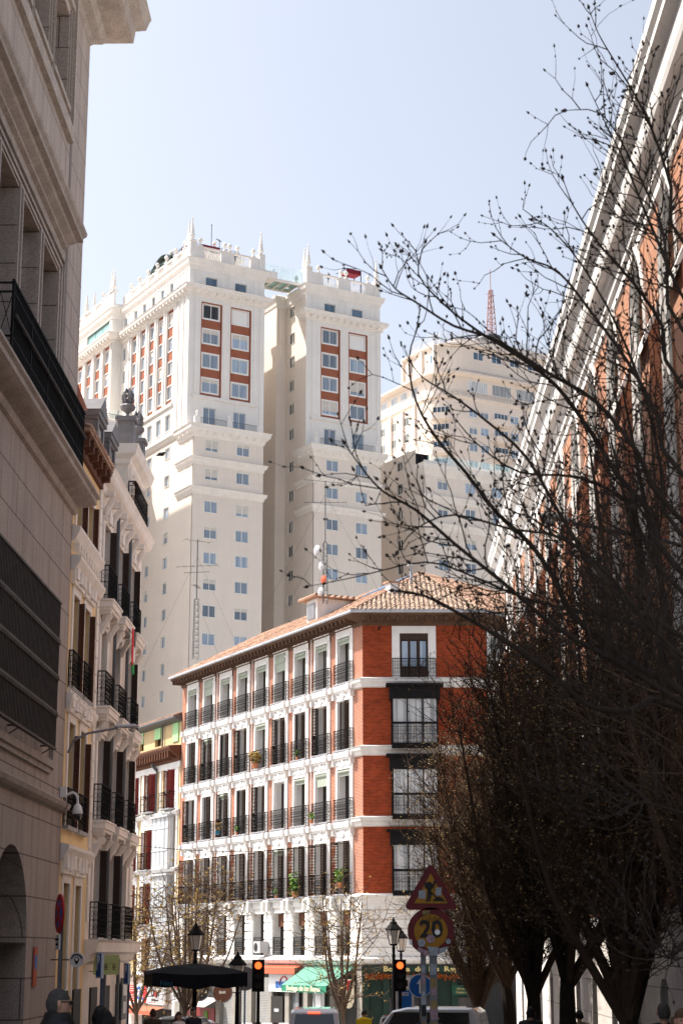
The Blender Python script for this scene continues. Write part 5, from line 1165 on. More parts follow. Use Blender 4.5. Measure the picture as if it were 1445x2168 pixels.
for _ in range(20):
    zz = r_.uniform(17.6, 18.8); xx = r_.choice((62.75, 65.45)) + r_.uniform(-.12, .12); s_ = r_.uniform(.06, .12); a.plate([(xx - s_, zz), (xx, zz - s_), (xx + s_, zz), (xx, zz + s_)], -.2, -.08)
wput(a, 'cornice', 'cream_trim')
a = MB(); a.tube([(59.55, -.12, gz(58)), (59.55, -.12, 16.3)], .06, 6); wput(a, 'drain_pipe', 'iron_grey'); a = MB(); a.tube([(62.7, -.12, gz(58)), (62.7, -.12, 16.3)], .06, 6); wput(a, 'drain_pipe', 'iron_grey')
window(WS, (63.3 - 55.9, 0, 17.2 - GW), 1.3, 1.6, y=.2, mull=1, frame='wood_brown', pane='pane_dark', sill=False)
put_balcony(WS, iron_bal(3.6, .3, 1.1), (64.2 - 55.9, 0, 17.28 - GW))
a = MB(); a.tube([(63.4, -.12, 18.5), (64.5, -.12, 18.5)], .13, 8); wput(a, 'blind', 'wood_brown')
for x in (56.3, 59.0):     # dormers
    a = MB(); a.box(x, x + 1.5, .3, 2.5, 17.1, 18.9); a.box(x - .08, x + 1.58, .22, 2.5, 18.9, 19.0); a.box(x - .14, x + 1.64, .14, 2.5, 19.0, 19.2)
    a.plate([(x - .18, 19.2), (x + 1.68, 19.2), (x + .75, 19.85)], .1, 2.6); a.box(x + .05, x + .3, .2, .3, 17.1, 18.9); a.box(x + 1.2, x + 1.45, .2, .3, 17.1, 18.9); d = wput(a, 'dormer', 'slate_grey')
    p = MB(); p.box(x + .35, x + 1.15, .24, .31, 17.2, 18.7); p.build('pane', 'pane_dark', d)
a = MB(); a.mesh([(55.9, .5, 17.2), (62.2, .5, 17.2), (62.2, 2.0, 19.0), (55.9, 2.0, 19.0), (62.2, 12, 19.0), (55.9, 12, 19.0)], [(0, 1, 2, 3), (3, 2, 4, 5)]); wput(a, 'roof', 'slate_grey')
a = MB()
for x in (63.0, 65.9): a.box(x - .3, x + .3, -.1, .5, 19.7, 20.8); a.box(x - .38, x + .38, -.18, .58, 20.8, 20.95)
a.box(63.3, 65.6, .1, .3, 19.7, 20.4); wput(a, 'pedestal', 'slate_grey')
a = MB()
def urn(m, x, y, z):
    m.lathe([(.14, z), (.07, z + .1), (.06, z + .18), (.12, z + .24), (.27, z + .36), (.3, z + .46), (.26, z + .52), (.13, z + .58), (.16, z + .62)], x, y, 10)
    for i in range(6):
        zz = z + .64 + i * .085; rad = .2 * math.cos((i - 1.5) / 6 * PI / 1.6); n = max(4, 9 - i)
        for k in range(n):
            an = 2 * PI * (k + .5 * (i % 2)) / n; cx_, cy_ = x + rad * math.cos(an), y + rad * math.sin(an)
            m.lathe([(.01, zz - .05), (.06, zz), (.05, zz + .07), (.005, zz + .14)], cx_, cy_, 5)
urn(a, 63.0, .18, 20.95); wput(a, 'urn', 'slate_grey'); a = MB(); urn(a, 65.9, .2, 20.95); wput(a, 'urn', 'slate_grey')
# ground floors: shop doors, signs
a = MB()
for x in (51.6, 53.9, 57.2, 60.0, 63.0): a = MB(); a.box(x, x + 1.3, -.06, .0, gz(58) - .2, .6); wput(a, 'shop_door', 'shop_dark')
fl = thing('flag', 'red black white and green flag hanging from an upper balcony of the ornate house', 'flag', (XL + .55, 60.6, 12.6), RL); 
for k, (m_, z0, z1, w0, w1) in enumerate((('flag_red', -1.25, 0, 0, .3), ('ink', -.55, 0, .3, .85), ('sign_white', -1.1, -.55, .3, .85), ('flag_green', -1.5, -1.1, .3, .85))):
    a = MB(); a.box(w0, w1, -.03 + .01 * k, .0 + .01 * k, z0, z1); a.build('stripe', m_, fl)
pg_ = thing('bird', 'dark pigeon perched on the cornice end of the ornate house', 'bird', (XL + .7, 66.3, 20.35), R(40)); a = MB(); a.tube([(-.2, 0, .06), (-.08, 0, .14), (.08, 0, .17), (.16, 0, .25), (.22, 0, .26)], [.02, .07, .08, .04, .02], 6); a.build('body', 'ink', pg_)
rs = thing('round_sign', 'round white bar sign with black lettering round a beard emblem', 'sign', (-8.06, 50, 1.47), 0); a = MB(); disc(a, 0, 0, .2, -.05, .05, 28); b = a.build('board', 'sign_white', rs)
for k, ch in enumerate('BARKHAUSET'):
    an = R(160 - k * 15.5); lt = lettering(ch, .07, 'ink', b, (.145 * math.cos(an), -.06, .145 * math.sin(an) - .01), 0, bold=.004); lt.rotation_euler = (0, PI / 2 - an, 0)
a = MB(); a.lathe([(.001, 0), (.001, .01)]); disc(a, 0, 0, .07, -.065, -.05, 16); a.plate([(-.06, -.02), (.06, -.02), (.02, -.12), (-.02, -.12)], -.065, -.05); a.build('emblem', 'ink', b)
a = MB(); disc(a, 0, .01, .04, -.08, -.066, 12); a.build('face', 'sign_white', b); a = MB(); a.tube([(-.72, 0, 0), (-.2, 0, 0)], .015, 5); a.build('bracket', 'iron', rs)
ls = thing('shop_sign', 'lime green rectangular sign with small brown symbols behind the parking sign', 'shop sign', (-8.27, 57, 1.29), R(4)); ls.scale = (.5, .5, .5); a = MB(); a.box(-.8, .8, -.04, .04, -.6, .6); b = a.build('board', 'sign_lime', ls)
for sx_ in (-.5, 0, .5): a = MB(); a.tube([(sx_ + .1 * math.cos(t_), -.05, -.1 + .1 * math.sin(t_)) for t_ in [k * PI / 3 for k in range(7)]], .02, 4); a.box(sx_ - .1, sx_ + .1, -.06, -.04, -.3, -.25); a.box(sx_ - .02, sx_ + .02, -.06, -.04, -.2, .1); a.build('symbol', 'wood_brown', b)
a = MB(); a.box(-.7, .7, -.05, -.04, .06, .075); a.build('rule', 'wood_brown', b); a = MB(); a.tube([(-.8, 0, .4), (-1.5, 0, .4), (-1.5, 0, -.4), (-.8, 0, -.4)], .025, 5); a.build('bracket', 'iron', ls)
mp_ = thing('poster', 'grey poster panel with white prints on the ornate house corner pier', 'poster', (XL + .1, 64.2, .1), RL); a = MB(); a.box(-.6, .6, -.06, 0, -.7, .7); a.build('board', 'steel', mp_); a = MB(); a.box(-.45, .4, -.08, -.06, .1, .5); a.box(-.3, .3, -.08, -.06, -.5, -.1); a.build('print', 'sign_white', mp_)

# ------------------------------------------------------------------ right side: brick church-like building
XR = 6.3; CH = thing('brick_building', 'tall brick building with white arches, buttresses and cornice above a grey stone base, right side', 'building', (XR, 80, gz(80)), R(-90))
def cput(mb, nm, mats, parent=None): return mb.build(nm, mats, parent or CH, (80, 0, -gz(80)))
BC = [38.5 + 4.2 * k for k in range(-5, 10)]     # lancet centres along the street
def X_(y): return -y
cops = [(X_(y) - .8, X_(y) + .8, 7.2, 15.6) for y in BC]
a = MB(); a.facade(-80, -14, 2.6, 18.3, [(o[0], o[1], o[2], 17.3) for o in cops], .5)
for o in cops:       # pointed heads
    x0, x1 = o[0], o[1]; c = (x0 + x1) / 2
    L = [(x0, 15.6), (x0 + .12, 16.3), (x0 + .4, 16.9), (c, 17.3)]
    a.face([(p[0], 0, p[1]) for p in [(x0, 17.3)] + L[::-1][0:0] + L] + [])
    Rr = [(x1 - (p[0] - x0), p[1]) for p in L]; a.face([(p[0], 0, p[1]) for p in [(x1, 17.3)] + Rr[::-1]])
cput(a, 'wall', 'church_brick')
for o in cops:
    a = MB(); x0, x1 = o[0], o[1]; c = (x0 + x1) / 2
    for off, yy in ((0, -.05), (.2, -.12)):
        L = [(x0 - off, 7.0), (x0 - off, 15.6), (x0 + .12 - off, 16.3 + off * .5), (x0 + .4 - off * .7, 16.9 + off * .8), (c, 17.3 + off), (x1 - .4 + off * .7, 16.9 + off * .8), (x1 - .12 + off, 16.3 + off * .5), (x1 + off, 15.6), (x1 + off, 7.0)]
        a.tube([(p[0], yy, p[1]) for p in L], .07, 6)
    a.box(x0, x1, .05, .5, 15.2, 15.4); a.box(x0 - .3, x1 + .3, -.25, .1, 6.8, 7.0); cput(a, 'arch_moulding', 'white_stone')
for o in cops: a = MB(); a.box(o[0] - .05, o[1] + .05, .42, .5, 7.0, 17.3); cput(a, 'lancet_glazing', 'pane_curtain_dark')
for y in [b + 2.1 for b in BC]:
    a = MB(); x = -y; a.box(x - .55, x + .55, -.35, .1, 2.6, 14.4); a.mesh([(x - .55, -.35, 14.4), (x + .55, -.35, 14.4), (x + .55, .05, 15.9), (x - .55, .05, 15.9), (x - .55, .05, 14.4), (x + .55, .05, 14.4)], [(0, 1, 2, 3), (0, 3, 4), (1, 5, 2)]); cput(a, 'buttress', 'church_brick')
for y in [b + 2.1 for b in BC]:
    a = MB(); x = -y; a.mesh([(x - .68, -.5, 14.3), (x + .68, -.5, 14.3), (x + .68, .05, 15.6), (x - .68, .05, 15.6), (x - .68, -.5, 14.1), (x + .68, -.5, 14.1), (x + .68, .05, 15.35), (x - .68, .05, 15.35)], [(0, 1, 2, 3), (7, 6, 5, 4), (0, 4, 5, 1), (0, 3, 7, 4), (1, 5, 6, 2)]); cput(a, 'buttress_cap', 'white_stone')
a = MB(); P_ = [(-80, 3), (-80, 0), (-14, 0)]
a.sweep(P_, [(0, 17.55), (.06, 17.6), (.06, 17.85), (.14, 17.9), (.14, 18.1), (.22, 18.16), (.22, 18.3), (.42, 18.38), (.46, 18.5), (.5, 18.9), (.62, 19.0), (.7, 19.05), (.7, 19.2), (.78, 19.32), (.8, 19.5), (0, 19.6)]); cput(a, 'cornice', 'white_plaster')
a = MB(); a.box(-80.02, -79.3, -.06, .1, 2.5, 17.6); a.box(-80.05, -14, -.1, .1, 2.3, 2.6); cput(a, 'corner_pilaster', 'white_plaster')
a = MB(); SL = [39.65 + 4.1 * k for k in range(-5, 10)]; gb = gz(80) - .3
sl_ = [(-y - .55, -y + .55, -2.2, 1.1) for y in SL]
a.facade(-80, -14, gb, 2.35, sl_, .22)
cput(a, 'stone_base', 'tiles_grey_stone')
for o in sl_: a = MB(); a.plate([(o[0], 1.1), (o[0] + .3, 1.1), (o[0], .8)], -.001, .2); cput(a, 'slit_head', 'tiles_grey_stone'); a = MB(); a.plate([(o[1], 1.1), (o[1], .8), (o[1] - .3, 1.1)], -.001, .2); cput(a, 'slit_head', 'tiles_grey_stone')
for o in sl_: a = MB(); a.box(o[0], o[1], .18, .21, -2.2, 1.1); cput(a, 'slit_window', 'pane_dark')
a = MB(); a.box(-80, -14, .6, 14, gb, 19.5); a.box(-80, -79.9, .01, .7, gb, 17.6); cput(a, 'core', 'tiles_grey_stone')

# ------------------------------------------------------------------ trees
def limb(m, pts, r0, r1, n=6):
    """smooth polyline through pts with tapering radius; returns sampled points"""
    P = [Vector(p) for p in pts]; out = []
    for i in range(len(P) - 1):
        a, b, c, d = P[max(i - 1, 0)], P[i], P[i + 1], P[min(i + 2, len(P) - 1)]
        for k in range(3):
            t = k / 3; out.append(.5 * ((2 * b) + (c - a) * t + (2 * a - 5 * b + 4 * c - d) * t * t + (3 * b - a - 3 * c + d) * t ** 3))
    out.append(P[-1]); L = len(out)
    m.tube(out, [r0 + (r1 - r0) * i / (L - 1) for i in range(L)], n, cap=False); return out
def bud(m, p, d, r, mi):
    d = d.normalized(); u = d.orthogonal().normalized(); v = d.cross(u); a = p - d * r * 1.2; b = p + d * r * 2.1
    q = [p + u * r, p + v * r, p - u * r, p - v * r]
    m.mesh([a, b] + q, [(0, 3, 2), (0, 4, 3), (0, 5, 4), (0, 2, 5), (1, 2, 3), (1, 3, 4), (1, 4, 5), (1, 5, 2)], mi)
def twig(m, r_, p, d, L, r, lvl, maxl, up=.25, spread=.9, budr=.012, nb=3, mi_b=1, seg=.16, wob=.22, out=None):
    n = max(3, int(L / seg)); pts = [p.copy()]; q = p.copy(); d = d.normalized()
    for i in range(n):
        d = (d + Vector((r_.gauss(0, wob), r_.gauss(0, wob), r_.gauss(0, wob) + up * .35))).normalized(); q = q + d * (L / n); pts.append(q.copy())
    m.tube(pts, [r + (r * .35 - r) * i / n for i in range(n + 1)], 5 if lvl <= 1 else (4 if lvl == 2 else 3), cap=False)
    if budr:
        bud(m, pts[-1], pts[-1] - pts[-2], budr * r_.uniform(.8, 1.4), mi_b)
        for i in range(1, n):
            if r_.random() < .5: bud(m, pts[i] + Vector((r_.uniform(-1, 1), r_.uniform(-1, 1), r_.uniform(-1, 1))) * r * 1.6, pts[i] - pts[i - 1], budr * r_.uniform(.5, .95), mi_b)
    if lvl < maxl:
        for k in range(nb):
            i = r_.randint(max(1, n // 4), n - 1) if n > 2 else 1
            dd = (pts[i] - pts[i - 1]).normalized(); s_ = dd.cross(Vector((r_.gauss(0, 1), r_.gauss(0, 1), r_.gauss(0, 1)))).normalized()
            twig(m, r_, pts[i], dd * .75 + s_ * spread * r_.uniform(.5, 1.1) + Vector((0, 0, up)), L * r_.uniform(.38, .7), r * .6, lvl + 1, maxl, up, spread, budr, nb, mi_b, seg, wob)
    return pts

# near tree on the right: its limbs reach into the frame from a trunk just outside it
def at(px, py, Y):
    a = (px - 722.5) / 3750; b = (1084 - py) / 3750; th = R(13.98); x, y, z = a, math.cos(th) - b * math.sin(th), math.sin(th) + b * math.cos(th)
    c, s_ = math.cos(R(.93)), math.sin(R(.93)); x, y = x * c - y * s_, x * s_ + y * c; k = Y / y; return Vector((x * k, Y, z * k + 1.65))
NT = thing('street_tree', 'bare tree at the right edge, long dark budding branches reaching across the sky', 'tree', (3.5, 12.6, gz(12.6)), 0, 'bare trees along the right pavement')
tr = MB(); base = Vector((0, 0, 0)); top_pts = [(0, 0, -.1), (.03, .02, 1.2), (-.02, .0, 2.6), (.05, .05, 3.6), (.1, -.02, 5.2), (.05, .1, 7.2), (.12, 0, 9.0)]
limb(tr, top_pts, .19, .07, 10); tr.build('trunk', 'bark', NT)
LB = [  # (root height, [(px, py, distance)...], r0, r1)
 (2.7, [(1440, 1500, 12.4), (1330, 1506, 12.2), (1240, 1490, 12.0), (1165, 1425, 11.8), (1060, 1352, 11.6), (990, 1310, 11.5), (900, 1262, 11.4), (830, 1250, 11.3)], .045, .008),
 (2.9, [(1430, 1455, 12.8), (1370, 1425, 12.8), (1290, 1370, 12.7), (1210, 1300, 12.6), (1172, 1225, 12.5), (1120, 1150, 12.5), (1050, 1085, 12.3), (985, 1000, 12.2), (925, 930, 12.1), (880, 850, 12.0), (865, 760, 12), (885, 690, 12)], .05, .005),
 (2.9, [(1430, 1480, 12), (1300, 1400, 11.6), (1180, 1330, 11.3), (1060, 1230, 11), (960, 1150, 10.9), (880, 1080, 10.8), (810, 1040, 10.7), (765, 990, 10.7), (728, 937, 10.7)], .034, .004),
 (3.6, [(1430, 1200, 12.9), (1380, 1090, 13), (1310, 1010, 13.1), (1250, 915, 13.2), (1175, 815, 13.2), (1090, 750, 13.2), (1010, 700, 13.2), (940, 645, 13.1), (885, 580, 13), (900, 512, 13)], .045, .004),
 (4.0, [(1430, 1090, 12.2), (1350, 960, 12), (1260, 850, 11.9), (1160, 790, 11.8), (1050, 720, 11.7), (960, 690, 11.6), (880, 640, 11.5), (835, 610, 11.5), (806, 566, 11.5)], .034, .004),
 (4.6, [(1440, 1000, 12.7), (1390, 880, 12.8), (1330, 770, 12.9), (1250, 660, 13), (1180, 575, 13), (1110, 545, 13), (1045, 497, 13)], .036, .004),
 (5.0, [(1445, 820, 12.2), (1400, 690, 12.1), (1340, 600, 12), (1270, 520, 12), (1215, 440, 12), (1190, 376, 12)], .03, .003),
 (5.6, [(1445, 700, 12.8), (1410, 560, 12.9), (1365, 450, 12.9), (1320, 340, 13), (1280, 260, 13), (1242, 180, 13)], .03, .003),
 (6.4, [(1450, 520, 12.4), (1420, 400, 12.4), (1385, 290, 12.4), (1345, 205, 12.4), (1300, 130, 12.4), (1265, 70, 12.4), (1245, 16, 12.4)], .026, .003),
 (5.2, [(1450, 640, 11.7), (1400, 480, 11.6), (1330, 330, 11.5), (1270, 240, 11.5), (1195, 234, 11.5)], .024, .003),
 (3.2, [(1430, 1340, 12), (1340, 1290, 12), (1250, 1190, 12.1), (1185, 1090, 12.2), (1115, 970, 12.3), (1040, 900, 12.3), (960, 840, 12.3), (895, 800, 12.3), (868, 765, 12.3)], .036, .004),
 (3.2, [(1430, 1380, 11.4), (1300, 1230, 11.2), (1190, 1140, 11), (1080, 1120, 10.9), (960, 1090, 10.8), (880, 1120, 10.8), (840, 1170, 10.8)], .026, .003),
 (4.2, [(1440, 1130, 12.9), (1400, 1000, 13), (1370, 860, 13.1), (1310, 700, 13.1), (1230, 560, 13.1), (1160, 480, 13.1), (1125, 465, 13.1)], .032, .003),
 (3.4, [(1440, 1250, 13.3), (1370, 1160, 13.4), (1320, 1060, 13.4), (1220, 1010, 13.4), (1100, 1000, 13.4), (1010, 940, 13.3), (950, 870, 13.3)], .036, .004),
 (3.0, [(1440, 1400, 13.4), (1370, 1330, 13.5), (1260, 1300, 13.6), (1120, 1270, 13.6), (1000, 1220, 13.5), (900, 1190, 13.4), (760, 1220, 13.2), (650, 1242, 13.1)], .03, .003),
 (2.6, [(1440, 1720, 12.2), (1350, 1700, 12), (1280, 1730, 11.8), (1200, 1690, 11.7), (1120, 1640, 11.6)], .02, .004),
 (2.4, [(1445, 2010, 12.2), (1425, 2030, 12.1), (1370, 2010, 12), (1310, 1960, 12), (1260, 1950, 11.9)], .016, .003),
]
r_ = random.Random(11)
for h, pts, r0, r1 in LB:
    m = MB(); off = Vector((3.5, 12.6, gz(12.6)))
    P = [Vector((0.03, 0, h))] + [at(*p) - off for p in pts]
    s_ = limb(m, P, r0 * .62, r1 * .8, 7)
    bud(m, s_[-1], s_[-1] - s_[-2], .017, 1)
    n = len(s_)
    for i in range(3, n - 1):
        f = i / n
        for _ in range((3 if r_.random() < .3 else 2) if f < .5 else (1 if r_.random() < .8 else 0)):
            dd = (s_[i + 1] - s_[i]).normalized(); sd_ = dd.cross(Vector((r_.gauss(0, 1), r_.gauss(0, 1), r_.gauss(0, 1)))).normalized()
            pos = s_[i].lerp(s_[i + 1], r_.random())
            twig(m, r_, pos, dd * .6 + sd_ * .9 + Vector((-.1, 0, .35)), r_.uniform(.28, .9) * (1.15 - .65 * f), .004 + .0035 * (1 - f), 1, 2, up=.3, spread=1.0, budr=.0105, nb=3 if f < .6 else 2, seg=.085, wob=.2)
    m.build('branch', ['bark', 'bud'], NT)

# row of dense bare trees along the right pavement
def dense_tree(seed, H, W_, budm, nl=10, dens=1.0, twigm='twig', trunkm='bark', fork=2.6, r_trunk=.2, vert=.9, maxl=4, tr_=.012, budr=.02, budmul=1, nsub=5):
    r_ = random.Random(seed); tr = MB(); cr = MB()
    lean = Vector((r_.uniform(-.05, .05), r_.uniform(-.05, .05), 1))
    f0 = lean * fork; limb(tr, [(0, 0, -.2), (.02, 0, fork * .5), tuple(f0)], r_trunk, r_trunk * .5, 10)
    for i in range(nl):
        an = 2 * PI * (i + r_.random() * .6) / nl; tilt = r_.uniform(.12, .85) * (1 if i % 3 else .35)
        L = (H - fork) * r_.uniform(.75, 1.0) * (1 - .25 * tilt); R_ = W_ * tilt * r_.uniform(.8, 1.1)
        st = Vector((0, 0, fork * r_.uniform(.7, .98))); e = Vector((math.cos(an) * R_, math.sin(an) * R_, st.z + L))
        m1 = st.lerp(e, .35) + Vector((math.cos(an), math.sin(an), 0)) * R_ * .22; m2 = st.lerp(e, .7) + Vector((math.cos(an), math.sin(an), 0)) * R_ * .12
        rad = r_trunk * (.5 - .16 * tilt)
        s_ = limb(tr if i < 5 else cr, [st, m1, m2, e], rad, .012, 6)
        n = len(s_)
        for j in range(2, n):
            for _ in range(max(1, int(nsub * dens))):
                an2 = r_.uniform(0, 2 * PI); dd = Vector((math.cos(an2) * .9, math.sin(an2) * .9, vert + r_.uniform(-.5, .5)))
                pos = s_[j - 1].lerp(s_[j], r_.random())
                sub(cr, r_, pos, dd, r_.uniform(.8, 2.1) * (W_ / 3.0) * (1.15 - .5 * j / n), tr_ * 1.5, 0, vert, budr, budmul, 2 if nsub > 1 else 1)
    return tr, cr
def sub(m, r_, p, d, L, r, lvl, vert, budr, budmul, kids=2):
    n = max(2, int(L / .3)); pts = [p]; d = d.normalized(); q = p
    for i in range(n):
        d = (d + Vector((r_.gauss(0, .16), r_.gauss(0, .16), r_.gauss(0, .14) + .12 * vert))).normalized(); q = q + d * (L / n); pts.append(q)
    m.tube(pts, [r * (1 - .6 * i / n) for i in range(n + 1)], 3, cap=False)
    if lvl < 2:
        for i in range(1, n + 1):
            for _ in range(kids if lvl == 0 else (1 if kids > 1 or r_.random() < .7 else 0)):
                s_ = Vector((r_.gauss(0, 1), r_.gauss(0, 1), r_.gauss(0, .6) + .4 * vert)).normalized()
                sub(m, r_, pts[i], d * .5 + s_, L * r_.uniform(.3, .6), r * .62, lvl + 1, vert, budr, budmul, kids)
    else:
        for i in range(1, n + 1):
            for _ in range(budmul):
                if r_.random() < .8:
                    c = pts[i] + Vector((r_.gauss(0, .02), r_.gauss(0, .02), r_.gauss(0, .02))); u = Vector((r_.gauss(0, 1), r_.gauss(0, 1), r_.gauss(0, 1))).normalized(); v = u.orthogonal().normalized(); b = budr * r_.uniform(.6, 1.3)
                    m.face([c - u * b, c + v * b * .7, c + u * b, c - v * b * .7], 1)
def put_tree(name, data, label, loc, rz, sc, group, mats):
    t = thing(name, label, 'tree', loc, rz, group); t.scale = sc
    inst('trunk', data[0], t); inst('crown', data[1], t); return t
def tree_data(args, mt, mc):
    a, b = dense_tree(**args); o1 = a.build('trunk', mt); o2 = b.build('crown', mc); d = (o1.data, o2.data); bpy.data.objects.remove(o1); bpy.data.objects.remove(o2); return d
TA = tree_data(dict(seed=1, H=11.2, W_=2.9, budm=0, nl=13, nsub=4, tr_=.010, budr=.022, r_trunk=.21, fork=2.9), 'bark', ['twig', 'bud_olive'])
TB = tree_data(dict(seed=5, H=12.0, W_=3.1, budm=0, nl=14, nsub=4, tr_=.010, budr=.025, r_trunk=.26, fork=2.2), 'bark', ['twig', 'bud_olive'])
TE = tree_data(dict(seed=21, H=11.0, W_=3.4, budm=0, nl=10, nsub=1, tr_=.0085, budr=.02, r_trunk=.17, fork=3.0, vert=.55, budmul=2), 'bark', ['twig', 'bud'])
grp = 'bare trees along the right pavement'
for nm, d, lb, X, Y, rz, sc in (
    ('street_tree', TB, 'bare street tree nearest the grey slit-windowed wall, thick straight trunk', 4.15, 30, 0, (.95, .95, .84)),
    ('street_tree', TA, 'bare street tree second from the grey wall, trunk forking low into a V', 4.0, 37.5, 130, (1.12, 1.12, 1.0)),
    ('street_tree', TB, 'bare street tree in the middle of the dense dark row, slanting double trunk', 4.05, 46, 220, (1.12, 1.12, 1.04)),
    ('street_tree', TA, 'bare street tree beyond the middle of the dark row, lit wall end behind it', 4.1, 55, 20, (1.2, 1.2, 1.12)),
    ('street_tree', TB, 'bare street tree last in the dark row, in front of the wine shop windows', 3.7, 64, 80, (1.15, 1.15, .95)),
    ('street_tree', TA, 'bare street tree close on the right, only its left twigs in view', 5.0, 21, 250, (.8, .8, .66))):
    put_tree(nm, d, lb, (X, Y, gz(Y)), R(rz), sc, grp, None)
put_tree('street_tree', TE, 'slender bare tree behind the nearest branches, thin upright limbs before the brick wall', (4.3, 18.5, gz(18.5)), R(40), (1, 1, .92), grp, None)
put_tree('street_tree', TE, 'second slender bare tree at the right, crossing the arched windows', (4.4, 25, gz(25)), R(190), (1.1, 1.1, 1.0), grp, None)
TC = tree_data(dict(seed=9, H=6.6, W_=3.4, budm=0, nl=8, nsub=1, tr_=.013, budr=.04, r_trunk=.13, fork=1.7, vert=.35, budmul=2), 'bark_pale', ['twig_brown', 'bud_gold'])
TD = tree_data(dict(seed=14, H=8.0, W_=3.6, budm=0, nl=7, nsub=1, tr_=.013, budr=.045, r_trunk=.15, fork=2.0, vert=.2, budmul=2), 'bark_pale', ['twig_brown', 'bud_gold'])
g2_ = 'small bare trees with yellow buds at the junction'
put_tree('small_tree', TC, 'small pale-barked tree with yellow buds in front of the green awning', (-1.2, 76, gz(76)), R(30), (1.15, 1.15, 1.15), g2_, None)
put_tree('small_tree', TD, 'yellow-budding tree behind the black parasol, left of the lamp post', (-6.9, 68, gz(68)), R(100), (.95, .95, .95), g2_, None)
put_tree('small_tree', TC, 'yellow-budding tree between the parasol post and the brick house corner', (-7.6, 78, gz(78)), R(200), (1.25, 1.25, 1.3), g2_, None)
put_tree('small_tree', TD, 'leaning tree at the far end of the parasol beside the cream house', (-9.2, 72, gz(72)), R(300), (.9, .9, .9), g2_, None)

# ------------------------------------------------------------------ street furniture
def lamp_post(label, X, Y, zt_, s=1.0):
    t = thing('street_lamp', label, 'street lamp', (X, Y, gz(Y)), R(8), 'classic lantern street lamps'); H = zt_ - gz(Y)
    a = MB(); a.lathe([(.2, 0), (.2, .5), (.15, .6), (.09, .75), (.075, 1.2), (.06, H - 1.3), (.07, H - 1.25), (.05, H - 1.2), (.06, H - 1.0), (.03, H - .9)], 0, 0, 10); a.build('post', 'iron', t)
    L = MB(); z = H - .85
    L.lathe([(.04, z - .08), (.15, z - .04), (.16, z)], 0, 0, 6); zt = z + .48
    for k in range(6):
        an = 2 * PI * k / 6; L.tube([(.15 * math.cos(an), .15 * math.sin(an), z), (.25 * math.cos(an), .25 * math.sin(an), zt)], .012, 4)
    L.lathe([(.3, zt), (.3, zt + .04), (.2, zt + .16), (.14, zt + .22), (.13, zt + .28), (.06, zt + .33), (.05, zt + .38), (.015, zt + .46)], 0, 0, 6); l_ = L.build('lantern', 'iron', t)
    g_ = MB(); g_.lathe([(.14, z + .005), (.238, zt - .005)], 0, 0, 6); g_.build('glass', 'lamp_glass', l_); return t
lamp_post('lantern lamp post rising behind the black parasol', -6.15, 64, 2.62)
lamp_post('lantern lamp post right of the black parasol, lower than its neighbour', -4.38, 60, 1.62)
lamp_post('tall dark lantern lamp post in front of the wine shop corner', .81, 66, 2.82)
lamp_post('lantern lamp post close behind the tall one, beside the speed sign', 1.24, 76, 2.6)
def traffic_light(label, X, Y, z, blue=False):
    t = thing('traffic_light', label, 'traffic light', (X, Y, gz(Y)), 0, 'traffic lights showing red'); zz = z - gz(Y)
    a = MB(); a.lathe([(.09, 0), (.055, .4), (.05, zz + .2)], .0, .12, 8); a.build('post', 'iron', t)
    h = MB(); h.box(-.17, .17, -.05, .12, zz - .78, zz + .2); h.box(-.2, .2, .0, .03, zz - .8, zz + .22)
    for k in range(3):
        c = zz + .03 - k * .31
        for q in range(7):
            an = PI * q / 6; an2 = PI * (q + 1) / 6
            if q < 6: h.face([(.13 * math.cos(an), -.05, c + .13 * math.sin(an)), (.13 * math.cos(an2), -.05, c + .13 * math.sin(an2)), (.13 * math.cos(an2), -.22, c + .13 * math.sin(an2)), (.13 * math.cos(an), -.22, c + .13 * math.sin(an))])
    b = h.build('housing', 'iron', t)
    for k, m_ in enumerate(('red_lamp', 'shop_dark', 'shop_dark')): a = MB(); disc(a, 0, zz + .03 - k * .31, .115, -.085, -.05, 20); a.build('lens', m_, b)
traffic_light('red traffic light left, between the pub signs and the orange awning', -3.7, 60, 1.22)
traffic_light('red traffic light right, above the bus stop column', .95, 60.5, 1.22)
bs = thing('bus_stop', 'slim white bus stop column with a blue timetable strip', 'bus stop', (1.13, 62, gz(62)), R(3)); zz = .92 - gz(62)
a = MB(); a.box(-.3, .3, -.06, .06, 0, zz); a.build('column', 'sign_grey', bs); a = MB(); a.box(-.22, .22, -.075, -.06, .3, zz - .5); b = a.build('timetable', 'sign_blue', bs)
a = MB(); [a.box(-.13, .13, -.085, -.075, .5 + k * .42, .85 + k * .42) for k in range(int((zz - 1.3) / .42))]; a.build('print', 'sticker_a', b)
lettering('002', .17, 'sign_white', b, (0, -.085, zz - .62), 0); a = MB(); a.box(-.17, .17, -.08, -.06, zz - .44, zz - .08); a.box(-.1, .1, -.09, -.08, zz - .36, zz - .16, 1); a.build('emblem', ['sign_white', 'ink'], bs)
bl_ = thing('blue_sign', 'round blue mandatory arrow sign half hidden behind the stickered poles', 'road sign', (1.33, 50, gz(50)), R(2)); zz = .78 - gz(50)
a = MB(); a.tube([(0, .04, 0), (0, .04, zz + .3)], .035, 8); a.build('pole', 'steel', bl_); a = MB(); disc(a, 0, zz, .32, -.01, .01, 32); a.build('rim', 'sign_white', bl_); a = MB(); disc(a, 0, zz, .295, -.02, -.01, 32); b = a.build('face', 'sign_blue', bl_)
a = MB(); a.plate([(-.03, zz - .2), (.03, zz - .2), (.03, zz + .05), (.1, zz + .05), (0, zz + .2), (-.1, zz + .05), (-.03, zz + .05)], -.028, -.02); a.build('arrow', 'sign_white', b)
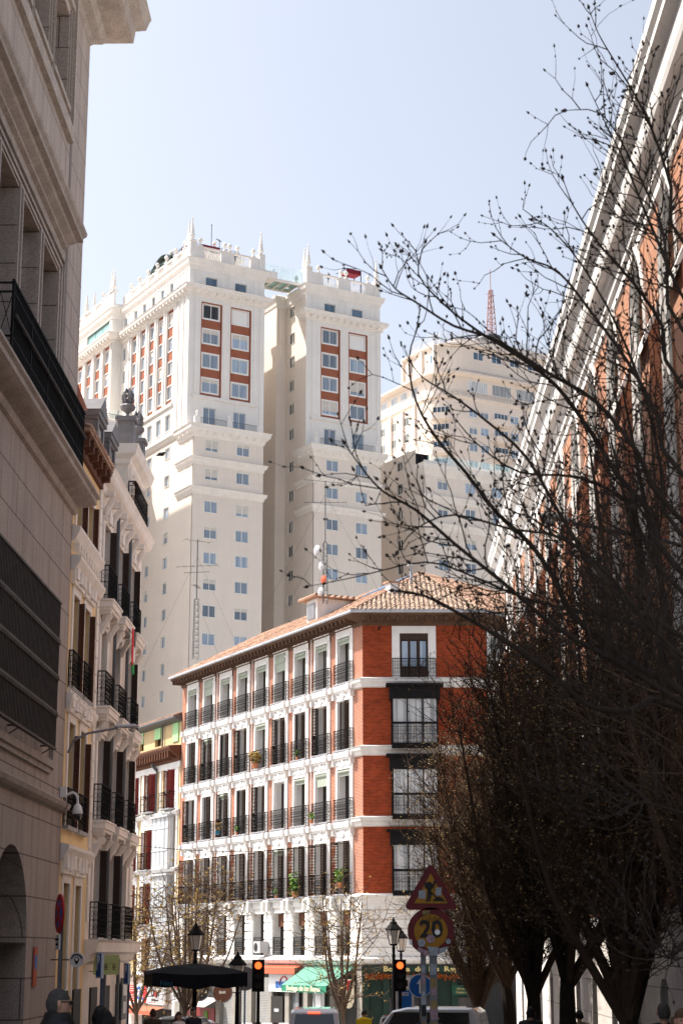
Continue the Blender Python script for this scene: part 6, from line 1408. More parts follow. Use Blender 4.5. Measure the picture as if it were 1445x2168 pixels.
# roadworks triangle and 20 sign on two stickered poles
SX, SY = 1.09, 23.5; SG = gz(SY)
def spt(px, py): v = at(px, py, SY); return v.x - SX, v.z - SG
ws_ = thing('roadworks_sign', 'shaded red and yellow roadworks triangle covered in stickers, digging figure', 'road sign', (SX, SY, SG), 0)
def outline(pts): return [spt(*p) for p in pts]
def circ(cx, cz, r, n, a0=0): return [(cx + r * math.cos(a0 + 2 * PI * k / n), cz + r * math.sin(a0 + 2 * PI * k / n)) for k in range(n)]
def tri(r): # rounded triangle
    cx, cz = spt(911, 1892); out = []
    for k in range(3):
        a0 = PI / 2 - 2 * PI * k / 3; px_, pz_ = cx + (r - .07) * math.cos(a0), cz + (r - .07) * math.sin(a0) * .97
        for j in range(-3, 4): out.append((px_ + .05 * math.cos(a0 - j * R(20)), pz_ + .05 * math.sin(a0 - j * R(20))))
    return out
a = MB(); a.plate(tri(.39)[::-1], -.06, -.045); fb_ = a.build('border', 'sign_red_shaded', ws_)
cx, cz = spt(911, 1892); a = MB(); a.plate([(cx, cz + .255), (cx + .215, cz - .125), (cx - .215, cz - .125)][::-1], -.066, -.06); fc = a.build('face', 'sign_yellow', ws_)
def fig(pts): return [spt(840 + x / 8.675, 1810 + y / 8.675) for x, y in pts]
a = MB()
for pts in ([(500, 520), (590, 490), (660, 540), (670, 600), (620, 640), (560, 640), (500, 600)], [(640, 560), (690, 520), (700, 540), (650, 600)], [(560, 620), (620, 640), (590, 740), (560, 860), (530, 860), (550, 740)], [(600, 640), (640, 700), (600, 860), (570, 860), (600, 720)], [(610, 700), (640, 690), (750, 800), (730, 810)], [(640, 850), (700, 790), (760, 765), (820, 790), (880, 855)]):
    a.plate(fig(pts), -.072, -.066)
c_ = spt(840 + 688 / 8.675, 1810 + 505 / 8.675); a.plate(circ(c_[0], c_[1], .02, 12)[::-1], -.072, -.066); a.build('digging_figure', 'ink', fc)
for pts, m_ in (([(395, 660), (520, 650), (515, 810), (390, 800)], 'sticker_a'), ([(705, 605), (815, 600), (805, 750), (700, 745)], 'sticker_a')): a = MB(); a.plate(fig(pts), -.07, -.0665); a.build('sticker', m_, fc)
rs2 = thing('speed_limit_sign', 'round 20 speed limit sign with red rim, graffiti and stickers under the triangle', 'road sign', (SX, SY, SG), 0)
cx, cz = spt(911, 1972); a = MB(); a.plate(circ(cx, cz, .30, 40)[::-1], -.06, -.045); a.build('border', 'sign_red_shaded', rs2); a = MB(); a.plate(circ(cx, cz, .215, 40)[::-1], -.066, -.06); f2 = a.build('face', 'sign_yellow', rs2)
lettering('20', .30, 'ink', f2, (cx + .005, -.072, cz + .02), 0, sx=1.0, bold=.008, depth=.003)
r_ = random.Random(2); a = MB()
for k in range(16):
    x, z = cx - .13 + k * .017, cz + .13 + r_.uniform(-.015, .015); a.tube([(x + r_.uniform(-.01, .01), -.07, z - .04), (x + r_.uniform(-.02, .02), -.07, z), (x + r_.uniform(-.01, .02), -.07, z + .045)], .003, 3)
a.build('graffiti', 'ink', f2)
for x, y, r, m_ in ((445, 1615, .05, 'sticker_a'), (735, 1420, .035, 'sign_white'), (780, 1600, .03, 'sign_yellow'), (610, 1540, .055, 'sticker_b'), (935, 1590, .032, 'sticker_a')):
    c_ = spt(840 + x / 8.675, 1810 + y / 8.675); a = MB(); a.plate(circ(c_[0], c_[1], r, 14)[::-1], -.076, -.067); a.build('sticker', m_, f2)
for pts, m_ in (([(390, 1690), (600, 1780), (590, 1850), (500, 1850), (370, 1740)], 'sticker_b'), ([(550, 1680), (760, 1700), (740, 1850), (600, 1850)], 'sticker_a'), ([(770, 1720), (940, 1680), (860, 1790), (760, 1810)], 'sticker_a'), ([(215, 1560), (265, 1550), (280, 1660), (230, 1650)], 'sign_white'), ([(460, 1030), (600, 1020), (590, 1100), (460, 1100)], 'bud_olive')):
    a = MB(); a.plate(fig(pts), -.078, -.067); a.build('sticker', m_, f2)
for k, (px_, w_, lb) in enumerate(((896, .10, 'wider square sign pole plastered with torn stickers, left of the pair'), (917, .16, 'broad stickered sign pole holding the speed limit sign, right of the pair'))):
    x, _ = spt(px_, 2080); pl = thing('sign_pole', lb, 'pole', (SX + x, SY + (.06 if k == 0 else .0), SG), 0); w2 = .034 if k == 0 else .05; a = MB(); a.box(-w2, w2, -.035, .035, 0, spt(911, 2000)[1] if k else spt(911, 1990)[1]); a.build('post', 'steel', pl)
    r_ = random.Random(40 + k)
    for q in range(11): z = .85 + q * .13 + r_.uniform(-.03, .03); ww = w2 * r_.uniform(.6, .96); a = MB(); a.box(-ww, ww, -.041 - .0006 * (q % 4), -.036, z, z + r_.uniform(.06, .15)); a.build('sticker', r_.choice(['sticker_a', 'sticker_b', 'sticker_a', 'ink', 'bud_olive']), pl)
# no-parking sign, parking signs
np_ = thing('no_parking_sign', 'red and blue no-stopping disc with a white plate below, on a leaning pole', 'road sign', (-5.15, 30, gz(30)), R(-68)); G0 = gz(30); zc = 2.285 - G0
a = MB(); a.tube([(0, .04, 0), (0, .04, zc + .2)], .035, 8); a.build('pole', 'steel', np_)
a = MB(); disc(a, 0, zc, .32, -.012, .012, 36); a.build('rim', 'sign_red', np_); a = MB(); disc(a, 0, zc, .22, -.02, -.012, 36); f = a.build('face', 'sign_blue', np_)
a = MB(); [a.plate([(c * math.cos(t) - s2 * math.sin(t), zc + c * math.sin(t) + s2 * math.cos(t)) for c, s2 in ((-.225, -.042), (.225, -.042), (.225, .042), (-.225, .042))], -.03, -.02) for t in (R(45), R(135))]; a.build('cross', 'sign_red', f)
a = MB(); a.box(-.14, .14, -.02, 0, zc - .58, zc - .34); pl = a.build('plate', 'sign_white', np_); [lettering(t_, .05, 'ink', pl, (0, -.03, zc - .42 - k * .08), 0) for k, t_ in enumerate(('EXCEPTO', 'TAXIS'))]
for X, Y, zt_, lb in ((-5.64, 38, 1.66, 'nearer blue parking sign with white P in front of the lime sign'), (-6.14, 46, 1.4, 'farther blue parking sign by the end of the ornate house')):
    t = thing('parking_sign', lb, 'road sign', (X, Y, gz(Y)), R(-66), 'blue parking signs'); zz = zt_ - gz(Y)
    a = MB(); a.tube([(0, .05, 0), (0, .05, zz)], .03, 8); a.build('post', 'steel_blue', t); a = MB(); a.box(-.2, .2, -.03, .03, zz - .52, zz); a.build('border', 'sign_white', t)
    a = MB(); a.box(-.175, .175, -.04, -.03, zz - .49, zz - .03); f = a.build('face', 'sign_blue', t); lettering('P', .42, 'sign_white', f, (0, -.05, zz - .22), 0, bold=.015)
# dome camera and its bracket, cobra-head lamps
cc = thing('security_camera', 'white dome camera on a swan-neck bracket at the granite corner', 'camera', (XL + .02, 50.5, 5.5), 0); cc.scale = (.78, .78, .78)
a = MB(); a.box(0, .22, -.08, .08, .55, .92); a.build('junction_box', 'sign_white', cc); a = MB(); a.tube([(.2, 0, .62), (.45, 0, .72), (.58, 0, .66), (.64, 0, .5), (.65, 0, .3)], .05, 8); a.build('bracket', 'sign_white', cc)
a = MB(); a.lathe([(.05, .32), (.12, .26), (.18, .1), (.19, -.02), (.19, -.06)], .65, 0, 16); a.build('housing', 'sign_white', cc, smooth=True); a = MB(); a.lathe([(.165, -.06), (.16, -.16), (.11, -.26), (.03, -.3)], .65, 0, 16); a.build('dome', 'car_glass', cc, smooth=True)
a = MB(); [a.tube([(.05, -.1, .5), (.1 + .05 * k, -.05, .3 - .05 * k), (.2 + .04 * k, 0, .35), (.35, 0, .45 + .05 * k)], .015, 4) for k in range(4)]; a.build('cable', 'rubber', cc)
def cobra(label, root, tip, head_l, mat_='sign_grey'):
    t = thing('street_lamp', label, 'street lamp', root, 0, 'modern cobra-head street lamps'); d = Vector(tip) - Vector(root); hd = Vector((d.x, d.y, 0)).normalized(); s0 = d - hd * head_l
    a = MB(); a.tube([(0, 0, 0), (s0.x * .12, s0.y * .12, s0.z * .45), (s0.x * .4, s0.y * .4, s0.z * .72), tuple(s0)], .035, 8); a.build('arm', 'steel', t)
    a = MB(); X = Matrix.Translation(s0) @ Matrix.Rotation(math.atan2(hd.y, hd.x), 4, 'Z') @ Matrix.Rotation(R(-5), 4, 'Y'); a.X = X; L = head_l
    prof = [(-.1, .035, .035), (.1, .05, .05), (.3, .09, .07), (.55, .14, .09), (.8, .14, .08), (.95, .09, .05), (1.0, .02, .02)]; vs = []
    for x, w_, h in prof:
        for k in range(10): an = 2 * PI * k / 10; vs.append((x * L, w_ * math.cos(an), .04 + h * math.sin(an) * (1 if math.sin(an) > 0 else .55)))
    a.mesh(vs, [(i * 10 + k, i * 10 + (k + 1) % 10, (i + 1) * 10 + (k + 1) % 10, (i + 1) * 10 + k) for i in range(len(prof) - 1) for k in range(10)]); hd_ = a.build('head', mat_, t, smooth=True)
    b = MB(); b.X = X @ Matrix.Translation((.68 * L, 0, -.02)); b.lathe([(.11, .0), (.1, -.05), (.05, -.09)], 0, 0, 10); b.build('lens', 'lamp_glass', hd_); return t
cobra('grey cobra-head lamp on a long arm from the granite corner', (-8.62, 50.6, 7.2), (-6.85, 52.4, 8.05), .8)
lp = cobra('pale cobra-head lamp half hidden in the bare branches on the right', (6.2, 31, 8.3), (2.95, 30, 8.95), .62, 'lamp_glass')
# overhead wire
a = MB(); A_, B_ = Vector((-13, 84, 6.8)), BP(.3, -1.0, 7.2); pts = [A_.lerp(B_, k / 20) - Vector((0, 0, .5 * math.sin(PI * k / 20))) for k in range(21)]; a.tube(pts, .018, 4); tag(a.build('overhead_wire', 'rubber'), 'thin black cable sagging across the front of the brick house', 'cable')
# big black parasol
pz = thing('parasol', 'large square black cafe parasol on a dark post', 'parasol', (-5.3, 55, gz(55)), R(12)); zz = 1.35 - gz(55)
a = MB(); c0 = Vector((0, 0, zz)); Wp = 1.5; n = 4; rim = []
r_ = random.Random(8)
for k in range(4):
    an = PI / 4 + k * PI / 2; an2 = an + PI / 2; A_ = Vector((math.cos(an), math.sin(an), 0)) * Wp * 1.32; B_ = Vector((math.cos(an2), math.sin(an2), 0)) * Wp * 1.32
    prev = None
    for j in range(9):
        t_ = j / 8; e = A_.lerp(B_, t_); e.z = zz - .26 - .10 * math.sin(PI * t_) * .6 + r_.uniform(-.01, .01); m_ = c0.lerp(e, .55); m_.z += .05
        cur = (m_, e, e + Vector((0, 0, -.38 - .04 * math.sin(j * 2.2))))
        if prev: a.face([c0, prev[0], cur[0]]); a.face([prev[0], prev[1], cur[1], cur[0]]); a.face([prev[1], prev[2], cur[2], cur[1]])
        prev = cur
a.build('canopy', 'canvas_black', pz); a = MB(); a.tube([(0, 0, 0), (0, 0, zz + .05)], .06, 8); a.lathe([(.5, 0), (.5, .12), (.08, .2)], 0, 0, 10); a.build('post', 'canvas_black', pz)
a = MB(); [a.tube([(0, 0, zz - .15), (math.cos(PI / 4 + k * PI / 2) * Wp * 1.3, math.sin(PI / 4 + k * PI / 2) * Wp * 1.3, zz - .42)], .02, 4) for k in range(4)]; a.build('rib', 'canvas_black', pz)
lettering('Fdez', .2, 'teal_pot', pz, (-1.0, -1.55, zz - .56), 0)
dd_ = thing('road_sign', 'dark back of a round sign on a thin post right of the parasol', 'road sign', (-4.55, 66, gz(66)), 0); zz = .75 - gz(66); a = MB(); disc(a, 0, zz, .42, -.02, .02, 32); a.build('disc', 'slate_grey', dd_); a = MB(); a.tube([(0, .05, 0), (0, .05, zz + .3)], .035, 6); a.build('post', 'steel_blue', dd_)

# ------------------------------------------------------------------ vehicles
def car(name, label, cat, loc, rz, L, W, H, paint, kind='van', group=None):
    t = thing(name, label, cat, loc, rz, group)
    # side profile (x forward), from rear bottom clockwise; body shaped by tapering the greenhouse
    if kind == 'van': prof = [(0, .35), (0, 1.0), (.06, 1.05), (.22, H - .12), (.4, H), (L * .55, H), (L * .66, H - .1), (L * .78, 1.12), (L * .97, .95), (L, .6), (L, .3)]
    else: prof = [(0, .35), (0, .8), (.1, .92), (.45, .95), (.95, H - .03), (1.4, H), (L * .55, H - .02), (L * .7, .98), (L * .96, .82), (L, .6), (L, .3)]
    a = MB(); n = len(prof); vs = []
    for y in (-1, -.86, .86, 1):
        for x, z in prof:
            tp = max(0, (z - 1.0) / (H - 1.0)) if z > 1.0 else 0; yy = y * W / 2 * (1 - .13 * tp); dz = -.05 if abs(y) == 1 and z > 1 else 0
            vs.append((x + (.04 if abs(y) == 1 and x < 1 else 0), yy, z + dz))
    fs = []
    for j in range(3):
        for i in range(n): fs.append((j * n + i, j * n + (i + 1) % n, (j + 1) * n + (i + 1) % n, (j + 1) * n + i))
    fs += [tuple(range(n - 1, -1, -1)), tuple(range(3 * n, 4 * n))]
    a.mesh(vs, fs); b = a.build('body', paint, t, smooth=False)
    mo = b.modifiers.new('round', 'BEVEL'); mo.width = .05; mo.segments = 3
    g = MB(); zt = H - .14
    # rear window follows the sloped rear face
    x0, z0, x1, z1 = (.06, 1.08, .215, H - .17) if kind == 'van' else (.48, .97, .93, H - .07)
    w0, w1 = W * .39, W * .35; g.mesh([(x0 - .012, -w0, z0), (x0 - .012, w0, z0), (x1 - .012, w1, z1), (x1 - .012, -w1, z1), (x0 + .05, -w0, z0), (x0 + .05, w0, z0), (x1 + .05, w1, z1), (x1 + .05, -w1, z1)], [(0, 3, 2, 1), (4, 5, 6, 7), (0, 1, 5, 4), (3, 7, 6, 2), (1, 2, 6, 5), (0, 4, 7, 3)])
    g.build('rear_window', 'car_glass', t)
    for s_ in (-1, 1):
        g = MB(); xa, xb = (.45, L * .64) if kind == 'van' else (1.05, L * .6)
        yb, yt = s_ * (W / 2 + .004), s_ * (W / 2 * .885 + .004); ps = [(xa, yb, 1.08), (xb + .35, yb, 1.08), (xb, yt, zt), (xa + .05, yt, zt)]
        g.mesh(ps + [(x, y - s_ * .05, z) for x, y, z in ps], [(0, 1, 2, 3), (7, 6, 5, 4), (0, 4, 5, 1), (2, 6, 7, 3), (1, 5, 6, 2), (3, 7, 4, 0)]); g.build('side_window', 'car_glass', t)
        l_ = MB(); l_.box(-.02, .06, s_ * W * .46 - .06, s_ * W * .46 + .06, .75, 1.05); l_.build('tail_light', 'brake_lamp', t)
        for x in (L * .18, L * .8):
            w_ = MB(); w_.X = Matrix.Translation((x, s_ * (W / 2 - .1), .32)) @ Matrix.Rotation(R(90), 4, 'X'); w_.lathe([(.2, -.11), (.3, -.11), (.32, -.06), (.32, .06), (.3, .11), (.2, .11)], 0, 0, 20); w = w_.build('wheel', 'tyre', t); r2 = MB(); r2.X = w_.X; r2.lathe([(.19, -.1), (.2, .1)], 0, 0, 12); r2.build('rim', 'steel', w)
    return t
def at0(px, py, Y): v = at(px, py, Y); return v
v = car('van', 'white van seen from behind with a lit brake light on its roof edge', 'van', (-1.93, 62, gz(62)), R(90), 4.4, 1.82, 1.86, 'car_white')
a = MB(); a.box(.1, .16, -.2, .2, 1.715, 1.76); a.build('brake_light', 'brake_lamp', v)
car('van', 'silver grey van behind the stickered poles, roof only in view', 'van', (3.55, 55.5, gz(55)), R(168), 4.3, 1.8, 1.88, 'car_silver')
car('car', 'dark car just left of the silver van, only its roof showing', 'car', (1.05, 57, gz(57)), R(90), 4.0, 1.7, 1.62, 'car_dark', 'car')
car('car', 'small silver car roof beside the man in brown on the left', 'car', (-8.3, 70, gz(70)), R(20), 3.9, 1.7, 1.5, 'car_silver', 'car')
car('car', 'dark car with a bright rear light behind the grey-haired man', 'car', (-5.3, 67, gz(67)), R(170), 4.1, 1.75, 1.62, 'car_dark', 'car')
def moto(label, loc, rz):
    t = thing('motorcycle', label, 'motorcycle', loc, rz, 'motorcycles parked in front of the shops')
    for x in (0, 1.35):
        m = MB(); m.X = Matrix.Translation((x, 0, .3)) @ Matrix.Rotation(R(90), 4, 'X'); m.lathe([(.2, -.05), (.3, -.05), (.32, 0), (.3, .05), (.2, .05)], 0, 0, 18); w = m.build('wheel', 'tyre', t)
    m = MB(); m.tube([(0, 0, .35), (.3, 0, .7), (.7, 0, .75), (1.0, 0, .8), (1.1, 0, .95)], [.08, .16, .2, .15, .05], 8); m.tube([(1.35, 0, .3), (1.1, 0, 1.0)], .04, 6); m.box(.35, .95, -.14, .14, .3, .6); m.build('body', 'car_dark', t)
    m = MB(); m.tube([(.1, 0, .85), (.4, 0, .82), (.7, 0, .84)], [.1, .15, .12], 8); m.build('seat', 'rubber', t); m = MB(); m.tube([(1.0, -.35, 1.08), (1.1, 0, 1.02), (1.0, .35, 1.08)], .02, 6); [m.tube([(1.05, s_ * .25, 1.05), (1.12, s_ * .32, 1.3)], .012, 4) for s_ in (-1, 1)]; [m.box(1.1, 1.13, s_ * .32 - .07, s_ * .32 + .07, 1.28, 1.38) for s_ in (-1, 1)]; m.build('handlebar', 'steel', t)
    m = MB(); m.plate([(1.05, .9), (1.2, .95), (1.1, 1.35), (1.02, 1.3)], -.2, .2); m.build('windscreen', 'sign_grey', t)
for k, (x, lb) in enumerate(((-5.0, 'leftmost parked motorcycle below the pub signs'), (-4.1, 'parked motorcycle next left of the traffic light post'), (-3.3, 'parked motorcycle partly behind the traffic light post'))): moto(lb, (x, 69, gz(69)), R(75 + k * 8))

# ------------------------------------------------------------------ people
def skin_mesh(verts, edges, radii, sub=1):
    me = bpy.data.meshes.new('t'); me.from_pydata(verts, edges, []); o = bpy.data.objects.new('t', me); C.objects.link(o)
    mo = o.modifiers.new('s', 'SKIN'); mo.use_smooth_shade = True
    for i, r in enumerate(radii):
        d = me.skin_vertices[0].data[i]; d.radius = r if hasattr(r, '__len__') else (r, r); d.use_root = (i == 0)
    if sub: o.modifiers.new('u', 'SUBSURF').levels = sub
    dg = bpy.context.evaluated_depsgraph_get(); dg.update(); res = bpy.data.meshes.new_from_object(o.evaluated_get(dg))
    bpy.data.objects.remove(o); bpy.data.meshes.remove(me)
    V = [tuple(v.co) for v in res.vertices]; F = [tuple(p.vertices) for p in res.polygons]; bpy.data.meshes.remove(res); return V, F
def chain(V, E, Rr, pts, start=None):
    prev = start
    for x, y, z, r in pts:
        V.append((x, y, z)); Rr.append(r); i = len(V) - 1
        if prev is not None: E.append((prev, i))
        prev = i
    return prev
def arm_pts(s, pose):
    if pose == 'raised': return [(.19 * s, 0, 1.43), (.27 * s, -.05, 1.20), (.16 * s, -.24, 1.34), (.10 * s, -.21, 1.50)]
    if pose == 'bent': return [(.19 * s, 0, 1.43), (.26 * s, .05, 1.16), (.20 * s, -.2, 1.10), (.15 * s, -.28, 1.12)]
    return [(.19 * s, 0, 1.43), (.24 * s, .03, 1.14), (.25 * s, -.04, .90), (.25 * s, -.06, .83)]
LEG = {1: [(.09, 0, .92), (.10, -.12, .50), (.10, -.12, .09), (.10, -.25, .04)], -1: [(-.09, 0, .92), (-.10, .05, .50), (-.10, .22, .12), (-.10, .12, .04)]}
def head_mesh(m, big=1.0):
    n, k = 22, 16; vs = []
    for j in range(k + 1):
        ph = PI * j / k
        for i in range(n):
            th = 2 * PI * i / n; x, y, z = math.sin(ph) * math.sin(th), -math.sin(ph) * math.cos(th), math.cos(ph)
            w_ = .076 * (1 - .16 * max(0, -z)); dd = .098; h = .118; px_, py_, pz_ = x * w_, y * dd, z * h
            if y < 0:
                g1 = math.exp(-((x / .16) ** 2 + ((z + .18) / .22) ** 2)); py_ -= .019 * g1           # nose
                for sx in (-.42, .42): py_ += .012 * math.exp(-(((x - sx) / .2) ** 2 + ((z - .08) / .13) ** 2))
                py_ -= .006 * math.exp(-((x / .3) ** 2 + ((z + .52) / .1) ** 2)); py_ -= .012 * math.exp(-((x / .35) ** 2 + ((z + .85) / .2) ** 2)); py_ -= .006 * math.exp(-((z - .26) / .1) ** 2) * max(0, -y)
            vs.append((px_, py_, pz_ + 1.64))
    fs = [(j * n + i, (j + 1) * n + i, (j + 1) * n + (i + 1) % n, j * n + (i + 1) % n) for j in range(k) for i in range(n)]; m.mesh(vs, fs)
    for s in (-1, 1):
        m.lathe([(.001, 1.6), (.012, 1.61), (.018, 1.64), (.012, 1.672), (.001, 1.675)], s * .078, .01, 7)
        m.lathe([(.002, 1.64), (.011, 1.645), (.012, 1.65), (.002, 1.66)], s * .031, -.086, 7, 1)
    m.box(-.024, .024, -.0985, -.094, 1.574, 1.58, 2)
BODY = {}
def body_data(pose):
    if pose in BODY: return BODY[pose]
    V, E, Rr = [], [], []; chain(V, E, Rr, [(0, .01, .95, (.15, .11))]); top = chain(V, E, Rr, [(0, .0, 1.12, (.13, .10)), (0, -.01, 1.32, (.16, .11)), (0, 0, 1.43, (.10, .08)), (0, .0, 1.50, (.055, .055)), (0, -.005, 1.57, (.055, .06))], 0)
    for s in (1, -1):
        A = arm_pts(s, pose[0] if s == -1 else pose[1]); e = chain(V, E, Rr, [(*A[0], .06), (*A[1], .043), (*A[2], .03), (*A[3], (.036, .018))], 3)
        w_ = Vector(A[3]); f = (w_ - Vector(A[2])).normalized(); lat = f.cross(Vector((0, 1, .2))).normalized()
        for q, (L, o_) in enumerate(((.06, -.027), (.07, -.009), (.065, .009), (.05, .027))):
            b0 = w_ + f * .03 + lat * o_; b1 = b0 + f * L * .5; b2 = b1 + (f * .7 + Vector((0, -.5, 0))).normalized() * L * .5; chain(V, E, Rr, [(*b0, .010), (*b1, .009), (*b2, .0075)], e)
        t0 = w_ - lat * .03; chain(V, E, Rr, [(*t0, .011), (*(t0 - lat * .02 + f * .035), .009)], e)
        chain(V, E, Rr, [(*LEG[s][0], .09), (*LEG[s][1], .06), (*LEG[s][2], .042), (*LEG[s][3], .035)], 0)
    bm_, bf = skin_mesh(V, E, Rr); m = MB(); m.mesh(bm_, bf); head_mesh(m); b = m.build('body', ['skin', 'ink', 'mast_red'], smooth=True); bd = b.data; bpy.data.objects.remove(b)
    V, E, Rr = [], [], []; chain(V, E, Rr, [(0, .01, .90, (.19, .14))]); chain(V, E, Rr, [(0, .0, 1.12, (.17, .13)), (0, -.01, 1.30, (.20, .14)), (0, 0, 1.44, (.14, .11)), (0, .012, 1.535, (.088, .088))], 0)
    for s in (1, -1):
        A = arm_pts(s, pose[0] if s == -1 else pose[1]); w_ = Vector(A[2]).lerp(Vector(A[3]), .1); chain(V, E, Rr, [(*A[0], .078), (*A[1], .06), (*w_, .045)], 3)
    a, f = skin_mesh(V, E, Rr); m = MB(); m.mesh(a, f); j = m.build('jacket', 'cloth_navy', smooth=True); jd = j.data; bpy.data.objects.remove(j)
    V, E, Rr = [], [], []; chain(V, E, Rr, [(0, .01, .95, (.165, .12))])
    for s in (1, -1): chain(V, E, Rr, [(*LEG[s][0], .1), (*LEG[s][1], .075), (*Vector(LEG[s][1]).lerp(Vector(LEG[s][2]), .92), .06)], 0)
    a, f = skin_mesh(V, E, Rr); m = MB(); m.mesh(a, f); j = m.build('trousers', 'cloth_navy', smooth=True); td = j.data; bpy.data.objects.remove(j)
    V, E, Rr = [], [], []; chain(V, E, Rr, [(*LEG[1][2], .05), (*LEG[1][3], .045)]); a, f = skin_mesh(V, E, Rr); m = MB(); m.mesh(a, f)
    V, E, Rr = [], [], []; chain(V, E, Rr, [(*LEG[-1][2], .05), (*LEG[-1][3], .045)]); a, f = skin_mesh(V, E, Rr); m2 = MB(); m2.mesh(a, f)
    o1, o2 = m.build('shoe', 'rubber', smooth=True), m2.build('shoe', 'rubber', smooth=True); sh = (o1.data, o2.data); bpy.data.objects.remove(o1); bpy.data.objects.remove(o2)
    BODY[pose] = (bd, jd, td, sh); return BODY[pose]
def hair(style, m_, seed=0):
    r_ = random.Random(seed); a = MB(); n, k = 22, 14; vs = {}; fs = []; V = []
    sc = {'short': 1.09, 'long': 1.13, 'afro': 1.5, 'bun': 1.09, 'helmet': 1.25, 'bald': 1.02}[style]
    low = {'short': -.62, 'long': -.9, 'afro': -.75, 'bun': -.3, 'helmet': .05, 'bald': -.2}[style]
    for j in range(k + 1):
        ph = PI * j / k
        for i in range(n):
            th = 2 * PI * i / n; x, y, z = math.sin(ph) * math.sin(th), -math.sin(ph) * math.cos(th), math.cos(ph); w_ = sc * (1 + r_.uniform(-.03, .03) * (3 if style == 'afro' else 1))
            V.append((x * .078 * w_, y * .1 * w_ + (.012 if style != 'helmet' else 0), z * .118 * w_ + 1.645))
            vs[(j, i)] = (x, y, z)
    for j in range(k):
        for i in range(n):
            x, y, z = vs[(j, i)]; lim = .42 if y < -.45 else (.25 if y < -.1 else (max(low, -.15) if y < .25 else low))
            if style == 'helmet': lim = .1
            if style == 'afro' and y < -.3: lim = .3
            if z > lim: fs.append((j * n + i, (j + 1) * n + i, (j + 1) * n + (i + 1) % n, j * n + (i + 1) % n))
    a.mesh(V, fs)
    if style == 'long':
        for i in range(9):
            t_ = -1 + i / 4; a.tube([(t_ * .085, .03 + .06 * (1 - t_ * t_), 1.68), (t_ * .1, .05 + .05 * (1 - t_ * t_), 1.55), (t_ * .11, .06 + .04 * (1 - t_ * t_), 1.40)], [.035, .04, .02], 6)
    if style == 'bun': a.lathe([(.01, 1.63), (.04, 1.65), (.045, 1.68), (.03, 1.71), (.005, 1.72)], 0, .13, 8)
    return a.build('hair' if style != 'helmet' else 'helmet', m_, smooth=True)
def person(label, px, py, Y, face, H, top='cloth_navy', legs='cloth_denim', hr=('short', 'hair_black'), pose=('down', 'down'), skin=None, loc=None, extra=None, group=None):
    if loc is None: v = at(px, py, Y); loc = (v.x, Y, gz(Y) + .02)
    t = thing('person', label, 'person', loc, R(face), group); s = H / 1.76; t.scale = (s, s, s); bd, jd, td, sh = body_data(pose)
    inst('body', bd, t); j = inst('jacket', jd.copy(), t); j.data.materials[0] = MATS[top]; l_ = inst('trousers', td.copy(), t); l_.data.materials[0] = MATS[legs]
    for q in sh: inst('shoe', q, t)
    h = hair(hr[0], hr[1], int(px)); h.parent = t
    if extra: extra(t)
    return t
def x_glasses(t):
    a = MB(); a.lathe([(.17, 1.40), (.155, 1.47), (.125, 1.53), (.115, 1.57), (.10, 1.565), (.10, 1.45)], 0, .01, 14); a.build('collar', 'ink', t, smooth=True)
    a = MB(); a.box(-.075, .075, -.118, -.1, 1.635, 1.668); [a.box(s * .078 - .004, s * .078 + .004, -.11, .02, 1.655, 1.665) for s in (-1, 1)]; a.build('sunglasses', 'ink', t)
def x_backpack(t): a = MB(); a.box(-.23, .23, .16, .5, 1.0, 1.52); a.tube([(-.2, .33, 1.5), (0, .33, 1.56), (.2, .33, 1.5)], .03, 6); a.build('delivery_backpack', 'cloth_yellow', t); a = MB(); a.tube([(-.1, .09, 1.5), (0, .14, 1.56), (.1, .09, 1.5)], .06, 7); a.build('hood', 'cloth_navy', t)
def x_strap(m_):
    def f(t): a = MB(); a.tube([(-.14, .12, 1.46), (0, .165, 1.3), (.15, .15, 1.1)], .015, 4); a.build('strap', m_, t)
    return f
person('grey-haired man in sunglasses and dark coat, in profile at the bottom left', 126, 2130, 17.2, 105, 1.86, hr=('short', 'hair_grey'), pose=('down', 'down'), extra=x_glasses)
person('woman with a big round mop of black curls, seen from behind beside the parking sign', 214, 2130, 26, 170, 1.70, top='cloth_navy', hr=('afro', 'hair_black'))
person('woman with long straight black hair walking next to the curly-haired one', 226, 2140, 24.6, 180, 1.69, top='cloth_navy', hr=('long', 'hair_black'))
person('man in a dark brown jacket holding a phone to his ear', 324, 2140, 50, 200, 1.80, top='cloth_brown', hr=('short', 'hair_brown'), pose=('down', 'raised'))
person('brown-haired woman in a white jacket facing right', 379, 2150, 52, 60, 1.72, top='cloth_white', hr=('long', 'hair_brown'))
person('grey-haired man in a dark sweater standing right of the woman in white', 410, 2140, 52.6, 40, 1.84, top='cloth_navy', hr=('short', 'hair_grey'))
person('courier with helmet, navy hood and bright yellow box backpack', 771, 2140, 56, 178, 1.78, hr=('helmet', 'ink'), extra=x_backpack)
person('dark-haired man behind the stickered poles, left of the pair', 897, 2150, 46, 185, 1.70, hr=('short', 'hair_black'))
person('brown-haired person behind the stickered poles, right of the pair', 921, 2150, 45.4, 170, 1.68, top='ink', hr=('short', 'hair_brown'), pose=('bent', 'raised'))
person('person in black with dark hair among the tree trunks', 1122, 2140, 38, 178, 1.80, top='ink', hr=('short', 'hair_black'))
person('woman in a pale beige jacket with a dark strap and tied hair', 1225, 2140, 40, 185, 1.74, top='cloth_beige', hr=('bun', 'hair_black'), extra=x_strap('ink'))
person('man in a dark coat with a blue shoulder strap, greying hair, at the right', 1403, 2140, 24, 182, 1.79, top='ink', hr=('short', 'hair_grey'), extra=x_strap('sign_blue'))
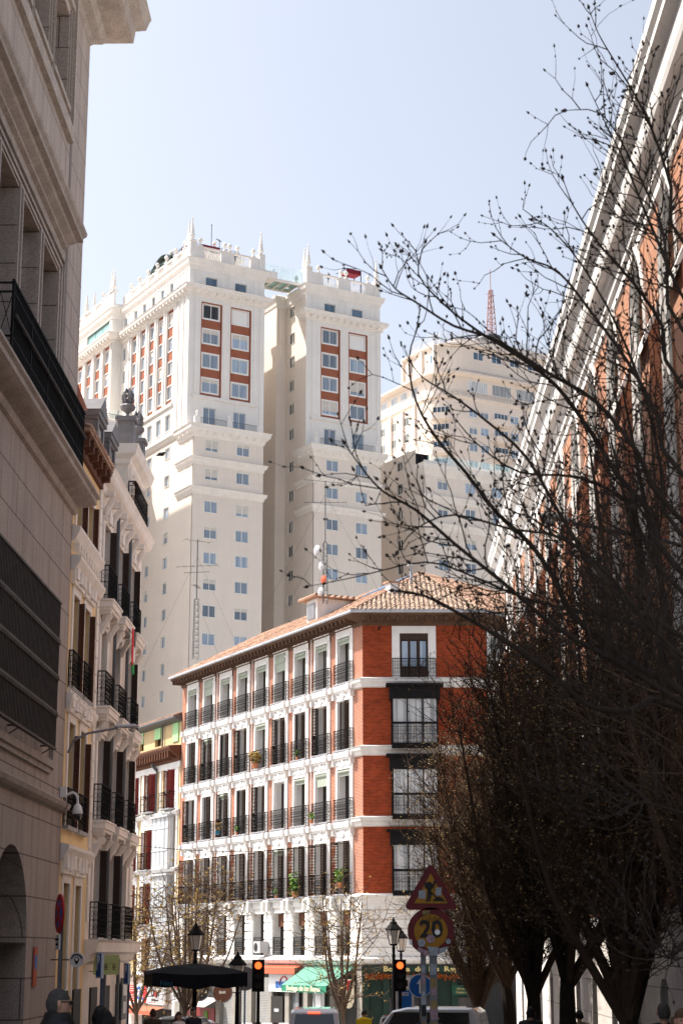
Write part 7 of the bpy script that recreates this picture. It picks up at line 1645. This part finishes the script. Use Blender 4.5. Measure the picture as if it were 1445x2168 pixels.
person('smiling woman with long brown hair facing the camera at the right edge', 1442, 2150, 20, 5, 1.69, top='cloth_navy', hr=('long', 'hair_brown'))
g_ = 'people on the hotel roof'
person('person in pale shorts walking on the glass footbridge', 1, 0, 0, 100, 1.75, loc=TP(14.7, 3.2, 96), top='steel_blue', legs='skin', group=g_)
person('dark figure with raised arms at the left end of the footbridge', 2, 0, 0, 150, 1.75, loc=TP(11.9, 1.2, 96), pose=('raised', 'raised'), group=g_)
person('dark figure at the right end of the footbridge rail', 3, 0, 0, 190, 1.6, loc=TP(18.3, 3.0, 95.9), group=g_)
person('person leaning over the balustrade of the right tower', 4, 0, 0, 150, 1.75, loc=TP(18.8 + 4.1, 1.6, 96.55), pose=('bent', 'raised'), group=g_)
person('person on the left tower roof between the stone balls', 5, 0, 0, 150, 1.75, loc=TP(7.6, 1.4, 96.5), pose=('bent', 'bent'), group=g_)
# pink forms added for figures reflected in the shop window; door poster
pd = thing('window_reflection', 'pair of pink torso forms standing in for reflections in the right shop window', 'window reflection', BP(*facepos((0, 0, 0), RC, 4.95, 0)[:2], -1.9), 0)
for k in range(2):
    V, E, Rr = [], [], []; x = k * .62; chain(V, E, Rr, [(x, -.28, .1, (.16, .09)), (x, -.28, .42, (.18, .1)), (x, -.28, .62, (.06, .06))]); chain(V, E, Rr, [(x - .22, -.28, .5, .06), (x - .27, -.28, .15, .05)], 1); chain(V, E, Rr, [(x + .22, -.28, .5, .06), (x + .27, -.28, .15, .05)], 1); a, f = skin_mesh(V, E, Rr); m = MB(); m.mesh(a, f); m.build('reflected_torso', 'pink_cloth', pd, smooth=True)
po = thing('poster', 'dark door poster of a laughing face under a small white plate', 'poster', BP(-11.0, -.2, -3.1), RZB)
a = MB(); a.box(-.1, 1.5, .0, .06, 0, 2.4); b = a.build('board', 'shop_dark', po); a = MB(); a.plate(circ(.7, .75, .3, 20)[::-1], -.02, 0); f = a.build('face', 'skin_dark', b); a = MB(); a.plate([(.55, .66), (.85, .66), (.78, .55), (.62, .55)][::-1], -.03, -.02); a.build('teeth', 'sign_white', f)
a = MB(); a.box(.4, 1.0, -.02, 0, 1.55, 1.72); a.build('plate', 'sign_grey', b)

ac = thing('air_conditioner', 'white air conditioning unit on the white floor between two windows above the orange awning', 'air conditioner', BP(-12.1, -.35, 1.55), RZB)
a = MB(); a.box(-.45, .45, -.32, .2, .1, .75); a.build('case', 'sign_grey', ac); a = MB(); disc(a, -.12, .42, .24, -.34, -.32, 20); a.build('fan', 'shop_dark', ac)

for k, (sx_, f_, lb, col, n_) in enumerate(((SC[3], 0, 'trailing plant on the first-floor balcony fourth from the brick corner', 'leaf_green', 70), (SC[7], 0, 'dry yellow plant on a far first-floor balcony of the brick house', 'bud_gold', 60), (SC[2], 2, 'tiny green pot plant on a third-floor balcony near the brick corner', 'leaf_green', 40), (SC[5], 1, 'dark green bushy plant on a middle second-floor balcony', 'leaf_green', 70))):
    plant('potted_plant', lb, 'plant', BP(-sx_ + .3 - .2 * k, -.2 if f_ else -.32, FL[f_]), .18, col, n_, 20 + k)
